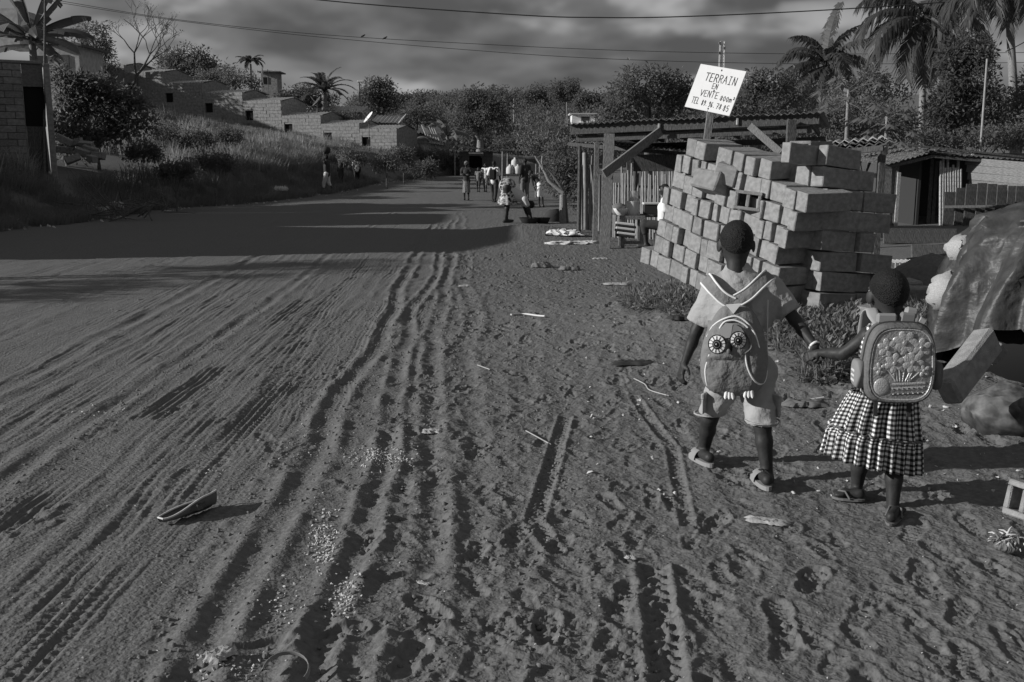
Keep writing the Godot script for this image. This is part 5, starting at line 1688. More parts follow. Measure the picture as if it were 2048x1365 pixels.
func make_tarpaulin(ra: RandomNumberGenerator):
	# a heap under a dark plastic sheet at the right edge
	var c := Vector3(3.98, 0, -6.75)
	c.y = land(c.x, c.z)
	var heap := thing("covered_heap", "tall heap under a shiny dark plastic sheet at the right edge", "heap", c)
	var g := []
	var nu := 145
	var nv := 46
	for j in nv:
		var t := sin(float(j) / (nv - 1) * PI * 0.5)
		for i in nu:
			var a := TAU * i / (nu - 1)
			var ca := cos(a)
			var sa := sin(a)
			var fold := -0.22 * absf(noise_b.get_noise_2d(ca * 2.6 + 3.0, sa * 2.6 + t * 0.8)) - 0.16 * absf(sin(a * 5.5 + 1.6 * t + 2.0 * noise_a.get_noise_2d(ca * 2.0, t * 2.0))) + 0.02 * noise_a.get_noise_2d(ca * 9.0, sa * 9.0 + t * 2.5)
			var r := 0.02 + 1.16 * t + fold * smoothstep(0.3, 0.95, t)
			var y := 1.08 * (1.0 - pow(t, 7.0)) + 0.09 * noise_b.get_noise_2d(ca * t * 1.6 + 7.0, sa * t * 1.6)
			# at the front the sheet is lifted off the ground
			var lift := 0.34 * smoothstep(0.25, 0.8, sa - 0.45 * ca - 0.1) * smoothstep(0.80, 1.0, t)
			y = maxf(y, 0.012) + lift
			var wr := 0.010 * noise_a.get_noise_3d(ca * r * 16.0, y * 16.0, sa * r * 16.0)
			g.append(Vector3(ca * (r + wr), y, sa * (r * 0.95 + wr)))
	var m := MB.new()
	m.grid(g, nu, nv, true)
	var tarp := mat_tex(noise_tex(0.02, 5, 0.035, 0.07, 31, FastNoiseLite.TYPE_SIMPLEX, 512, [0.25, 0.85]), Vector3(0.7, 0.7, 0.7), 0.47, bump_tex(0.02, 6, 32, FastNoiseLite.TYPE_SIMPLEX), 1.2)
	tarp.metallic_specular = 0.4
	part("plastic_sheet", m, tarp, heap)
	m = MB.new()
	m.ball(Vector3(0, 0.25, 0), Vector3(0.85, 0.5, 0.8), 18, 10)
	part("filling", m, M.black, heap)
	# a filled sack below it
	var s := P(2030, 812, 5.75)
	s.y = surf(s.x, s.z)
	m = MB.new()
	m.ball(Vector3(0, 0.10, 0), Vector3(0.30, 0.15, 0.24), 22, 14)
	for i in m.v.size(): m.v[i] += Vector3(0.05, 0.07, 0.05) * noise_a.get_noise_3d(m.v[i].x * 4.0, m.v[i].y * 5.0, m.v[i].z * 4.0) + Vector3(0, 0.02, 0) * absf(noise_b.get_noise_2d(m.v[i].x * 12.0, m.v[i].z * 12.0))
	solo("filled_sack", m, M.tin_dark, "squat dusty sack lying under the lifted edge of the plastic sheet", "sack", s)
	for q in [[1925, 500, 7.15, 0.12, 0.10, "white sack corner poking out high at the sheet's left edge"], [1892, 582, 7.05, 0.12, 0.14, "white sack bulging out lower at the sheet's left edge"]]:
		var p := P(q[0], q[1], q[2])
		m = MB.new()
		m.ball(Vector3.ZERO, Vector3(q[3], q[4], 0.14), 40, 26, Basis(Vector3(0, 0, 1), -0.5))
		for i in m.v.size(): m.v[i] *= 1.0 - 0.16 * pow(absf(sin(m.v[i].x * 34.0 + m.v[i].y * 16.0 + 3.0 * noise_b.get_noise_2d(m.v[i].x * 5.0, m.v[i].y * 5.0))), 3.0)
		for i in m.v.size(): m.v[i] += Vector3(0.035, 0.03, 0.03) * noise_b.get_noise_3d(m.v[i].x * 9.0 + q[0], m.v[i].y * 9.0, m.v[i].z * 9.0)
		solo("white_sack", m, M.scrap, q[5], "sack", p)
	# the block leaning against the heap
	var b0 := P(1893, 788, 5.35)
	var b1 := P(1966, 692, 5.6)
	var ax := (b1 - b0).normalized()
	var nrm := Vector3(0.42, 0.12, 0.9)
	nrm = (nrm - ax * nrm.dot(ax)).normalized()
	var bs := Basis(ax, ax.cross(nrm) * -1.0, nrm)
	if bs.determinant() < 0.0: bs = Basis(ax, ax.cross(nrm), nrm)
	m = MB.new()
	m.cbox(Transform3D(Basis(ax, 0.0) * bs if false else bs, Vector3.ZERO), Vector3((b1 - b0).length() + 0.06, 0.155, 0.12), 0.012, 0.004, ra)
	solo("leaning_block", m, M.block, "single concrete block leaning against the plastic covered heap", "block", (b0 + b1) * 0.5 + Vector3(0.02, 0.02, 0))
	var b2 := P(1985, 705, 5.95)
	m = MB.new()
	m.cbox(Transform3D(Basis.from_euler(Vector3(0.3, 0.5, -0.6)), Vector3.ZERO), Vector3(0.12, 0.12, 0.10), 0.01, 0.004, ra)
	solo("block_piece", m, M.block_dark, "dark broken piece wedged behind the leaning block's upper end", "block", b2)

# ---------------------------------------------------------------- the leaning stack of concrete blocks and the sale sign
func hollow_block(t: Transform3D, s: Vector3, r: RandomNumberGenerator) -> MB:       # open cells on the face towards local z
	var m := MB.new()
	var w := 0.028
	m.box(t * Transform3D(Basis.IDENTITY, Vector3(0, 0, -0.08)), Vector3(s.x, s.y, s.z - 0.16))
	for q in [[-s.x * 0.5 + w * 0.5, 0.0, w, s.y - 2.0 * w], [0.0, 0.0, w, s.y - 2.0 * w], [s.x * 0.5 - w * 0.5, 0.0, w, s.y - 2.0 * w], [0.0, s.y * 0.5 - w * 0.5, s.x, w], [0.0, -s.y * 0.5 + w * 0.5, s.x, w]]:
		m.cbox(t * Transform3D(Basis.IDENTITY, Vector3(q[0], q[1], s.z * 0.5 - 0.08)), Vector3(q[2], q[3], 0.165), 0.004, 0.001, r)
	return m

const NTH := ["first", "second", "third", "fourth", "fifth", "sixth", "seventh", "eighth", "ninth", "tenth", "eleventh", "twelfth", "thirteenth", "fourteenth", "fifteenth", "sixteenth"]

const STROKES := {
	"T": [[[0.0, 1.0], [1.0, 1.0]], [[0.5, 1.0], [0.45, 0.0]]],
	"E": [[[0.1, 0.0], [0.1, 1.0]], [[0.1, 1.0], [0.9, 1.0]], [[0.1, 0.52], [0.75, 0.52]], [[0.1, 0.0], [0.95, 0.0]]],
	"R": [[[0.1, 0.0], [0.1, 1.0], [0.7, 0.97], [0.9, 0.76], [0.65, 0.55], [0.12, 0.5]], [[0.4, 0.5], [0.95, 0.0]]],
	"A": [[[0.0, 0.0], [0.5, 1.0], [1.0, 0.0]], [[0.2, 0.38], [0.82, 0.38]]],
	"I": [[[0.5, 0.0], [0.5, 1.0]], [[0.2, 1.0], [0.8, 1.0]], [[0.2, 0.0], [0.8, 0.0]]],
	"N": [[[0.1, 0.0], [0.1, 1.0], [0.9, 0.0], [0.9, 1.0]]],
	"V": [[[0.0, 1.0], [0.45, 0.0], [1.0, 1.0]]],
	"L": [[[0.15, 1.0], [0.15, 0.0], [0.9, 0.05]]],
	"8": [[[0.5, 0.52], [0.15, 0.75], [0.5, 1.0], [0.85, 0.75], [0.5, 0.52], [0.1, 0.25], [0.5, 0.0], [0.9, 0.25], [0.5, 0.52]]],
	"0": [[[0.5, 0.0], [0.15, 0.3], [0.2, 0.8], [0.5, 1.0], [0.85, 0.7], [0.8, 0.2], [0.5, 0.0]]],
	"m": [[[0.0, 0.0], [0.05, 0.65], [0.3, 0.7], [0.45, 0.5], [0.45, 0.0]], [[0.45, 0.5], [0.75, 0.7], [0.95, 0.5], [1.0, 0.0]]],
	"2": [[[0.1, 0.8], [0.5, 1.0], [0.85, 0.75], [0.1, 0.0], [0.95, 0.05]]],
	"9": [[[0.85, 0.6], [0.5, 0.5], [0.15, 0.75], [0.5, 1.0], [0.85, 0.8], [0.75, 0.2], [0.4, 0.0]]],
	"6": [[[0.75, 0.95], [0.3, 0.7], [0.15, 0.25], [0.5, 0.0], [0.85, 0.25], [0.5, 0.5], [0.2, 0.3]]],
	"7": [[[0.1, 1.0], [0.9, 1.0], [0.4, 0.0]], [[0.35, 0.5], [0.8, 0.5]]],
	"5": [[[0.85, 1.0], [0.25, 1.0], [0.2, 0.55], [0.7, 0.55], [0.85, 0.25], [0.5, 0.0], [0.1, 0.1]]],
	".": [[[0.45, 0.0], [0.5, 0.08]]],
}
const ROW := ["bottom", "second lowest", "third lowest", "fourth lowest", "fourth highest", "third highest", "second highest", "top"]

func make_block_pile():
	var ra := RandomNumberGenerator.new()
	ra.seed = 2024
	var mats := [M.block, M.block_pale, M.block, M.block_grey, M.block, M.block_grey, M.block_dark]
	var grp := "concrete blocks of the leaning stack"
	# leaning left wall: the short ends of the blocks face the sun
	var e1 := Vector3(0.457, -0.185, 0.889).normalized()
	var nn := Vector3(-0.889, 0, 0.457).normalized()
	var e2 := nn.cross(e1).normalized()
	if e2.y < 0.0: e2 = -e2
	nn = e1.cross(e2)
	if nn.x > 0.0: nn = -nn
	var o := P(1303, 536, 9.75)
	var rowh := 0.164
	for r in 8:
		var s := -0.04 + 0.032 * r + ra.randf_range(-0.03, 0.03) - (0.2 if r == 0 else 0.0)
		var stop := 1.58 + 0.05 * r + ra.randf_range(-0.05, 0.05)
		if r == 7: s = 0.27; stop = 1.4
		var k := 0
		while s < stop:
			var w: float = [0.10, 0.10, 0.12, 0.15, 0.15, 0.20, 0.20][ra.randi() % 7]
			if r == 7 and ra.randf() < 0.25:
				s += w
				continue
			var proud := ra.randf_range(-0.035, 0.025)
			var dp := ra.randf_range(0.38, 0.46)
			var t := Transform3D(Basis(e1, e2, nn), o + e1 * (s + w * 0.5) + e2 * (rowh * (r + 0.5) + ra.randf_range(-0.006, 0.006)) + nn * (proud - dp * 0.5))
			t.basis = t.basis * Basis.from_euler(Vector3(ra.randf_range(-0.03, 0.03), ra.randf_range(-0.10, 0.06), ra.randf_range(-0.035, 0.035)))
			if t.basis.determinant() < 0.0: t.basis.z = -t.basis.z
			var m := MB.new()
			m.cbox(Transform3D(t.basis, Vector3.ZERO), Vector3(w - 0.010, rowh - 0.012 - (0.012 if w > 0.25 else 0.0), dp), 0.0045, 0.003, ra)
			var look: String = {0.10: "narrow", 0.12: "slim", 0.15: "medium", 0.20: "broad"}[w]
			solo("concrete_block", m, mats[ra.randi() % mats.size()], "%s block end, %s from the left in the stack's leaning left face, %s course" % [look, NTH[k], ROW[r]], "block", t.origin, grp)
			s += w + 0.002
			k += 1
	# a hollow block and two cocked ones set into the leaning face
	var hb := P(1500, 402, 8.45)
	solo("hollow_block", hollow_block(Transform3D(Basis(Vector3.UP, -0.35).rotated(Vector3(0, 0, 1), -0.12), Vector3.ZERO), Vector3(0.22, 0.16, 0.3), ra), M.block, "hollow block showing two square cells in the middle of the stack", "block", hb, grp)
	for q in [[1425, 365, 8.75, 0.5, -0.35, "dark cocked block jutting from the upper left face of the stack"], [1462, 345, 8.7, -0.5, -0.28, "pale turned block above the dark cocked one"]]:
		var m := MB.new()
		m.cbox(Transform3D(Basis.from_euler(Vector3(0.1, q[3], q[4])), Vector3.ZERO), Vector3(0.2, 0.17, 0.34), 0.012, 0.004, ra)
		solo("concrete_block", m, M.block_dark if q[3] > 0 else M.block_pale, q[5], "block", P(q[0], q[1], q[2]), grp)
	# straight right part: ends to the left, long faces towards the viewer and dark
	var nl := Vector3(0.5, 0, 0.866)
	var u := Vector3(0.866, -0.085, -0.5).normalized()
	var up := nl.cross(u).normalized()
	if up.y < 0.0: up = -up
	var bs := Basis(u, up, u.cross(up))
	var c := P(1640, 626, 8.18)
	var rh := 0.169
	var tall := [3, 3, 2, 2, 2, 2, 2, 1]
	for r in 8:
		var shift := ra.randf_range(-0.05, 0.05) - 0.012 * r
		var fwd := ra.randf_range(-0.04, 0.03)
		# ends, going back from the front corner
		var b := 0.0
		var k := 0
		var ends: int = [4, 4, 4, 3, 3, 4, 3, 2][r]
		for e in ends:
			var w: float = [0.2, 0.15, 0.10, 0.12, 0.15][ra.randi() % 5]
			var l := 0.42 if e == 0 else 0.40
			var off := ra.randf_range(-0.03, 0.03)
			if r == 7 and e == 1: off = -0.28
			var t := Transform3D(bs, c + up * (rh * (r + 0.5)) + u * (shift + l * 0.5 + off) - nl * (b + w * 0.5 - fwd))
			t.basis = t.basis * Basis.from_euler(Vector3(0, ra.randf_range(-0.05, 0.05), ra.randf_range(-0.02, 0.02)))
			var m := MB.new()
			m.cbox(Transform3D(t.basis, Vector3.ZERO), Vector3(l - 0.008, rh - 0.009, w - 0.006), 0.005, 0.003, ra)
			solo("concrete_block", m, mats[ra.randi() % mats.size()], "lengthwise block, %s back from the stack's front corner, right part, %s course" % [NTH[e], ROW[r]], "block", t.origin, grp)
			b += w
		# further along the long face
		var s := 0.42 + shift
		var stop: float = [1.0, 0.92, 0.74, 0.52, 0.58, 0.54, 0.50, 0.0][r]
		k = 0
		while s < stop:
			var l: float = [0.4, 0.4, 0.2, 0.4, 0.2][ra.randi() % 5]
			var t := Transform3D(bs, c + up * (rh * (r + 0.5) - 0.02 * (s - 0.5)) + u * (s + l * 0.5) - nl * (0.1 - fwd + ra.randf_range(-0.03, 0.04)))
			t.basis = t.basis * Basis.from_euler(Vector3(0, ra.randf_range(-0.04, 0.04), ra.randf_range(-0.02, 0.02)))
			var m := MB.new()
			m.cbox(Transform3D(t.basis, Vector3.ZERO), Vector3(l - 0.008, rh - 0.010, 0.2), 0.005, 0.003, ra)
			solo("concrete_block", m, mats[ra.randi() % mats.size()], "%s block, %s after the corner along the stack's dark front face, %s course" % ["long" if l > 0.35 else "short", NTH[k], ROW[r]], "block", t.origin, grp)
			s += l
			k += 1
	solo("hollow_block", hollow_block(Transform3D(Basis(Vector3.UP, -0.75), Vector3.ZERO), Vector3(0.2, 0.13, 0.4), ra), M.block_dark, "dark hollow block lying on top of the stack's right part", "block", P(1622, 298, 8.6), grp)
	# a few blocks on the ground at the right end of the stack
	for q in [[1795, 585, 8.9, 0.3, "pale block on the ground at the right end of the stack"], [1822, 600, 8.6, -0.5, "dark block standing furthest right of the stack"], [1756, 632, 8.0, 0.8, "low block half hidden by weeds before the stack"]]:
		var m := MB.new()
		m.cbox(Transform3D(Basis.from_euler(Vector3(0.05, q[3], 0.06)), Vector3.ZERO), Vector3(0.4, 0.2, 0.2), 0.012, 0.004, ra)
		var p := P(q[0], q[1], q[2])
		p.y = land(p.x, p.z) + 0.09
		solo("concrete_block", m, mats[ra.randi() % mats.size()], q[4], "block", p, grp)
	# a smooth mound of earth behind them
	var g := []
	for j in 12:
		for i in 25:
			var a := TAU * i / 24
			var t := j / 11.0
			g.append(Vector3(cos(a) * t * 0.7, 0.42 * (1.0 - t * t) - 0.08 * t + 0.03 * noise_a.get_noise_2d(cos(a) * t * 3.0, sin(a) * t * 3.0), sin(a) * t * 0.6))
	var mm := MB.new()
	mm.grid(g, 25, 12, true)
	var ep := P(1862, 590, 9.6)
	solo("earth_mound", mm, M.sand, "small smooth mound of earth between the block stack and the covered heap", "mound", on_land(ep.x, ep.z))
	# sale sign on its stake
	var sg := thing("sale_sign", "white hand-lettered board on a leaning wooden stake above the blocks", "sign", P(1405, 300, 10.1))
	var q0 := sg.position
	mm = MB.new()
	beam(mm, P(1398, 400, 10.05) - q0, P(1422, 222, 10.15) - q0, 0.075, 0.03, Vector3(1, 0, 0))
	beam(mm, P(1422, 221, 10.15) - q0, P(1434, 140, 10.2) - q0, 0.06, 0.03, Vector3(1, 0, 0))
	part("stake", mm, M.wood_mid, sg)
	var tl := P(1394, 128, 10.36)
	var tr := P(1485, 143, 9.90)
	var bl := P(1378, 214, 10.34)
	var ex := (tr - tl).normalized()
	var ey := (tl - bl).normalized()
	ey = (ey - ex * ex.dot(ey)).normalized()
	var sb := Basis(ex, ey, ex.cross(ey))
	var mid := (tr + bl) * 0.5
	var bw := (tr - tl).length()
	var bh := (tl - bl).length()
	part("board", box_mesh(Vector3(bw, bh, 0.012), 0.002, mid - q0, sb), mat_tex(noise_tex(0.012, 4, 0.55, 0.72, 51), Vector3(2, 2, 2), 0.7), sg)
	var paint := mat(0.02, 0.8)
	# brushed capitals, stroke by stroke: text, left end, right end, foot and head of the letters, all in parts of the board
	for q in [["TERRAIN", 0.205, 0.90, 0.655, 0.83], ["EN", 0.42, 0.555, 0.505, 0.62], ["VENTE", 0.225, 0.635, 0.31, 0.445], ["800m", 0.675, 0.935, 0.285, 0.39], ["2", 0.945, 0.985, 0.355, 0.405], ["TEL", 0.105, 0.275, 0.115, 0.255], ["89.", 0.33, 0.475, 0.11, 0.225], ["96.", 0.49, 0.635, 0.105, 0.22], ["78", 0.655, 0.785, 0.095, 0.21], ["85", 0.81, 0.945, 0.08, 0.205]]:
		var word: String = q[0]
		var lm := MB.new()
		var cw: float = (q[2] - q[1]) / word.length()
		for i in word.length():
			for st in STROKES[word[i]]:
				for k in st.size() - 1:
					var pts := []
					for e in [st[k], st[k + 1]]:
						var gx_: float = q[1] + cw * (i + 0.12 + 0.76 * e[0]) - 0.5 + ra.randf_range(-0.003, 0.003)
						var gy_: float = lerpf(q[3], q[4], e[1]) - 0.5 + ra.randf_range(-0.004, 0.004)
						pts.append(mid + ex * gx_ * bw + ey * gy_ * bh + sb.z * 0.0072)
					var tw: float = 0.0048 if word == "TERRAIN" else 0.0038
					var dr: Vector3 = (pts[1] - pts[0]).normalized() * tw * 0.5
					lm.box(Transform3D(Basis(dr.normalized(), sb.z.cross(dr.normalized()), sb.z), (pts[0] + pts[1]) * 0.5 - q0 + sb.z * ra.randf_range(0.0, 0.0006)), Vector3((pts[1] - pts[0]).length() + tw, tw * ra.randf_range(1.4, 2.0), 0.0012))
		part("lettering", lm, paint, sg)
	for q in [[0.5, 0.93], [0.5, 0.47], [0.52, 0.06]]:
		part("nail", box_mesh(Vector3(0.007, 0.016, 0.008), 0.0, mid + ex * ((q[0] - 0.5) * bw) + ey * ((q[1] - 0.5) * bh) + sb.z * 0.01 - q0, sb), M.dark, sg)

func make_wires():
	var spec := [
		["overhead_wire", "thick overhead cable sagging across the top of the sky", 34.0, [[380, -40], [640, 0], [1040, 30], [1200, 35], [1340, 34], [1560, 25], [1780, 12], [2200, -18]], 0.020],
		["overhead_wire", "upper of the two thin wires crossing the sky from the upper left", 52.0, [[-60, -28], [110, 0], [330, 36], [560, 62], [726, 75], [900, 85], [1140, 97], [1400, 105], [1700, 108], [2150, 104]], 0.014],
		["overhead_wire", "lower of the two thin wires crossing the sky from the upper left", 53.0, [[-60, -24], [110, 4], [330, 38], [560, 66], [726, 82], [900, 97], [1140, 114], [1400, 124], [1700, 128], [2150, 124]], 0.014],
		["overhead_wire", "slack line running from the village tree to the lone utility pole", 80.0, [[880, 236], [930, 244], [985, 250], [1030, 247]], 0.018],
		["overhead_wire", "slack line sagging between the utility pole and the leaning pole", 82.0, [[1030, 247], [1070, 240], [1105, 226], [1134, 206]], 0.018],
		["overhead_wire", "short wire rising to the right edge above the tall mast", 20.0, [[2012, 103], [2035, 92], [2090, 62]], 0.010],
	]
	for q in spec:
		var path := []
		var rad := []
		var pts: Array = q[3]
		for i in pts.size() - 1:
			for k in 6:
				var t := k / 6.0
				var p0: Array = pts[maxi(i - 1, 0)]
				var p1: Array = pts[i]
				var p2: Array = pts[i + 1]
				var p3: Array = pts[mini(i + 2, pts.size() - 1)]
				path.append(P(cubic_interpolate(p1[0], p2[0], p0[0], p3[0], t), cubic_interpolate(p1[1], p2[1], p0[1], p3[1], t), q[2]))
				rad.append(q[4])
		solo(q[0], tube_mesh(path, rad, 5), M.wire, q[1], "wire")
	for q in [[726, 74, "small dark bird perched on the left of the two thin wires"], [770, 78, "small dark bird perched a little right of the other on the thin wire"]]:
		var m := MB.new()
		m.tube([Vector3(-0.13, 0.0, 0), Vector3(-0.07, 0.06, 0), Vector3(0.0, 0.08, 0), Vector3(0.06, 0.12, 0), Vector3(0.09, 0.14, 0), Vector3(0.13, 0.135, 0)], [0.012, 0.035, 0.05, 0.035, 0.03, 0.004], 7)
		solo("bird", m, M.dark, q[2], "bird", P(q[0], q[1] + 1, 52.0))

# ---------------------------------------------------------------- people
func PZ(px: float, py: float, zf: float) -> Vector3:       # the point of a line of sight that lies zf metres along the ground
	var dir := cam_basis * Vector3((px - 1024.0) / FOCAL, -(py - 682.5) / FOCAL, -1.0)
	return Vector3(0, EYE, 0) + dir * (zf / -dir.z)

func head_into(mb: MB, c: Vector3, r: Vector3, bs: Basis, cell: float):      # bs.y up, bs.z the way the face looks
	var f := Field.new(c - Vector3.ONE * r.y * 1.75, c + Vector3.ONE * r.y * 1.6, cell)
	var e := func(p: Vector3, q: Vector3, k: float): f.ell(c + bs * (p * r.y), q * r.y, k, bs)
	f.ell(c + bs * Vector3(0, 0.12, -0.06) * r.y, Vector3(r.x, r.y * 0.88, r.z), 0.01, bs)
	e.call(Vector3(0, -0.42, 0.22), Vector3(0.56, 0.56, 0.58), r.y * 0.25)
	e.call(Vector3(0, -0.80, 0.42), Vector3(0.26, 0.18, 0.22), r.y * 0.2)
	e.call(Vector3(0, -0.10, 0.84), Vector3(0.13, 0.20, 0.13), r.y * 0.12)
	e.call(Vector3(0, -0.24, 0.93), Vector3(0.20, 0.10, 0.12), r.y * 0.08)
	e.call(Vector3(0, -0.49, 0.82), Vector3(0.24, 0.06, 0.11), r.y * 0.06)
	e.call(Vector3(0, -0.60, 0.79), Vector3(0.21, 0.06, 0.11), r.y * 0.06)
	for s in [-1.0, 1.0]:
		e.call(Vector3(s * 0.30, 0.14, 0.76), Vector3(0.24, 0.08, 0.12), r.y * 0.1)
		e.call(Vector3(s * 0.40, -0.22, 0.62), Vector3(0.20, 0.18, 0.18), r.y * 0.15)
		var ear := c + bs * (Vector3(s * (r.x / r.y + 0.07), -0.16, -0.02) * r.y)
		var eb := bs * Basis(Vector3.UP, s * 0.45)
		f.ell(ear, Vector3(0.065, 0.29, 0.19) * r.y, r.y * 0.08, eb)
	f.cap(c + bs * Vector3(0, -0.35, -0.22) * r.y, c + bs * Vector3(0, -1.3, -0.32) * r.y, r.x * 0.62, r.x * 0.62, r.y * 0.25)
	f.into(mb)

func eyes_of(parent: Node3D, c: Vector3, r: Vector3, bs: Basis):
	for s in [-1.0, 1.0]:
		var m := MB.new()
		m.ball(c + bs * (Vector3(s * 0.32, 0.0, 0.80) * r.y), Vector3.ONE * r.y * 0.125, 8, 6)
		part("eye", m, M.pale, parent)
		m = MB.new()
		m.ball(c + bs * (Vector3(s * 0.32, 0.0, 0.875) * r.y), Vector3.ONE * r.y * 0.07, 8, 6)
		part("pupil", m, M.black, parent)

func hair_part(parent: Node3D, c: Vector3, r: Vector3, bs: Basis, cell: float, m_: Material):
	var f := Field.new(c - Vector3.ONE * r.y * 1.4, c + Vector3.ONE * r.y * 1.4, cell)
	f.ell(c + bs * Vector3(0, 0.14, -0.07) * r.y, Vector3(r.x, r.y * 0.88, r.z) + Vector3.ONE * r.y * 0.045, 0.005, bs)
	f.cut(c + bs * Vector3(0, -0.30, -0.55) * r.y, (bs * Vector3(0, -0.80, 0.60)).normalized())
	f.rough(noise_a, Vector3.ONE * 95.0, r.y * 0.035)
	var m := MB.new()
	f.into(m)
	part("hair", m, m_, parent)

# a hand: palm from the wrist along «dir», fingers that curl towards the side «pn» faces, thumb on side «ts»
func hand_into(mb: MB, wrist: Vector3, dir: Vector3, pn: Vector3, s: float, curl: float, ts: float, cell: float):
	dir = dir.normalized()
	pn = (pn - dir * dir.dot(pn)).normalized()
	var sd := dir.cross(pn).normalized() * ts
	var f := Field.new(wrist - Vector3.ONE * s * 1.35, wrist + Vector3.ONE * s * 1.35, cell)
	f.cap(wrist - dir * s * 0.15, wrist + dir * s * 0.08, s * 0.15, s * 0.15, s * 0.05)
	for k in 4:
		var o := sd * s * (0.155 - 0.105 * k)
		f.cap(wrist + dir * s * 0.06 + o * 0.6, wrist + dir * s * 0.46 + o, s * 0.095, s * 0.085, s * 0.06)
	for k in 4:
		var o := sd * s * (0.165 - 0.11 * k)
		var l: float = s * [0.44, 0.50, 0.46, 0.36][k]
		var p := wrist + dir * s * 0.46 + o
		var a := curl * 0.35
		for j in 3:
			var d2 := dir.rotated(dir.cross(pn).normalized(), a)
			var q: Vector3 = p + d2 * l * float([0.44, 0.31, 0.25][j])
			f.cap(p, q, s * (0.066 - 0.006 * j), s * (0.060 - 0.006 * j), s * 0.012)
			p = q
			a += curl * float([0.55, 0.6, 0.0][j])
	var t0 := wrist + dir * s * 0.12 + sd * s * 0.12
	var t1 := t0 + (dir * 0.55 + sd * 0.75 + pn * 0.35).normalized() * s * 0.24
	var t2 := t1 + (dir * 0.9 + sd * 0.15 + pn * (0.2 + 0.5 * curl)).normalized() * s * 0.2
	f.cap(t0, t1, s * 0.09, s * 0.075, s * 0.04)
	f.cap(t1, t2, s * 0.072, s * 0.055, s * 0.015)
	f.into(mb)

func foot_into(f: Field, ankle: Vector3, heel: Vector3, toe: Vector3, s: float):
	var dir := (toe - heel).normalized()
	var sd := dir.cross(Vector3.UP)
	f.cap(ankle, heel + Vector3(0, s * 0.13, 0) + dir * s * 0.10, s * 0.125, s * 0.125, s * 0.08)
	f.cap(ankle - Vector3(0, s * 0.05, 0), heel.lerp(toe, 0.62) + Vector3(0, s * 0.13, 0), s * 0.135, s * 0.115, s * 0.1)
	f.cap(heel + Vector3(0, s * 0.12, 0) + dir * s * 0.1, heel.lerp(toe, 0.68) + Vector3(0, s * 0.10, 0), s * 0.125, s * 0.125, s * 0.06)
	for k in 5:
		var o := sd * s * (0.15 - 0.075 * k)
		f.cap(heel.lerp(toe, 0.70) + o + Vector3(0, s * 0.09, 0), heel.lerp(toe, 0.98 - 0.03 * absf(k - 1.0)) + o * 1.1 + Vector3(0, s * 0.07, 0), s * 0.07, s * (0.06 if k != 0 else 0.07), s * 0.02)

func sole_mesh(heel: Vector3, toe: Vector3, w: float, th: float) -> MB:
	var dir := (toe - heel).normalized()
	var sd := dir.cross(Vector3.UP).normalized()
	var l := (toe - heel).length() * 1.12
	var mid := (heel + toe) * 0.5
	var up := sd.cross(dir).normalized()
	if up.y < 0.0: up = -up
	var lowp := []
	var topp := []
	for i in 20:
		var a := TAU * i / 20
		var v := cos(a)
		var u := sin(a) * (1.0 - 0.16 * exp(-(v + 0.15) * (v + 0.15) * 7.0) - 0.14 * smoothstep(0.1, -1.0, v))
		var p := mid + dir * v * l * 0.5 + sd * u * w * 0.5
		lowp.append(p); topp.append(p + up * th)
	var m := MB.new()
	m.poly(topp, mid - up); m.poly(lowp, mid + up * 2.0 * th)
	for i in 20: m.poly([lowp[i], lowp[(i + 1) % 20], topp[(i + 1) % 20], topp[i]], mid + up * th * 0.5)
	return m

func ribbon(path: Array, normals: Array, w: float, th: float) -> MB:      # a flat band along a path, lying across the normals
	var m := MB.new()
	var n := path.size()
	var g := []
	for i in n:
		var tg: Vector3 = (path[mini(i + 1, n - 1)] - path[maxi(i - 1, 0)]).normalized()
		var nn: Vector3 = normals[i].normalized()
		var sd := tg.cross(nn).normalized()
		for k in 9:
			var a := TAU * k / 8.0 + PI / 8.0
			g.append(path[i] + sd * clampf(cos(a) * 1.3, -1, 1) * w * 0.5 + nn * clampf(sin(a) * 1.3, -1, 1) * th * 0.5)
	m.grid(g, 9, n, true)
	return m

func sm(path: Array, per := 6) -> Array:          # a smooth path through the points
	var out := []
	for i in path.size() - 1:
		var p0: Vector3 = path[maxi(i - 1, 0)]
		var p1: Vector3 = path[i]
		var p2: Vector3 = path[i + 1]
		var p3: Vector3 = path[mini(i + 2, path.size() - 1)]
		for k in per: out.append(p1.cubic_interpolate(p2, p0, p3, float(k) / per))
	out.append(path[-1])
	return out

func const_arr(v: float, n: int) -> Array:
	var a := []
	for i in n: a.append(v)
	return a

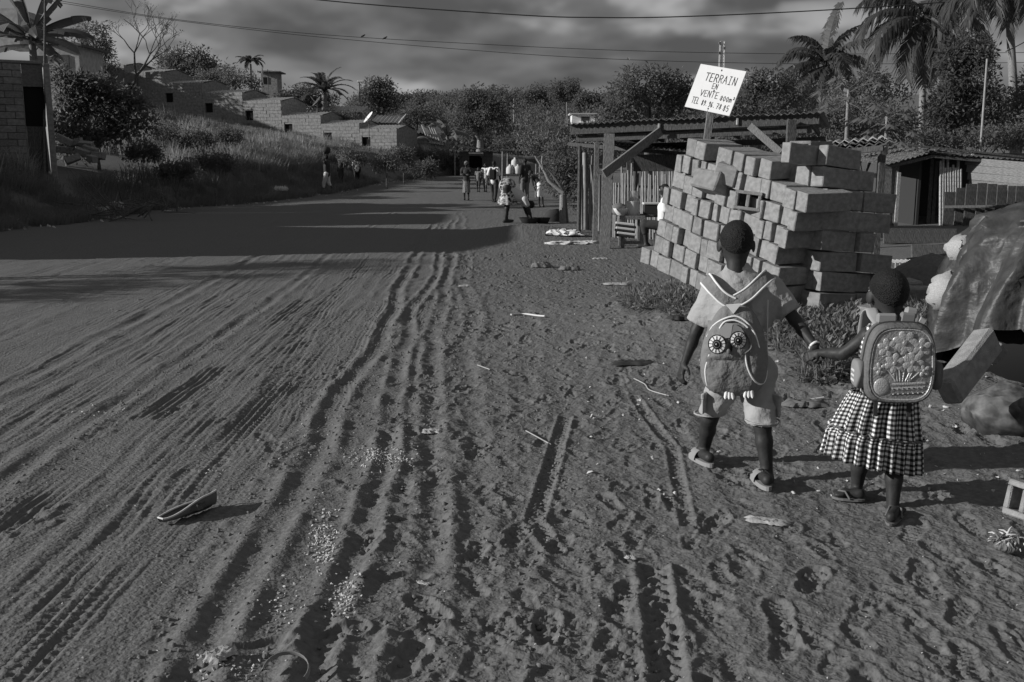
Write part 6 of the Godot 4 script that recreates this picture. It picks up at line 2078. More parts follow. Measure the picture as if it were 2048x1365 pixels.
func limbs(f: Field, J: Dictionary, s: float):            # s: a scale of thickness, 1 for a grown person of 1.7 m
	f.cap(J.hipL, J.hipR, 0.088 * s, 0.088 * s, 0.05 * s)
	f.cap(J.pelvis, J.chest, 0.105 * s, 0.115 * s, 0.06 * s)
	f.cap(J.shL, J.shR, 0.058 * s, 0.058 * s, 0.06 * s)
	f.cap(J.chest, J.neck, 0.10 * s, 0.055 * s, 0.05 * s)
	f.cap(J.neck, J.head, 0.054 * s, 0.05 * s, 0.03 * s)
	for q in ["L", "R"]:
		f.cap(J["sh" + q], J["el" + q], 0.050 * s, 0.040 * s, 0.03 * s)
		f.cap(J["el" + q], J["el" + q].lerp(J["wr" + q], 0.4), 0.039 * s, 0.037 * s, 0.02 * s)
		f.cap(J["el" + q].lerp(J["wr" + q], 0.4), J["wr" + q], 0.037 * s, 0.026 * s, 0.02 * s)
		f.cap(J["hip" + q], J["kn" + q], 0.085 * s, 0.055 * s, 0.04 * s)
		var mid: Vector3 = J["kn" + q].lerp(J["an" + q], 0.32)
		f.cap(J["kn" + q], mid, 0.053 * s, 0.054 * s, 0.03 * s)
		f.cap(mid, J["an" + q], 0.054 * s, 0.034 * s, 0.02 * s)

func skin_mat() -> StandardMaterial3D:
	if not M.has("skin"):
		M.skin = mat_tex(noise_tex(0.02, 5, 0.024, 0.040, 60), Vector3(5, 5, 5), 0.56, bump_tex(0.2, 3, 65, FastNoiseLite.TYPE_SIMPLEX, 256), 0.05, false)
		M.skin.metallic_specular = 0.4
		M.hair = mat_tex(noise_tex(0.12, 3, 0.004, 0.022, 63, FastNoiseLite.TYPE_CELLULAR, 256, [0.2, 0.8]), Vector3(9, 9, 9), 0.6, bump_tex(0.1, 3, 64, FastNoiseLite.TYPE_CELLULAR, 256), 0.8)
		M.khaki = mat_tex(noise_tex(0.012, 4, 0.28, 0.38, 61), Vector3(1.5, 1.5, 1.5), 0.92, bump_tex(0.012, 5, 62), 1.6)
	return M.skin

func make_children():
	skin_mat()
	make_boy()
	make_girl()

func make_boy():
	var z := 4.95
	var root := thing("person", "child seen from behind in pale short-sleeved shirt and shorts, wearing an owl-faced backpack", "person", Vector3(PZ(1475, 950, z).x, 0, -z))
	var o := root.position
	var J := {}
	for q in [["hipL", 1450, 762, 4.99], ["hipR", 1512, 764, 4.96], ["pelvis", 1481, 742, 4.96], ["chest", 1480, 630, 4.94], ["neck", 1475, 540, 4.97], ["head", 1474, 500, 4.99], ["shL", 1430, 574, 4.97], ["shR", 1543, 575, 4.95],
			["elL", 1394, 660, 4.99], ["wrL", 1369, 728, 4.90], ["elR", 1590, 640, 4.88], ["wrR", 1631, 694, 4.74], ["knL", 1419, 838, 5.04], ["anL", 1407, 908, 5.17], ["knR", 1525, 850, 4.84], ["anR", 1536, 957, 4.79]]:
		J[q[0]] = PZ(q[1], q[2], q[3]) - o
	var hl := G(1422, 938)
	var tl := G(1384, 914)
	var hr := G(1536, 989)
	var tr := G(1513, 962)
	for p in [hl, tl, hr, tr]: pass
	var lift := 0.022
	hl.y = surf(hl.x, hl.z) + lift + 0.004; tl.y = hl.y - 0.002
	hr.y = surf(hr.x, hr.z) + lift + 0.004; tr.y = hr.y - 0.002
	hl -= o; tl -= o; hr -= o; tr -= o
	var f := Field.new(Vector3(-0.42, -0.05, -0.4), Vector3(0.5, 1.32, 0.42), 0.0115)
	limbs(f, J, 0.78)
	foot_into(f, J.anL, hl, tl, 0.20)
	foot_into(f, J.anR, hr, tr, 0.20)
	var m := MB.new()
	f.into(m)
	var hb := Basis.IDENTITY
	hb = Basis(Vector3(-1, 0, 0), Vector3.UP, Vector3(0, 0, -1)).rotated(Vector3.UP, -0.08)
	var hc: Vector3 = PZ(1473, 486, 4.98) - o
	var hr3 := Vector3(0.078, 0.108, 0.094)
	head_into(m, hc, hr3, hb, 0.0055)
	hand_into(m, J.wrL, J.wrL - J.elL + Vector3(0.0, -0.02, 0.0), Vector3(0.9, 0, -0.3), 0.125, 1.0, 1.0, 0.0042)
	hand_into(m, J.wrR, Vector3(-0.25, -0.75, 0.42), Vector3(0.35, 0.25, 0.9), 0.125, 1.35, -1.0, 0.0042)
	var body := part("body", m, M.skin, root)
	hair_part(root, hc, hr3, hb, 0.0048, M.hair)
	eyes_of(root, hc, hr3, hb)
	# shirt
	f = Field.new(Vector3(-0.42, 0.4, -0.3), Vector3(0.45, 1.2, 0.3), 0.011)
	f.cap(J.shL + Vector3(0.02, -0.015, 0), J.shR + Vector3(-0.02, -0.015, 0), 0.066, 0.066, 0.05)
	f.ell(J.chest + Vector3(0, 0.02, 0), Vector3(0.165, 0.20, 0.115), 0.06)
	f.cap(J.chest, J.pelvis + Vector3(0.01, -0.03, 0), 0.125, 0.135, 0.06)
	f.cap(J.hipL + Vector3(0.0, 0.05, 0), J.hipR + Vector3(0.03, 0.05, 0), 0.095, 0.105, 0.06)
	f.cap(J.neck + Vector3(0, -0.03, 0), J.neck + Vector3(0, 0.004, 0), 0.075, 0.058, 0.05)
	for q in ["L", "R"]:
		var a: Vector3 = J["sh" + q]
		var b: Vector3 = J["el" + q]
		f.cap(a, a.lerp(b, 1.05), 0.062, 0.069 if q == "L" else 0.060, 0.035)
	f.rough(noise_b, Vector3(5.0, 3.2, 7.0), 0.009)
	f.rough(noise_a, Vector3(11.0, 5.0, 11.0), 0.007)
	f.rough(noise_b, Vector3(26.0, 7.0, 22.0), 0.0045)
	for q in ["L", "R"]:
		var a: Vector3 = J["sh" + q]
		var b: Vector3 = J["el" + q]
		f.cut(a.lerp(b, 0.86 if q == "L" else 0.80), (b - a).normalized())
	f.cut(Vector3(0, (PZ(1480, 752, 4.9) - o).y, 0), Vector3(0.12, -1, 0).normalized())
	f.cut(J.neck + Vector3(0, 0.018, 0), Vector3(0, 1, -0.35).normalized())
	m = MB.new()
	f.into(m)
	part("shirt", m, M.khaki, root)
	var ring := []
	for i in 19:
		var a := TAU * i / 18
		ring.append(J.neck + Vector3(cos(a) * 0.060, 0.012 - 0.020 * sin(a) * -1.0 * 0.6, sin(a) * 0.058))
	var rn := []
	for i in 19: rn.append(Vector3(cos(TAU * i / 18), 0.5, sin(TAU * i / 18)))
	part("collar", ribbon(ring, rn, 0.040, 0.010), M.khaki, root)
	for q in ["L", "R"]:
		var a: Vector3 = J["sh" + q]
		var b: Vector3 = J["el" + q]
		var ax := (b - a).normalized()
		var s1 := ax.cross(Vector3.FORWARD).normalized()
		var s2 := ax.cross(s1)
		var pth := []
		for i in 17:
			var an := TAU * i / 16
			pth.append(a + (s1 * cos(an) + s2 * sin(an)) * 0.066)
		part("sleeve_seam", tube_mesh(pth, const_arr(0.0035, 17), 5, false), M.khaki, root)
	# shorts
	f = Field.new(Vector3(-0.35, 0.15, -0.35), Vector3(0.42, 0.75, 0.4), 0.011)
	f.cap(J.hipL + Vector3(-0.005, 0.05, 0), J.hipR + Vector3(0.01, 0.05, 0), 0.092, 0.098, 0.05)
	for q in ["L", "R"]:
		f.cap(J["hip" + q], J["kn" + q], 0.084, 0.068 if q == "L" else 0.076, 0.035)
	f.rough(noise_b, Vector3(6.0, 9.0, 6.0), 0.010)
	f.rough(noise_a, Vector3(9.0, 16.0, 9.0), 0.008)
	f.rough(noise_b, Vector3(12.0, 30.0, 12.0), 0.004)
	f.cut(J.knL + Vector3(0, 0.022, 0), Vector3(-0.1, -1, 0.0).normalized())
	f.cut(Vector3(0, (PZ(1500, 846, 4.86) - o).y, 0), Vector3(0, -1, 0))
	m = MB.new()
	f.into(m)
	part("shorts", m, M.khaki, root)
	for q in [["L", -0.066, 0.042], ["R", 0.070, 0.036]]:
		var p: Vector3 = J["hip" + q[0]].lerp(J["kn" + q[0]], 0.55) + Vector3(q[1], 0, q[2])
		var bb := Basis(Vector3.UP, PI / 2 - (0.5 if q[0] == "L" else -0.4))
		part("cargo_pocket", box_mesh(Vector3(0.085, 0.095, 0.016), 0.006, p, bb), M.khaki, root)
		part("pocket_flap", box_mesh(Vector3(0.092, 0.034, 0.021), 0.006, p + Vector3(0.0, 0.045, 0.0), bb), M.khaki, root)
	for q in ["L", "R"]:
		var kk: Vector3 = J["kn" + q] + Vector3(0, 0.030 if q == "L" else 0.022, 0)
		var pth := []
		for i in 17:
			var an := TAU * i / 16
			pth.append(kk + Vector3(cos(an) * (0.079 if q == "L" else 0.085), 0, sin(an) * (0.079 if q == "L" else 0.085)))
		part("hem", tube_mesh(pth, const_arr(0.005, 17), 5, false), M.khaki, root)
	# a pale band on the right wrist
	var wb := []
	var ax2: Vector3 = (J.wrR - J.elR).normalized()
	var t1 := ax2.cross(Vector3.UP).normalized()
	var t2 := ax2.cross(t1)
	for i in 13: wb.append(J.wrR - ax2 * 0.008 + (t1 * cos(TAU * i / 12) + t2 * sin(TAU * i / 12)) * 0.024)
	part("wristband", tube_mesh(wb, const_arr(0.007, 13), 6, false), M.cloth_white, root)
	# sandals
	var sole_m := mat(0.20, 0.8)
	for q in [[hl, tl, "left", J.anL], [hr, tr, "right", J.anR]]:
		var sh := thing("sandal", "pale slip-on sandal with one broad strap on the owl-backpack child's %s foot" % q[2], "sandal", o, 0.0, "pale sandals")
		part("sole", sole_mesh(q[0] - Vector3(0, lift, 0), q[1] - Vector3(0, lift, 0), 0.088, 0.022), sole_m, sh)
		var dir: Vector3 = (q[1] - q[0]).normalized()
		var sd := dir.cross(Vector3.UP).normalized()
		var c: Vector3 = q[0].lerp(q[1], 0.62)
		var pth := []
		var nn := []
		for i in 9:
			var a := PI * i / 8
			pth.append(c + sd * cos(a) * 0.046 + Vector3(0, sin(a) * 0.052 - 0.008, 0))
			nn.append(sd * cos(a) + Vector3(0, sin(a) + 0.01, 0))
		part("strap", ribbon(pth, nn, 0.062, 0.007), sole_m, sh)
	owl_pack(o, J)

func owl_pack(o: Vector3, J: Dictionary):
	var zc := 4.795
	var k := FOCAL / zc / 0.985
	var c := PZ(1469, 700, zc)
	var bag := thing("owl_backpack", "mid-grey backpack with a big-eyed owl face and pale piping, on the taller child's back", "backpack", c, -0.16)
	var cloth := mat_tex(noise_tex(0.02, 4, 0.15, 0.20, 71), Vector3(3, 3, 3), 0.8, bump_tex(0.012, 4, 72), 0.8, false)
	var half := func(v: float) -> float:              # v from -1 (bottom) to 1 (top)
		var a := clampf(1.0 - pow(absf(v), 3.4 if v > 0 else 4.5), 0.0, 1.0)
		return (lerpf(0.162, 0.112, smoothstep(-0.2, 1.0, v))) * pow(a, 0.42)
	var deep := func(v: float) -> float:
		return (0.085 - 0.030 * smoothstep(-0.1, 1.0, v)) * pow(clampf(1.0 - pow(absf(v), 4.0), 0.0, 1.0), 0.5)
	var hgt := 0.232
	var at := func(u: float, v: float, out := 0.0) -> Vector3:
		var w: float = half.call(v)
		var d: float = deep.call(v)
		var x := clampf(u / maxf(w, 0.001), -1.0, 1.0)
		return Vector3(u, v * hgt, (d + out) * pow(1.0 - pow(absf(x), 2.6), 0.5))
	var g := []
	for j in 31:
		var v := -1.0 + 2.0 * j / 30.0
		for i in 41:
			var a := TAU * i / 40
			var ca := cos(a)
			var sa := sin(a)
			var x: float = signf(ca) * pow(absf(ca), 0.72) * half.call(v)
			var zz: float = signf(sa) * pow(absf(sa), 0.72) * deep.call(v)
			var crease := 0.0
			if sa > 0.0 and v < 0.2: crease = -0.010 * pow(absf(sin(x * 26.0 + v * 2.0 * signf(x) * 1.6)), 3.0) * sa * smoothstep(0.2, -0.2, v) * smoothstep(-1.0, -0.7, v)
			g.append(Vector3(x, v * hgt, zz + crease + 0.004 * noise_a.get_noise_2d(x * 14.0, v * 4.0)))
	var m := MB.new()
	m.grid(g, 41, 31, true)
	part("bag_body", m, cloth, bag)
	var L := func(px: float, py: float) -> Vector2: return Vector2((px - 1469.0) / k, (700.0 - py) / k / hgt)
	var line := func(pts: Array, r: float, mt: Material, nm: String, out := 0.004):
		var pth := []
		for p in pts:
			var q: Vector2 = L.call(p[0], p[1])
			var w: float = half.call(q.y)
			pth.append(at.call(clampf(q.x, -w * 0.985, w * 0.985), q.y, out))
		pth = sm(pth, 5)
		part(nm, tube_mesh(pth, const_arr(r, pth.size()), 6), mt, bag)
	line.call([[1412, 672], [1424, 648], [1446, 632], [1470, 627], [1492, 640], [1508, 664], [1518, 694], [1524, 708], [1508, 722]], 0.0046, M.cloth_white, "piping")
	line.call([[1436, 652], [1446, 638], [1464, 634], [1482, 640], [1492, 648]], 0.0045, M.cloth_white, "piping", 0.012)
	line.call([[1418, 706], [1411, 738], [1414, 766], [1420, 786]], 0.0052, M.cloth_white, "piping")
	line.call([[1487, 694], [1494, 728], [1506, 752], [1520, 766], [1533, 762], [1538, 740]], 0.0048, M.cloth_white, "piping")
	line.call([[1486, 656], [1496, 672], [1500, 688], [1488, 700]], 0.004, M.mid, "piping", 0.012)
	# the pocket that carries the face
	g = []
	for j in 15:
		for i in 21:
			var u := -1.0 + 2.0 * i / 20.0
			var v := -1.0 + 2.0 * j / 14.0
			var q: Vector2 = L.call(1455.0 + 42.0 * u, 678.0 - 38.0 * v)
			var dome := pow(clampf(1.0 - pow(absf(u), 3.0), 0, 1), 0.5) * pow(clampf(1.0 - pow(absf(v), 3.5), 0, 1), 0.5)
			var p: Vector3 = at.call(q.x, q.y)
			g.append(p + Vector3(0, 0, 0.018 * dome - 0.003 + 0.003 * noise_a.get_noise_2d(u * 2.0, v * 2.0)))
	m = MB.new()
	m.grid(g, 21, 15, false, [], Vector3(0, 0, -9))
	part("face_pocket", m, cloth, bag)
	# brow flap
	for q in [[[1434, 656], [1448, 640], [1462, 640], [1458, 668], [1446, 670]], [[1458, 668], [1464, 640], [1478, 648], [1487, 660], [1472, 666]]]:
		var pts := []
		for p in q:
			var l2: Vector2 = L.call(p[0], p[1])
			pts.append(at.call(l2.x, l2.y) + Vector3(0, 0, 0.020))
		var m2 := MB.new()
		var mid := Vector3.ZERO
		for p in pts: mid += p / 5.0
		var back_ := []
		for p in pts: back_.append(p - Vector3(0, 0, 0.006))
		m2.poly(pts, mid - Vector3(0, 0, 0.05))
		for i in 5: m2.poly([pts[i], pts[(i + 1) % 5], back_[(i + 1) % 5], back_[i]], mid)
		part("brow", m2, mat(0.24 if q[0][0] == 1434 else 0.16, 0.8), bag)
	# eyes
	for q in [[1432.0, 683.0, 17.5, 0.0], [1473.0, 673.0, 16.5, 0.25]]:
		var l2: Vector2 = L.call(q[0], q[1])
		var p: Vector3 = at.call(l2.x, l2.y) + Vector3(0, 0, 0.016)
		var nb := Basis(Vector3.UP, l2.x * 3.2)
		var r: float = q[2] / k
		var disc := func(nm: String, r0: float, r1: float, zz: float, mt: Material, parent: Node3D):
			var gg := []
			for j in 4:
				for i in 25:
					var a := TAU * i / 24
					var rad := lerpf(r0, r1, [0.0, 0.05, 0.95, 1.0][j])
					gg.append(p + nb * (Vector3(cos(a) * rad, sin(a) * rad * 1.08, zz - (0.004 if j == 0 or j == 3 else 0.0) - rad * rad * 2.0)))
			var md := MB.new()
			md.grid(gg, 25, 4, false, [], p - nb.z * 5.0)
			return part(nm, md, mt, parent)
		var eye: Node3D = disc.call("eye_disc", 0.0008, r, 0.006, M.cloth_white, bag)
		disc.call("eye_rim", r * 0.97, r * 1.06, 0.0075, M.black, eye)
		disc.call("dark_ring", r * 0.32, r * 0.54, 0.009, M.black, eye)
		disc.call("grey_ring", r * 0.30, r * 0.40, 0.0105, M.mid, eye)
		disc.call("pupil", 0.0005, r * 0.31, 0.0115, M.black, eye)
		var gl := MB.new()
		gl.ball(p + nb * Vector3(-0.001, 0.002, 0.014), Vector3.ONE * r * 0.08, 8, 6)
		part("glint", gl, M.white, eye)
		for i in 13:
			var a := TAU * i / 13.0 + 0.2
			var ba := nb * Basis(Vector3(0, 0, 1), a)
			part("spoke", box_mesh(Vector3(r * 0.44, 0.0022, 0.002), 0.0, p + ba * Vector3(r * 0.76, 0, 0.0055), ba), M.black, eye)
	# beak
	var bk: Vector2 = L.call(1455, 694)
	var bp: Vector3 = at.call(bk.x, bk.y) + Vector3(0, 0, 0.018)
	m = MB.new()
	m.ball(bp + Vector3(0, 0.012, 0), Vector3(0.018, 0.026, 0.008), 12, 8)
	part("beak", m, M.black, bag)
	m = MB.new()
	m.ball(bp + Vector3(0, -0.004, 0.006), Vector3(0.010, 0.014, 0.008), 10, 7)
	part("beak_tip", m, M.mid, bag)
	# wing pocket
	g = []
	for j in 11:
		for i in 9:
			var u := -1.0 + 2.0 * i / 8.0
			var v := -1.0 + 2.0 * j / 10.0
			var q: Vector2 = L.call(1512.0 + 19.0 * u + 8.0 * (1.0 - v) * 0.5, 722.0 - 40.0 * v)
			var p: Vector3 = at.call(clampf(q.x, -0.15, 0.15), q.y)
			var dome := pow(clampf(1.0 - u * u, 0, 1), 0.5) * pow(clampf(1.0 - v * v, 0, 1), 0.4)
			g.append(p + Vector3(0.004, 0, 0.010) * dome)
	m = MB.new()
	m.grid(g, 9, 11, false, [], Vector3(-1, 0, -9))
	part("wing", m, cloth, bag)
	# two cloth feet
	for q in [[1461.0, 793.0], [1500.0, 789.0]]:
		m = MB.new()
		for i in 3:
			var p := Vector3((q[0] - 1469.0) / k + (i - 1) * 0.014, (700.0 - q[1]) / k + 0.012, 0.045)
			m.tube([p + Vector3(0, 0.02, 0), p, p + Vector3((i - 1) * 0.004, -0.022, 0.004), p + Vector3((i - 1) * 0.005, -0.030, 0.004)], [0.008, 0.0095, 0.008, 0.002], 7)
		part("foot", m, M.cloth_white, bag)
	# pale triangle where the straps meet
	var tv: Array = [L.call(1447, 604), L.call(1478, 601), L.call(1463, 622)]
	var tp := []
	for q in tv: tp.append(Vector3(q.x, q.y * hgt, 0.058 if q.y < 0.36 else 0.05))
	m = MB.new()
	var tb := []
	for p in tp: tb.append(p - Vector3(0, 0, 0.012))
	var tm: Vector3 = (tp[0] + tp[1] + tp[2]) / 3.0 - Vector3(0, 0, 0.006)
	m.poly(tp, tm); m.poly(tb, tm)
	for i in 3: m.poly([tp[i], tp[(i + 1) % 3], tb[(i + 1) % 3], tb[i]], tm)
	part("strap_patch", m, M.cloth_white, bag)
	# straps over the shoulders
	for q in [[[1466, 608, 4.80], [1446, 596, 4.815], [1428, 578, 4.845], [1415, 562, 4.90], [1412, 560, 4.98], [1420, 585, 5.06]], [[1467, 606, 4.80], [1495, 590, 4.805], [1520, 567, 4.83], [1536, 553, 4.88], [1541, 553, 4.97], [1530, 585, 5.06]]]:
		var pth := []
		var nn := []
		for p in q: pth.append(bag.transform.affine_inverse() * PZ(p[0], p[1], p[2]))
		pth = sm(pth, 6)
		var cen: Vector3 = bag.transform.affine_inverse() * (o + J.chest + Vector3(0, 0.02, 0))
		for p in pth: nn.append(p - cen)
		part("strap", ribbon(pth, nn, 0.062, 0.012), cloth, bag)
		for s in [-1.0, 1.0]:
			var ed := []
			for i in pth.size():
				var tg: Vector3 = (pth[mini(i + 1, pth.size() - 1)] - pth[maxi(i - 1, 0)]).normalized()
				ed.append(pth[i] + tg.cross(nn[i].normalized()) * s * 0.031 + nn[i].normalized() * 0.003)
			part("strap_piping", tube_mesh(ed, const_arr(0.0055, ed.size()), 6), M.cloth_white, bag)
	for q in [[1534, 700, 640], [1410, 690, 716]]:
		part("side_cord", tube_mesh([bag.transform.affine_inverse() * PZ(q[0], q[1] + 40, 4.80), bag.transform.affine_inverse() * PZ(q[0] + 2, q[2] - 40, 4.83)], [0.004, 0.004], 5), M.pale, bag)

func gingham() -> StandardMaterial3D:
	var im := Image.create(32, 32, false, Image.FORMAT_RGB8)
	im.fill(grey(0.12))
	im.fill_rect(Rect2i(0, 0, 16, 16), grey(0.010))
	im.fill_rect(Rect2i(16, 16, 16, 16), grey(0.62))
	var m := StandardMaterial3D.new()
	m.albedo_texture = ImageTexture.create_from_image(im)
	m.roughness = 0.9
	m.metallic_specular = 0.3
	return m

func make_girl():
	var z := 4.5
	var root := thing("person", "smaller child seen from behind in a checked dress, wearing a shiny embossed backpack", "person", Vector3(PZ(1770, 1000, z).x, 0, -z))
	var o := root.position
	var J := {}
	for q in [["hipL", 1752, 808, 4.53], ["hipR", 1796, 810, 4.48], ["pelvis", 1774, 795, 4.5], ["chest", 1782, 715, 4.48], ["neck", 1781, 650, 4.50], ["head", 1777, 605, 4.52], ["shL", 1738, 672, 4.52], ["shR", 1832, 674, 4.47],
			["elL", 1687, 708, 4.58], ["wrL", 1640, 706, 4.68], ["elR", 1862, 726, 4.52], ["wrR", 1872, 748, 4.68], ["knL", 1722, 912, 4.60], ["anL", 1713, 985, 4.63], ["knR", 1790, 925, 4.45], ["anR", 1785, 1028, 4.40]]:
		J[q[0]] = PZ(q[1], q[2], q[3]) - o
	var hl := G(1727, 1006)
	var tl := G(1667, 1000)
	var hr := G(1780, 1052)
	var tr := G(1796, 1026)
	var lift := 0.012
	hl.y = surf(hl.x, hl.z) + lift + 0.006; tl.y = hl.y
	hr.y = surf(hr.x, hr.z) + lift + 0.006; tr.y = hr.y
	hl -= o; tl -= o; hr -= o; tr -= o
	var f := Field.new(Vector3(-0.42, -0.05, -0.35), Vector3(0.35, 1.15, 0.35), 0.0115)
	limbs(f, J, 0.72)
	foot_into(f, J.anL, hl, tl, 0.17)
	foot_into(f, J.anR, hr, tr, 0.17)
	var m := MB.new()
	f.into(m)
	var hb := Basis(Vector3(-1, 0, 0), Vector3.UP, Vector3(0, 0, -1)).rotated(Vector3.UP, 0.12)
	var hc: Vector3 = PZ(1776, 587, 4.51) - o
	var hr3 := Vector3(0.080, 0.108, 0.096)
	head_into(m, hc, hr3, hb, 0.0055)
	hand_into(m, J.wrL, Vector3(-0.75, -0.35, -0.35), Vector3(-0.2, -0.6, -0.75), 0.105, 1.0, 1.0, 0.0040)
	hand_into(m, J.wrR, J.wrR - J.elR, Vector3(-0.9, 0, 0.2), 0.105, 0.9, -1.0, 0.0040)
	part("body", m, M.skin, root)
	hair_part(root, hc, hr3, hb, 0.0048, M.hair)
	eyes_of(root, hc, hr3, hb)
	# bodice
	var gm := gingham()
	var per := 1.0 / 0.021
	f = Field.new(Vector3(-0.3, 0.4, -0.25), Vector3(0.3, 1.0, 0.25), 0.010)
	f.ell(J.chest + Vector3(0, 0.01, 0), Vector3(0.140, 0.19, 0.110), 0.03)
	f.cap(J.chest, J.pelvis, 0.115, 0.122, 0.05)
	f.cap(J.shL + Vector3(0.03, 0.004, 0), J.shR + Vector3(-0.03, 0.004, 0), 0.052, 0.052, 0.03)
	f.cut(J.neck + Vector3(0, 0.002, 0), Vector3(0, 1, 0.1).normalized())
	f.cut(J.pelvis + Vector3(0, -0.005, 0), Vector3(0, -1, 0))
	f.rough(noise_b, Vector3(7, 5, 7), 0.006)
	m = MB.new()
	f.into(m, [Vector3(per, 0, per * 0.4), Vector3(0, per, 0)])
	part("bodice", m, gm, root)
	# skirt of two gathered tiers; each ring: centre pixel, height pixel, half width in pixels, tilt of the ring
	var rings := [[1770.0, 782.0, 66.0, 0.0], [1764.0, 808.0, 74.0, 4.0], [1758.0, 838.0, 82.0, 10.0], [1754.0, 866.0, 89.0, 15.0]]
	var rings2 := [[1754.0, 866.0, 91.0, 15.0], [1750.0, 880.0, 95.0, 17.0], [1747.0, 905.0, 97.0, 19.0], [1744.0, 926.0, 99.0, 20.0]]
	for tier in 2:
		var rs: Array = rings if tier == 0 else rings2
		var g := []
		var uvs := []
		var nu := 145
		var nv := 13
		var hacc := 0.0
		for j in nv:
			var t := float(j) / (nv - 1) * (rs.size() - 1)
			var i0 := mini(int(t), rs.size() - 2)
			var q := []
			for k in 4: q.append(lerpf(rs[i0][k], rs[i0 + 1][k], t - i0))
			var kk := FOCAL / 4.47
			var c: Vector3 = PZ(q[0], q[1], 4.47) - o
			c.z = 0.02
			var hw: float = q[2] / kk
			var along := float(j) / (nv - 1)
			for i in nu:
				var a := TAU * i / (nu - 1)
				var waves := 15.0 if tier == 0 else 24.0
				var amp := (0.004 + 0.012 * along) if tier == 0 else (0.006 + 0.012 * along)
				var pl := amp * sin(a * waves + 1.7 * sin(a * 3.0 + tier)) + 0.010 * along * noise_b.get_noise_2d(cos(a) * 2.0 + tier * 5.0, sin(a) * 2.0)
				var slack := 0.010 * exp(-along * 9.0) * sin(a * 34.0) if tier == 1 else 0.0
				var r := hw + pl + slack
				g.append(c + Vector3(cos(a) * r, cos(a) * -q[3] / kk, sin(a) * (hw * 0.70 + pl + slack)))
				uvs.append(Vector2(a * (0.185 if tier == 0 else 0.23) * per, (along * (0.20 if tier == 0 else 0.15) + tier * 0.006) * per))
		m = MB.new()
		m.grid(g, nu, nv, true, uvs)
		part("skirt_tier", m, gm, root)
		if tier == 1:
			var pth := []
			var rad := []
			for i in nu:
				pth.append(g[i] + Vector3(0, 0.004 + 0.004 * sin(i * 1.7), 0) + (g[i] - (PZ(1754, 866, 4.47) - o)) * 0.02)
				rad.append(0.005 + 0.002 * sin(i * 2.3))
			part("frill", tube_mesh(pth, rad, 5, false), gm, root)
	# thong sandals
	for q in [[hl, tl, "left"], [hr, tr, "right"]]:
		var sh := thing("thong_sandal", "thin worn thong sandal on the smaller child's %s foot" % q[2], "sandal", o, 0.0, "thong sandals")
		part("sole", sole_mesh(q[0] - Vector3(0, lift, 0), q[1] - Vector3(0, lift, 0), 0.074, 0.011), mat(0.11, 0.8), sh)
		var dir: Vector3 = (q[1] - q[0]).normalized()
		var sd := dir.cross(Vector3.UP).normalized()
		for s in [-1.0, 1.0]:
			part("thong", tube_mesh([q[0].lerp(q[1], 0.45) + sd * s * 0.034, q[0].lerp(q[1], 0.62) + sd * s * 0.026 + Vector3(0, 0.034, 0), q[0].lerp(q[1], 0.84) + Vector3(0, 0.026, 0), q[0].lerp(q[1], 0.86)], [0.005, 0.005, 0.005, 0.004], 6), mat(0.11, 0.8), sh)
	embossed_pack()

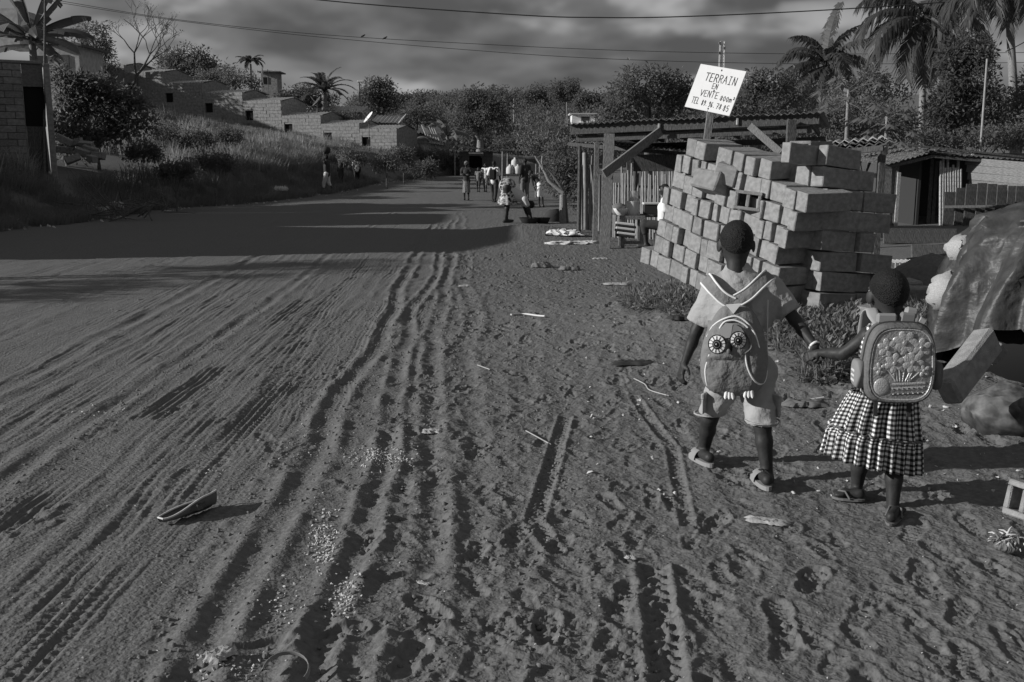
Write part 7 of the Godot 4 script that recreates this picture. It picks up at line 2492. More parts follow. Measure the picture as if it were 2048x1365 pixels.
func embossed_pack():
	var zc := 4.33
	var c := PZ(1795, 724, zc)
	var k := FOCAL / zc / 0.985
	var bag := thing("embossed_backpack", "stiff grey backpack with a shiny raised flower panel, on the smaller child's back", "backpack", c, -0.10)
	var hull := mat_tex(noise_tex(0.02, 4, 0.10, 0.15, 81), Vector3(3, 3, 3), 0.7, bump_tex(0.02, 3, 82), 0.4, false)
	var shiny := StandardMaterial3D.new()
	shiny.albedo_color = grey(0.24)
	shiny.metallic = 0.35
	shiny.roughness = 0.32
	shiny.heightmap_enabled = true
	shiny.heightmap_texture = bump_tex(0.02, 4, 83)
	shiny.heightmap_scale = 0.25
	shiny.uv1_triplanar = true
	shiny.uv1_scale = Vector3(7, 7, 7)
	var silver := StandardMaterial3D.new()
	silver.heightmap_enabled = true
	silver.heightmap_texture = shiny.heightmap_texture
	silver.heightmap_scale = 0.2
	silver.uv1_triplanar = true
	silver.uv1_scale = Vector3(9, 9, 9)
	silver.albedo_color = grey(0.36)
	silver.metallic = 0.3
	silver.roughness = 0.3
	var hw := 0.153
	var hh := 0.180
	var dp := 0.062
	var sq := func(a: float, p: float) -> Vector2: return Vector2(signf(cos(a)) * pow(absf(cos(a)), p), signf(sin(a)) * pow(absf(sin(a)), p))
	# shell: rounded box swept from the back to the front
	var g := []
	var prof := [[0.0, -1.0], [0.86, -1.0], [0.97, -0.9], [1.0, -0.55], [1.0, 0.5], [0.97, 0.85], [0.90, 1.0], [0.0, 1.02]]
	for q in prof:
		for i in 49:
			var e: Vector2 = sq.call(TAU * i / 48.0, 0.5)
			var wy := 1.0 + 0.04 * e.y
			g.append(Vector3(e.x * hw * q[0] * (1.0 - 0.13 * maxf(0.0, e.y)), e.y * hh * q[0], q[1] * dp))
	var m := MB.new()
	m.grid(g, 49, prof.size(), true)
	part("shell", m, hull, bag)
	# front panel, slightly domed
	var hl := func(x: float, y: float) -> float:
		return dp * 1.02 + 0.012 * pow(clampf(1.0 - pow(absf(x / 0.14), 4.0), 0, 1), 0.5) * pow(clampf(1.0 - pow(absf(y / 0.17), 4.0), 0, 1), 0.5)
	g = []
	for j in 33:
		for i in 33:
			var rad := j / 32.0
			var e: Vector2 = sq.call(TAU * i / 32.0, 0.55) * rad
			var x := e.x * 0.134 * (1.0 - 0.08 * maxf(0.0, e.y))
			var y := e.y * 0.160
			g.append(Vector3(x, y, hl.call(x, y) + 0.0016 * noise_a.get_noise_2d(x * 60.0, y * 60.0)))
	m = MB.new()
	m.grid(g, 33, 33, false, [], Vector3(0, 0, -9))
	part("front_panel", m, shiny, bag)
	for q in [[0.138, 0.165, 0.0065, hull], [0.131, 0.157, 0.004, silver]]:
		var pth := []
		for i in 49:
			var e: Vector2 = sq.call(TAU * i / 48.0, 0.55)
			pth.append(Vector3(e.x * q[0] * (1.0 - 0.08 * maxf(0.0, e.y)), e.y * q[1], hl.call(e.x * q[0] * 0.97, e.y * q[1] * 0.97) + 0.001))
		part("panel_piping", tube_mesh(pth, const_arr(q[2], 49), 6, false), q[3], bag)
	# raised flowers in place of the printed figures
	var fl := [[-0.066, 0.075, 0.042, 6], [0.006, 0.098, 0.052, 7], [0.076, 0.078, 0.042, 6], [-0.032, 0.008, 0.044, 6], [0.044, 0.012, 0.046, 7], [0.092, -0.022, 0.028, 5], [-0.092, -0.018, 0.028, 5]]
	for q in fl:
		var st := [Vector3(q[0], q[1], 0), Vector3(q[0] * 0.7 + 0.01, q[1] * 0.5 - 0.02, 0), Vector3(q[0] * 0.3 + 0.005, -0.072, 0)]
		var pth := []
		for p in sm(st, 5): pth.append(Vector3(p.x, p.y, hl.call(p.x, p.y) + 0.001))
		part("stem", tube_mesh(pth, const_arr(0.0038, pth.size()), 6), silver, bag)
	for q in fl:
		var m2 := MB.new()
		var z0: float = hl.call(q[0], q[1])
		var n: int = q[3]
		for i in n:
			var a: float = TAU * i / n + q[0] * 20.0
			var p := Vector3(q[0] + cos(a) * q[2] * 0.58, q[1] + sin(a) * q[2] * 0.58, z0 + 0.003)
			m2.ball(p, Vector3(q[2] * 0.50, q[2] * 0.34, 0.0042), 10, 6, Basis(Vector3(0, 0, 1), a))
		var bl := part("blossom", m2, silver, bag)
		m2 = MB.new()
		m2.ball(Vector3(q[0], q[1], z0 + 0.007), Vector3(q[2] * 0.26, q[2] * 0.26, 0.007), 10, 6)
		part("blossom_centre", m2, shiny, bl)
	for i in 16:
		var a := i * 2.399
		var rr_ := 0.018 + 0.0058 * i
		var p := Vector3(cos(a) * rr_ * 1.1, 0.01 + sin(a) * rr_ * 1.05, 0)
		if p.y < -0.07: continue
		p.z = hl.call(p.x, p.y) + 0.001
		m = MB.new()
		m.ball(p, Vector3(0.018, 0.0075, 0.005), 10, 6, Basis(Vector3(0, 0, 1), a + 0.6))
		part("leaf", m, shiny, bag)
	m = MB.new()
	m.ball(Vector3(-0.080, -0.098, hl.call(-0.08, -0.098)), Vector3(0.034, 0.038, 0.007), 16, 9)
	part("medallion", m, silver, bag)
	for q in [[-0.088, 0.012, silver], [-0.110, 0.014, silver], [-0.132, 0.010, hull]]:
		var pth := []
		for i in 10:
			var x := lerpf(-0.038, 0.104, i / 9.0)
			pth.append(Vector3(x, q[0] + 0.010 * (i / 9.0), hl.call(x, q[0])))
		var nn := []
		for p in pth: nn.append(Vector3(0, 0, 1))
		part("band", ribbon(pth, nn, q[1], 0.006), q[2], bag)
	for i in 7:
		var x := -0.028 + 0.021 * i
		m = MB.new()
		m.ball(Vector3(x, -0.108 + 0.0016 * i, hl.call(x, -0.108) + 0.004), Vector3(0.0036, 0.0036, 0.002), 8, 5)
		part("dot", m, M.black, bag)
		m = MB.new()
		m.ball(Vector3(x, -0.131 + 0.0016 * i, hl.call(x, -0.131) + 0.004), Vector3(0.0045, 0.0036, 0.002), 8, 5)
		part("dot", m, silver, bag)
	# zip line, handle, pockets, straps
	var zp := []
	for i in 49:
		var e: Vector2 = sq.call(TAU * i / 48.0, 0.5)
		zp.append(Vector3(e.x * hw * 1.006 * (1.0 - 0.13 * maxf(0.0, e.y)), e.y * hh * 1.006, dp * 0.25))
	part("zip", tube_mesh(zp, const_arr(0.005, 49), 6, false), M.dark, bag)
	part("carry_pad", box_mesh(Vector3(0.085, 0.045, 0.03), 0.008, Vector3(-0.055, hh + 0.012, -0.012)), mat(0.20, 0.75), bag)
	part("carry_pad", box_mesh(Vector3(0.065, 0.05, 0.03), 0.008, Vector3(0.035, hh + 0.014, -0.015), Basis(Vector3(0, 0, 1), -0.12)), mat(0.15, 0.75), bag)
	part("strap_loop", box_mesh(Vector3(0.055, 0.05, 0.035), 0.01, Vector3(0.052, hh + 0.035, -0.03), Basis(Vector3(0, 0, 1), -0.2)), mat(0.22, 0.75), bag)
	part("buckle", box_mesh(Vector3(0.035, 0.028, 0.012), 0.005, Vector3(0.098, hh + 0.004, -0.01), Basis(Vector3(0, 0, 1), -0.5)), mat(0.3, 0.5), bag)
	for q in [[-1.0, 0.17], [1.0, 0.11]]:
		var gp := []
		for j in 5:
			for i in 21:
				var e: Vector2 = sq.call(TAU * i / 20.0, 0.6)
				var s: float = [0.0, 0.95, 1.0, 1.0, 0.0][j]
				gp.append(Vector3(q[0] * (hw + 0.012) + e.x * 0.024 * s, -0.055 + e.y * 0.062 * s, [-0.045, -0.045, -0.03, 0.035, 0.045][j]))
		m = MB.new()
		m.grid(gp, 21, 5, true)
		part("side_pocket", m, mat(q[1], 0.75), bag)
		for i in 3: part("pocket_trim", box_mesh(Vector3(0.012, 0.012, 0.05), 0.003, Vector3(q[0] * (hw + 0.032), -0.085 + 0.022 * i, 0.0)), M.pale if q[0] < 0 else M.mid, bag)
	for s in [-1.0, 1.0]:
		var pth := sm([Vector3(s * 0.07, hh - 0.02, -dp), Vector3(s * 0.090, hh + 0.012, -0.10), Vector3(s * 0.085, hh + 0.030, -0.17), Vector3(s * 0.085, hh - 0.02, -0.26), Vector3(s * 0.09, hh - 0.2, -0.29)], 5)
		var nn := []
		for p in pth: nn.append(p - Vector3(s * 0.06, 0.05, -0.17))
		part("strap", ribbon(pth, nn, 0.05, 0.012), mat(0.26, 0.75), bag)
	for s in [-0.075, 0.07]: part("hanging_strap", box_mesh(Vector3(0.018, 0.09, 0.006), 0.001, Vector3(s, -hh - 0.03, -0.02)), M.dark, bag)

# ---------------------------------------------------------------- people farther down the road
func skeleton(H: float, o: Dictionary) -> Dictionary:
	var J := {}
	var st: float = o.get("stride", 0.0) * H
	var sw: float = o.get("swing", 0.0) * H
	J.hipL = Vector3(-0.055 * H, 0.50 * H, 0); J.hipR = Vector3(0.055 * H, 0.50 * H, 0)
	J.knL = Vector3(-0.055 * H, 0.275 * H, -0.6 * st - 0.01 * H); J.knR = Vector3(0.055 * H, 0.275 * H, 0.35 * st - 0.02 * H)
	J.anL = Vector3(-0.055 * H, 0.045 * H, -st); J.anR = Vector3(0.055 * H, 0.045 * H + maxf(0.0, o.get("kick", 0.0)) * H, st)
	J.pelvis = Vector3(0, 0.53 * H, 0); J.chest = Vector3(0, 0.72 * H, 0); J.neck = Vector3(0, 0.82 * H, 0); J.head = Vector3(0, 0.90 * H, -0.01 * H)
	J.shL = Vector3(-0.105 * H, 0.80 * H, 0); J.shR = Vector3(0.105 * H, 0.80 * H, 0)
	J.elL = Vector3(-0.14 * H, 0.63 * H, 0.02 * H + sw); J.elR = Vector3(0.14 * H, 0.63 * H, 0.02 * H - sw)
	J.wrL = Vector3(-0.14 * H, 0.48 * H, -0.03 * H + sw * 1.6); J.wrR = Vector3(0.14 * H, 0.48 * H, -0.03 * H - sw * 1.6)
	match o.get("arms", ""):
		"folded":
			J.elL = Vector3(-0.135 * H, 0.65 * H, -0.03 * H); J.elR = Vector3(0.135 * H, 0.65 * H, -0.03 * H)
			J.wrL = Vector3(0.02 * H, 0.67 * H, -0.13 * H); J.wrR = Vector3(-0.02 * H, 0.655 * H, -0.14 * H)
		"up":
			J.elL = Vector3(-0.15 * H, 0.88 * H, -0.02 * H); J.elR = Vector3(0.15 * H, 0.88 * H, -0.02 * H)
			J.wrL = Vector3(-0.09 * H, 1.03 * H, -0.03 * H); J.wrR = Vector3(0.09 * H, 1.03 * H, -0.03 * H)
		"forward":
			J.elL = Vector3(-0.10 * H, 0.64 * H, -0.08 * H); J.elR = Vector3(0.10 * H, 0.64 * H, -0.08 * H)
			J.wrL = Vector3(-0.05 * H, 0.60 * H, -0.22 * H); J.wrR = Vector3(0.05 * H, 0.60 * H, -0.22 * H)
	var b: float = o.get("bend", 0.0)
	if b != 0.0:
		var rot := Basis(Vector3.RIGHT, -b)
		for q in ["pelvis", "chest", "neck", "head", "shL", "shR"]:
			J[q] = J.hipL * Vector3(0, 1, 1) + rot * (J[q] - J.hipL * Vector3(0, 1, 1))
		for q in ["L", "R"]:
			var s: Vector3 = J["sh" + q]
			J["el" + q] = s + Vector3(0.0, -0.15, -0.06) * H
			J["wr" + q] = s + Vector3(0.0, -0.28, -0.10) * H
			if o.get("brace", false):
				J["el" + q] = s.lerp(J["kn" + q], 0.5) + Vector3(0, 0, -0.05 * H)
				J["wr" + q] = J["kn" + q] + Vector3(0, 0.04 * H, -0.04 * H)
	if o.has("sit"):
		for q in ["L", "R"]:
			J["kn" + q] = J["hip" + q] + Vector3(0, 0.02 * H, -0.24 * H)
			J["an" + q] = J["kn" + q] + Vector3(0, -0.24 * H, 0.03 * H)
	return J

func far_person(called: String, label: String, at: Vector3, H: float, yaw: float, o: Dictionary) -> Node3D:
	skin_mat()
	var t := thing(called, label, "person", at, yaw)
	var J := skeleton(H, o)
	var s := H / 1.7
	var cell := 0.021 * maxf(0.75, s)
	var lo := Vector3(-0.3, -0.06, -0.62) * H
	var hi := Vector3(0.3, 1.15, 0.5) * H
	var f := Field.new(lo, hi, cell)
	limbs(f, J, s * o.get("thick", 0.95))
	for q in ["L", "R"]:
		var an: Vector3 = J["an" + q]
		var fd := Vector3(0, 0, -1)
		if q == "R" and o.get("kick", 0.0) > 0.0: fd = Vector3(0, -0.85, -0.4).normalized()
		f.cap(an - fd * 0.02 * H - Vector3(0, 0.02 * H, 0), an + fd * 0.09 * H - Vector3(0, 0.022 * H, 0), 0.026 * H, 0.020 * H, 0.01)
		f.cap(an, an - Vector3(0, 0.02 * H, 0), 0.024 * H, 0.026 * H, 0.01)
	var m := MB.new()
	f.into(m)
	var b: float = o.get("bend", 0.0)
	var hb := Basis(Vector3(-1, 0, 0), Vector3.UP, Vector3(0, 0, -1))
	hb = Basis(Vector3.RIGHT, -b * 0.8) * hb
	var hr: Vector3 = Vector3(0.046, 0.066, 0.057) * H * float(o.get("big_head", 1.0))
	var hc: Vector3 = J.head + (J.head - J.neck).normalized() * 0.03 * H
	head_into(m, hc, hr, hb, 0.0125 * maxf(0.7, s))
	for q in ["L", "R"]:
		var w: Vector3 = J["wr" + q]
		hand_into(m, w, w - J["el" + q], Vector3(1.0 if q == "L" else -1.0, 0, 0.1), 0.095 * H, 0.7, 1.0 if q == "L" else -1.0, 0.009 * maxf(0.7, s))
	part("body", m, M.skin, t)
	hair_part(t, hc, hr, hb, 0.012 * maxf(0.7, s), M.hair)
	eyes_of(t, hc, hr, hb)
	if o.has("shirt"):
		f = Field.new(lo, hi, cell)
		var g := 0.018 * H
		f.cap(J.pelvis + (J.pelvis - J.chest) * 0.15, J.chest, 0.066 * H + g, 0.070 * H + g, 0.03)
		f.cap(J.shL * 0.92 + J.shR * 0.08, J.shR * 0.92 + J.shL * 0.08, 0.036 * H + g * 0.6, 0.036 * H + g * 0.6, 0.04)
		for q in ["L", "R"]:
			f.cap(J["sh" + q], J["sh" + q].lerp(J["el" + q], o.get("sleeve", 0.7)), 0.032 * H + g * 0.6, 0.03 * H + g * 0.7, 0.03)
		f.rough(noise_b, Vector3(6, 4, 6), 0.012)
		m = MB.new()
		f.into(m)
		part("shirt", m, o.shirt, t)
	if o.has("trousers"):
		f = Field.new(lo, hi, cell)
		f.cap(J.hipL, J.hipR, 0.062 * H, 0.062 * H, 0.03)
		f.cap(J.pelvis, J.pelvis + (J.chest - J.pelvis) * 0.2, 0.068 * H, 0.066 * H, 0.03)
		var ln: float = o.get("leg", 0.9)
		for q in ["L", "R"]:
			f.cap(J["hip" + q], J["kn" + q], 0.062 * H, 0.048 * H, 0.02)
			if ln > 0.5: f.cap(J["kn" + q], J["kn" + q].lerp(J["an" + q], ln * 2.0 - 1.0), 0.046 * H, 0.038 * H, 0.02)
		f.rough(noise_b, Vector3(5, 7, 5), 0.012)
		m = MB.new()
		f.into(m)
		part("trousers", m, o.trousers, t)
	if o.has("skirt"):
		var gg := []
		var lowy: float = o.get("hem", 0.2) * H
		var wv := 9.0
		for j in 9:
			var u := j / 8.0
			for i in 41:
				var a := TAU * i / 40
				var c: Vector3 = J.pelvis.lerp(Vector3(0, lowy, (J.knL.z + J.knR.z) * 0.5), u)
				var rx: float = lerpf(0.088, o.get("flare", 0.115), u) * H + 0.006 * H * u * sin(a * wv)
				var rz: float = lerpf(0.078, o.get("flare", 0.115), u) * H + 0.008 * H * u * sin(a * wv + 1.0)
				gg.append(c + Vector3(cos(a) * rx, 0, sin(a) * rz))
		m = MB.new()
		m.grid(gg, 41, 9, true)
		part("skirt", m, o.skirt, t)
		if b > 1.8:
			m = MB.new()
			m.ball(J.hipL * Vector3(0, 1, 1) + Vector3(0, 0.03 * H, -0.02 * H), Vector3(0.105, 0.11, 0.12) * H, 14, 10)
			part("wrap_top", m, o.skirt, t)
	if o.has("scarf"):
		m = MB.new()
		m.ball(hc + hb * Vector3(0, 0.35, -0.2) * hr.y, hr * Vector3(1.18, 0.86, 1.12), 12, 8, hb)
		m.ball(hc + hb * Vector3(0.3, 0.75, 0.1) * hr.y, hr * Vector3(0.6, 0.42, 0.5), 8, 6, hb)
		part("headscarf", m, o.scarf, t)
	if o.has("pack"):
		m = MB.new()
		m.cbox(Transform3D(Basis.IDENTITY, J.chest + Vector3(0.02 * H, -0.05 * H, 0.13 * H)), Vector3(0.17, 0.25, 0.10) * H, 0.03 * H)
		part("backpack", m, o.pack, t)
		for x in [-0.06, 0.07]:
			part("pack_strap", ribbon([J.chest + Vector3(x * H, -0.04 * H, 0.10 * H), J.chest + Vector3(x * H, 0.10 * H, 0.06 * H), J.chest + Vector3(x * H, 0.118 * H, -0.01 * H), J.chest + Vector3(x * H, 0.02 * H, -0.10 * H)], [Vector3(0, 0, 1), Vector3(0, 1, 1), Vector3(0, 1, 0), Vector3(0, 0, -1)], 0.03 * H, 0.008 * H), o.pack, t)
	return t

func make_far_people():
	var floral := mat_tex(noise_tex(0.03, 3, 0.01, 0.62, 91, FastNoiseLite.TYPE_CELLULAR, 256, [0.38, 0.5]), Vector3(1.6, 1.6, 1.6), 0.9, null, 1.0, false)
	var printed := mat_tex(noise_tex(0.05, 3, 0.05, 0.3, 92, FastNoiseLite.TYPE_SIMPLEX, 256, [0.4, 0.6]), Vector3(2.5, 2.5, 2.5), 0.9, null, 1.0, false)
	var dress := mat(0.05, 0.9)
	var spec := [
		# foot place, height in pixels, turn of the way they face (0 = away), dress
		[655, 387, 76, 1.35, "person walking left in pale knee trousers, arms raised to a dark load on the head", {"arms": "up", "stride": 0.10, "kick": 0.10, "trousers": M.pale, "leg": 0.72, "shirt": M.dark, "sleeve": 0.3}],
		[683, 369, 62, 2.4, "person in a plain dark dress standing between the two roadside walkers", {"shirt": dress, "sleeve": 0.3, "skirt": dress, "hem": 0.24, "flare": 0.09}],
		[714, 368, 54, 0.3, "person in white shirt and black trousers walking away beside the left bank", {"shirt": M.white, "sleeve": 0.8, "trousers": M.black, "stride": 0.06}],
		[933, 401, 77, 3.05, "person in a headscarf and wrapped skirt walking towards the viewer with folded arms", {"arms": "folded", "shirt": M.dark, "sleeve": 0.4, "skirt": printed, "hem": 0.2, "flare": 0.10, "scarf": printed, "stride": 0.03}],
		[957, 384, 48, 2.9, "small child in shorts walking beside the wrapped skirt", {"shirt": printed, "sleeve": 0.5, "trousers": M.dark, "leg": 0.45, "stride": 0.07, "big_head": 1.15}],
		[971, 384, 56, 2.8, "child in a light top and patterned shorts walking by the crest", {"shirt": M.cloth_white, "sleeve": 0.5, "trousers": printed, "leg": 0.55, "stride": 0.06, "big_head": 1.1}],
		[988, 405, 82, -0.35, "person in white shirt with a dark backpack striding away up the road", {"shirt": M.white, "sleeve": 0.75, "trousers": M.dark, "stride": 0.09, "pack": M.black, "swing": 0.04}],
		[1050, 402, 84, 0.5, "person in dark clothes standing at the jug stall", {"shirt": M.dark, "sleeve": 0.95, "trousers": M.mid, "stride": 0.03}],
		[1082, 415, 84, 0.95, "child in light shorts leaning forward beside the dead limb", {"bend": 0.75, "brace": true, "trousers": M.cloth_white, "leg": 0.5, "stride": 0.02}],
	]
	var i := 0
	for q in spec:
		var p := G(q[0], q[1])
		var H: float = q[2] * depth_of(p) / FOCAL
		var t := far_person("person", q[4], p + Vector3(0, 0.004, 0), H, q[3], q[5])
		if i == 0:
			var m := MB.new()
			m.ball(Vector3.ZERO, Vector3(0.20, 0.17, 0.2), 12, 8)
			for k in m.v.size(): m.v[k] += Vector3.ONE * 0.03 * noise_a.get_noise_3d(m.v[k].x * 6.0, m.v[k].y * 6.0, m.v[k].z * 6.0)
			solo("head_load", m, M.dark, "dark bundle carried on the leftmost walker's head", "bundle", p + Vector3(0, H * 1.11, 0))
		i += 1
	# the bending washer in a flowered wrap
	var w := G(1012, 446)
	var H := 1.85
	far_person("person", "person bending low over basins, pale top and black and white flowered wrap", w + Vector3(0, 0.004, 0), H, -1.35, {"bend": 2.15, "shirt": M.pale, "sleeve": 0.5, "skirt": floral, "hem": 0.26, "flare": 0.15, "stride": 0.02, "thick": 1.1})
	for q in [[0.62, 0.1, 0.27, "dark wash basin under the bending person's hands"], [0.98, 0.0, 0.2, "second small dark basin right of the wash basin"]]:
		var g := []
		for j in 6:
			for k in 21:
				var rad: float = q[2] * [0.02, 0.7, 1.0, 1.04, 0.94, 0.02][j]
				g.append(Vector3(cos(TAU * k / 20) * rad, [0.0, 0.0, 0.14, 0.145, 0.13, 0.03][j], sin(TAU * k / 20) * rad))
		var m := MB.new()
		m.grid(g, 21, 6)
		solo("wash_basin", m, M.dark, q[3], "basin", on_land(w.x + q[0], w.z + q[1], 0.004))
	# the seller behind the block stack
	var v := P(1331, 392, 17.2)
	far_person("person", "seated seller in a white collar looking left from behind the blocks", Vector3(v.x, land(v.x, v.z) - 0.20, v.z), 1.45, 1.35, {"sit": true, "shirt": M.white, "sleeve": 0.6, "trousers": M.dark, "leg": 0.7})
	var st := MB.new()
	st.cbox(Transform3D(Basis.IDENTITY, Vector3(0, 0.2, 0)), Vector3(0.34, 0.40, 0.34), 0.01)
	solo("wooden_stool", st, M.wood_up, "low wooden stool under the seated seller", "stool", Vector3(v.x, land(v.x, v.z), v.z))

# ---------------------------------------------------------------- litter, weeds and stones
func crumple(w: float, l: float, h: float, sd: float, nu := 15, nv := 11) -> MB:
	var m := MB.new()
	var g := []
	for j in nv:
		for i in nu:
			var u := i / (nu - 1.0) * 2.0 - 1.0
			var v := j / (nv - 1.0) * 2.0 - 1.0
			var rim := 1.0 - maxf(absf(u), absf(v))
			g.append(Vector3(u * w * 0.5 * (1.0 + 0.5 * noise_b.get_noise_2d(v * 2.0, sd)) + 0.15 * w * noise_a.get_noise_2d(v * 2.0, sd + 5.0), 0.004 + h * minf(1.0, rim * 4.0 + 0.15) * (0.35 + 0.9 * absf(noise_a.get_noise_2d(u * 2.6 + sd, v * 2.6))), v * l * 0.5 * (1.0 + 0.4 * noise_a.get_noise_2d(u * 2.0, sd + 3.0))))
	m.grid(g, nu, nv, false, [], Vector3(0, -9, 0))
	return m

func on_sand(px: float, py: float, up := 0.0) -> Vector3:
	var p := G(px, py)
	p.y = surf(p.x, p.z) + up
	return p

func stick(pts: Array, r: float, m_: Material, called: String, label: String, cat: String):
	var p0 := on_sand(pts[0][0], pts[0][1])
	var path := []
	for q in pts: path.append(on_sand(q[0], q[1], r * 1.2 + 0.004) - p0)
	path = sm(path, 4)
	solo(called, tube_mesh(path, const_arr(r, path.size()), 6), m_, label, cat, p0)

func make_small_things():
	skin_mat()
	var ra := RandomNumberGenerator.new()
	ra.seed = 303
	# the torn shoe upper on the tracks
	var c := on_sand(372, 1044, 0.0)
	var heel := G(322, 1050) - G(372, 1044)
	var toe := G(430, 1012) - G(372, 1044)
	heel.y = 0.0; toe.y = 0.0
	var shoe := thing("torn_shoe", "torn empty shoe with pale rim lying on its side on the wheel tracks", "shoe", c + Vector3(0, 0.004, 0))
	var ax := (toe - heel).normalized()
	var sd := ax.cross(Vector3.UP)
	var l := (toe - heel).length()
	var g := []
	var rim := []
	for j in 17:
		var t := j / 16.0
		var w := 0.050 * pow(sin(PI * clampf(0.06 + t * 0.90, 0, 1)), 0.55)
		for i in 13:
			var a := lerpf(-0.15, PI + 0.15, i / 12.0)
			var p := heel + ax * l * t + sd * cos(a) * w * (1.0 + 0.25 * sin(a)) + Vector3(0, 0.006 + (1.0 - sin(a)) * (0.018 + 0.055 * smoothstep(0.0, 0.7, t) * (0.8 if i < 6 else 0.12)), 0)
			g.append(p)
			if i == 0: rim.append(p)
	for j in range(16, -1, -1): rim.append(g[j * 13 + 12])
	rim.append(rim[0])
	var m := MB.new()
	m.grid(g, 13, 17)
	part("upper", m, mat(0.10, 0.75), shoe)
	part("rim", tube_mesh(rim, const_arr(0.0045, rim.size()), 6, false), M.pale, shoe)
	part("insole", sole_mesh(heel * 0.85 + Vector3(0, 0.012, 0), toe * 0.8 + Vector3(0, 0.012, 0), 0.07, 0.006), M.dark, shoe)
	part("tongue", crumple(0.06, 0.07, 0.03, 4.0), mat(0.06, 0.7), shoe).position = toe * 0.35 + Vector3(0, 0.03, 0)
	# hoop, rags, paper and plastic
	var hp := []
	for i in 15:
		var a := lerpf(0.0, PI * 1.15, i / 14.0)
		hp.append(Vector3(-cos(a) * 0.072, 0.02 + 0.030 * sin(a), -sin(a) * 0.055))
	var hn := []
	for p in hp: hn.append(Vector3(p.x, 0.02, p.z))
	solo("broken_strap", ribbon(hp, hn, 0.016, 0.004), mat(0.16, 0.6), "curved grey plastic strap half sunk in the sand at the bottom edge", "plastic strap", on_sand(572, 1362))
	for q in [[866, 866, 0.12, 0.07, 0.035, "crumpled white paper lying right of the rolled ridge", 0.0], [1533, 1048, 0.17, 0.06, 0.035, "white crushed plastic scrap on the sand behind the smaller child", 0.35], [845, 1168, 0.06, 0.02, 0.012, "thin white plastic shred at the edge of a footprint", 0.5], [440, 1325, 0.07, 0.10, 0.03, "folded pale plastic scrap standing in the sand near the bottom edge", 0.6], [1262, 1120, 0.05, 0.025, 0.02, "small pale scrap on the sand near the chunky tyre print", 0.2]]:
		var o := solo("paper_scrap", crumple(q[2], q[3], q[4] * 0.7, q[0]), M.scrap, q[5], "litter", on_sand(q[0], q[1]))
		o.rotation.y = -q[6]
	for q in [[930, 573, 0.16, 0.05, 0.03, "short pale strip lying on the trampled sand"], [1400, 535, 0.2, 0.1, 0.03, "pale scraps at the left foot of the block stack"], [1232, 571, 0.3, 0.16, 0.03, "flattened pale bag left of the weeds"], [1140, 540, 0.25, 0.14, 0.08, "crumpled grey bag on the path before the shed"], [1083, 535, 0.3, 0.2, 0.10, "dry dusty rag on the crack in the path"], [1200, 520, 0.22, 0.08, 0.04, "small white scrap in front of the shed's post"]]:
		solo("litter_scrap", crumple(q[2], q[3], q[4], q[0]), M.scrap if q[0] != 1140 and q[0] != 1083 else M.mid, q[5], "litter", on_sand(q[0], q[1]))
	solo("dark_rag", crumple(0.30, 0.11, 0.035, 8.0), M.dark, "dark flat rag on the sand left of the taller child's arm", "rag", on_sand(1270, 730))
	solo("dark_rag", crumple(0.22, 0.12, 0.05, 12.0), M.dark, "dark scrap on the sand at the left edge of the weeds", "rag", on_sand(1362, 642))
	solo("torn_bag", crumple(0.26, 0.12, 0.05, 15.0), M.mid, "crumpled pale bag lying between the two children's legs", "bag", on_sand(1608, 812))
	stick([[1022, 634], [1048, 630], [1075, 635], [1090, 637]], 0.010, M.pale, "bleached_stick", "bleached white stick on the trampled path", "stick")
	stick([[1268, 762], [1290, 770], [1300, 782], [1338, 794]], 0.0045, M.scrap, "dry_twig", "pale forked twig on the sand left of the taller child", "twig")
	stick([[1052, 866], [1075, 880], [1102, 892]], 0.004, M.scrap, "dry_twig", "thin pale twig between the tyre print and the footprints", "twig")
	stick([[955, 736], [980, 743]], 0.0045, M.scrap, "dry_twig", "short pale twig on the path beyond the tyre print", "twig")
	stick([[1592, 806], [1648, 800]], 0.008, M.pale, "bleached_stick", "pale stick lying across the torn bag between the children", "stick")
	# hollow block and coconut husk at the right edge
	m = hollow_block(Transform3D(Basis(Vector3.UP, -1.1) * Basis(Vector3.RIGHT, -0.2), Vector3.ZERO), Vector3(0.18, 0.16, 0.24), ra)
	solo("hollow_block", m, M.block_pale, "pale hollow block on the sand cut by the right edge", "block", on_sand(2078, 1040, 0.075))
	var hk := thing("coconut_husk", "frayed coconut husk on the sand at the right edge", "husk", on_sand(2015, 1112, 0.02))
	for i in 44:
		var a := ra.randf() * TAU
		var b := Vector3(ra.randf_range(-0.06, 0.05), 0.035 + ra.randf_range(0, 0.03), ra.randf_range(-0.03, 0.03))
		var dr := Vector3(cos(a), ra.randf_range(-0.3, 0.5), sin(a) * 0.6) * ra.randf_range(0.04, 0.08)
		part("fibre", tube_mesh([b, b + dr * 0.6, b + dr + Vector3(0, -0.01, 0)], [0.005, 0.004, 0.0015], 5), M.pale if i % 3 else M.mid, hk)
	m = MB.new()
	m.ball(Vector3(0.01, 0.025, 0), Vector3(0.07, 0.035, 0.05), 12, 8)
	part("core", m, M.bark, hk)
	# gravel in the ridges
	var gm := MB.new()
	gm.cbox(Transform3D(Basis.IDENTITY, Vector3.ZERO), Vector3(1.0, 0.65, 0.8), 0.22, 0.12, ra)
	var pl := []
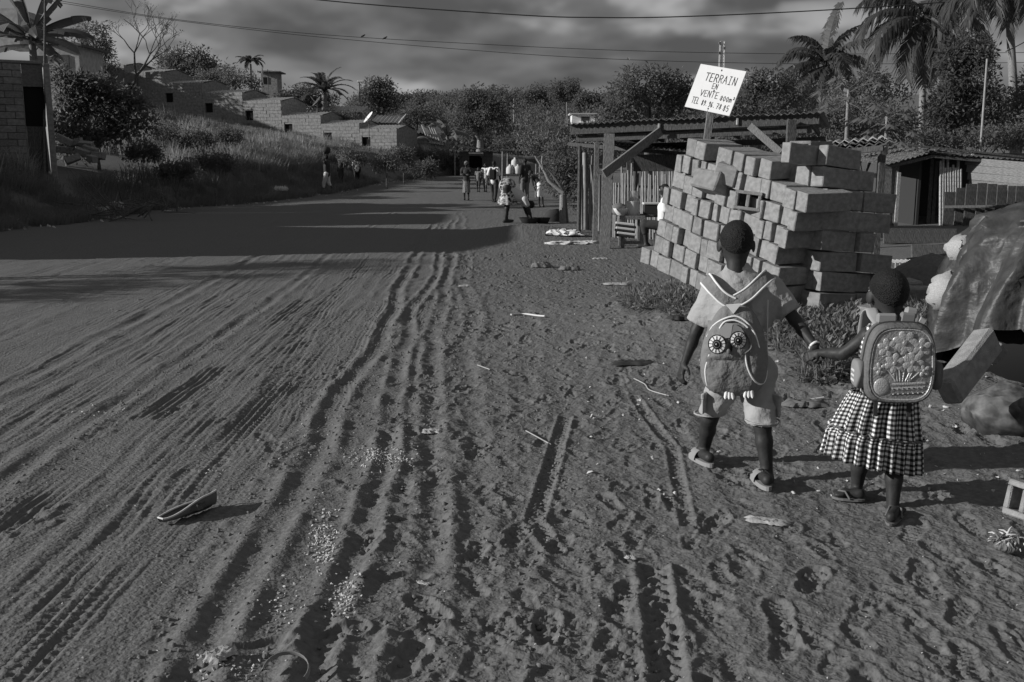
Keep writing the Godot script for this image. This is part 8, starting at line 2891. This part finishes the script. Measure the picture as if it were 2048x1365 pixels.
	for q in [[765, 920, 60, 24, 330], [650, 1085, 30, 60, 260], [690, 1190, 30, 50, 120], [560, 1210, 60, 60, 60], [620, 880, 80, 60, 50], [200, 830, 60, 20, 40], [420, 945, 30, 10, 20], [480, 1330, 80, 30, 60]]:
		for i in q[4]:
			var p := on_sand(q[0] + q[2] * ra.randfn(0, 0.5), minf(1400, q[1] + q[3] * ra.randfn(0, 0.5)), 0.002)
			pl.append(Transform3D(rand_basis(ra, ra.randf_range(0.005, 0.014)), p))
	for i in 700:
		var z := 2.6 + 9.0 * pow(ra.randf(), 1.6)
		var x := ra.randf_range(-0.55, 0.6) * z
		pl.append(Transform3D(rand_basis(ra, ra.randf_range(0.003, 0.008)), Vector3(x, surf(x, -z) + 0.001, -z)))
	var gv := many("gravel", gm.mesh(), M.pale, pl, self)
	gv.set_meta("kind", "stuff"); gv.set_meta("label", "pale chips and small stones on the sand ridges"); gv.set_meta("category", "gravel")
	gv.material_override = mat(0.36, 0.8)
	# clods thrown up along the ridges
	pl = []
	for i in 2600:
		var z := 2.5 + 9.0 * pow(ra.randf(), 1.7)
		var bx: float = [-1.25, -0.95, -0.62, -0.36, -0.02, 0.3, -2.5][ra.randi() % 7] - 0.048 * (z - 5.0)
		var x := bx + ra.randfn(0, 0.10)
		pl.append(Transform3D(rand_basis(ra, ra.randf_range(0.006, 0.020) * (1.0 + z * 0.04)), Vector3(x, surf(x, -z) - 0.001, -z)))
	var cm := MB.new()
	cm.ball(Vector3.ZERO, Vector3(0.6, 0.4, 0.55), 7, 5)
	for i in cm.v.size(): cm.v[i] *= 1.0 + 0.35 * noise_a.get_noise_3d(cm.v[i].x * 2.0, cm.v[i].y * 2.0, cm.v[i].z * 2.0)
	var cl := many("clods", cm.mesh(), M.sand, pl, self)
	cl.set_meta("kind", "stuff"); cl.set_meta("label", "crumbled clods of sand along the wheel ridges"); cl.set_meta("category", "clods")
	# weeds about the block stack
	var w := []
	var lw := []
	for q in [[1300, 560, 80, 36, 150], [1350, 585, 50, 34, 90], [1280, 545, 50, 20, 60], [1600, 655, 70, 40, 170], [1660, 690, 60, 40, 150], [1700, 640, 60, 30, 90], [1640, 735, 50, 20, 50], [1560, 650, 30, 30, 50], [1840, 640, 30, 20, 40], [1300, 600, 60, 14, 40]]:
		for i in q[4]:
			var p := G(q[0] + q[2] * ra.randf_range(-1, 1) * sqrt(ra.randf()), q[1] + q[3] * ra.randf_range(-1, 1) * sqrt(ra.randf()) + 14.0)
			if p.z < -11.5 or p.z > -5.4: continue
			var s := ra.randf_range(0.55, 1.1)
			w.append(Transform3D(Basis(Vector3.UP, ra.randf() * TAU).scaled(Vector3.ONE * s), p + Vector3(0, 0.03 * s, 0)))
			if ra.randf() < 0.5: lw.append(Transform3D(Basis(Vector3.UP, ra.randf() * TAU).scaled(Vector3.ONE * ra.randf_range(0.5, 1.0)), p))
	var wd := many("weeds", leaf_cluster("weed", 40, 0.13, 0.075, 0.032, 0.0), M.weed, w, self)
	wd.set_meta("kind", "stuff"); wd.set_meta("label", "low leafy weeds growing round the foot of the block stack"); wd.set_meta("category", "weeds")
	var gs := many("grass_tufts", grass_tuft("gw", 16, 0.24, 0.16, 0.008, 0.8), M.grass, lw, self)
	gs.set_meta("kind", "stuff"); gs.set_meta("label", "thin grass among the weeds by the block stack"); gs.set_meta("category", "grass")
	# rubbish along the left road edge and dry bits on the right
	pl = []
	for i in 240:
		var zf := ra.randf_range(22.0, 55.0)
		var x := road_edge(zf) + ra.randf_range(-0.6, 0.9)
		pl.append(Transform3D(rand_basis(ra, ra.randf_range(0.03, 0.10)), on_land(x, -zf, 0.02)))
	for i in 260:
		var p := on_sand(ra.randf_range(1100, 2040), ra.randf_range(520, 1000), 0.002)
		if p.x < 0.3: continue
		pl.append(Transform3D(Basis(Vector3.UP, ra.randf() * TAU) * rand_basis(ra, ra.randf_range(0.008, 0.03)), p))
	var rm := MB.new()
	rm.add(crumple(1.2, 0.7, 0.4, 21.0, 6, 5))
	var rb := many("scattered_rubbish", rm.mesh(), mat(0.38, 0.8), pl, self)
	rb.set_meta("kind", "stuff"); rb.set_meta("label", "bits of paper and plastic strewn along the road edges"); rb.set_meta("category", "rubbish")
	for q in [[203, 430, "white scrap bag lowest on the left road edge"], [232, 418, "pale crushed bag on the left road edge"], [560, 383, "pale stone among the litter left of the walkers"], [815, 338, "white bag beside the walker in the white shirt"], [840, 350, "pale bundle on the bank right of the white shirted walker"]]:
		solo("litter_bag", crumple(0.55, 0.35, 0.28, q[0]), M.pale, q[2], "litter", G(q[0], q[1]))
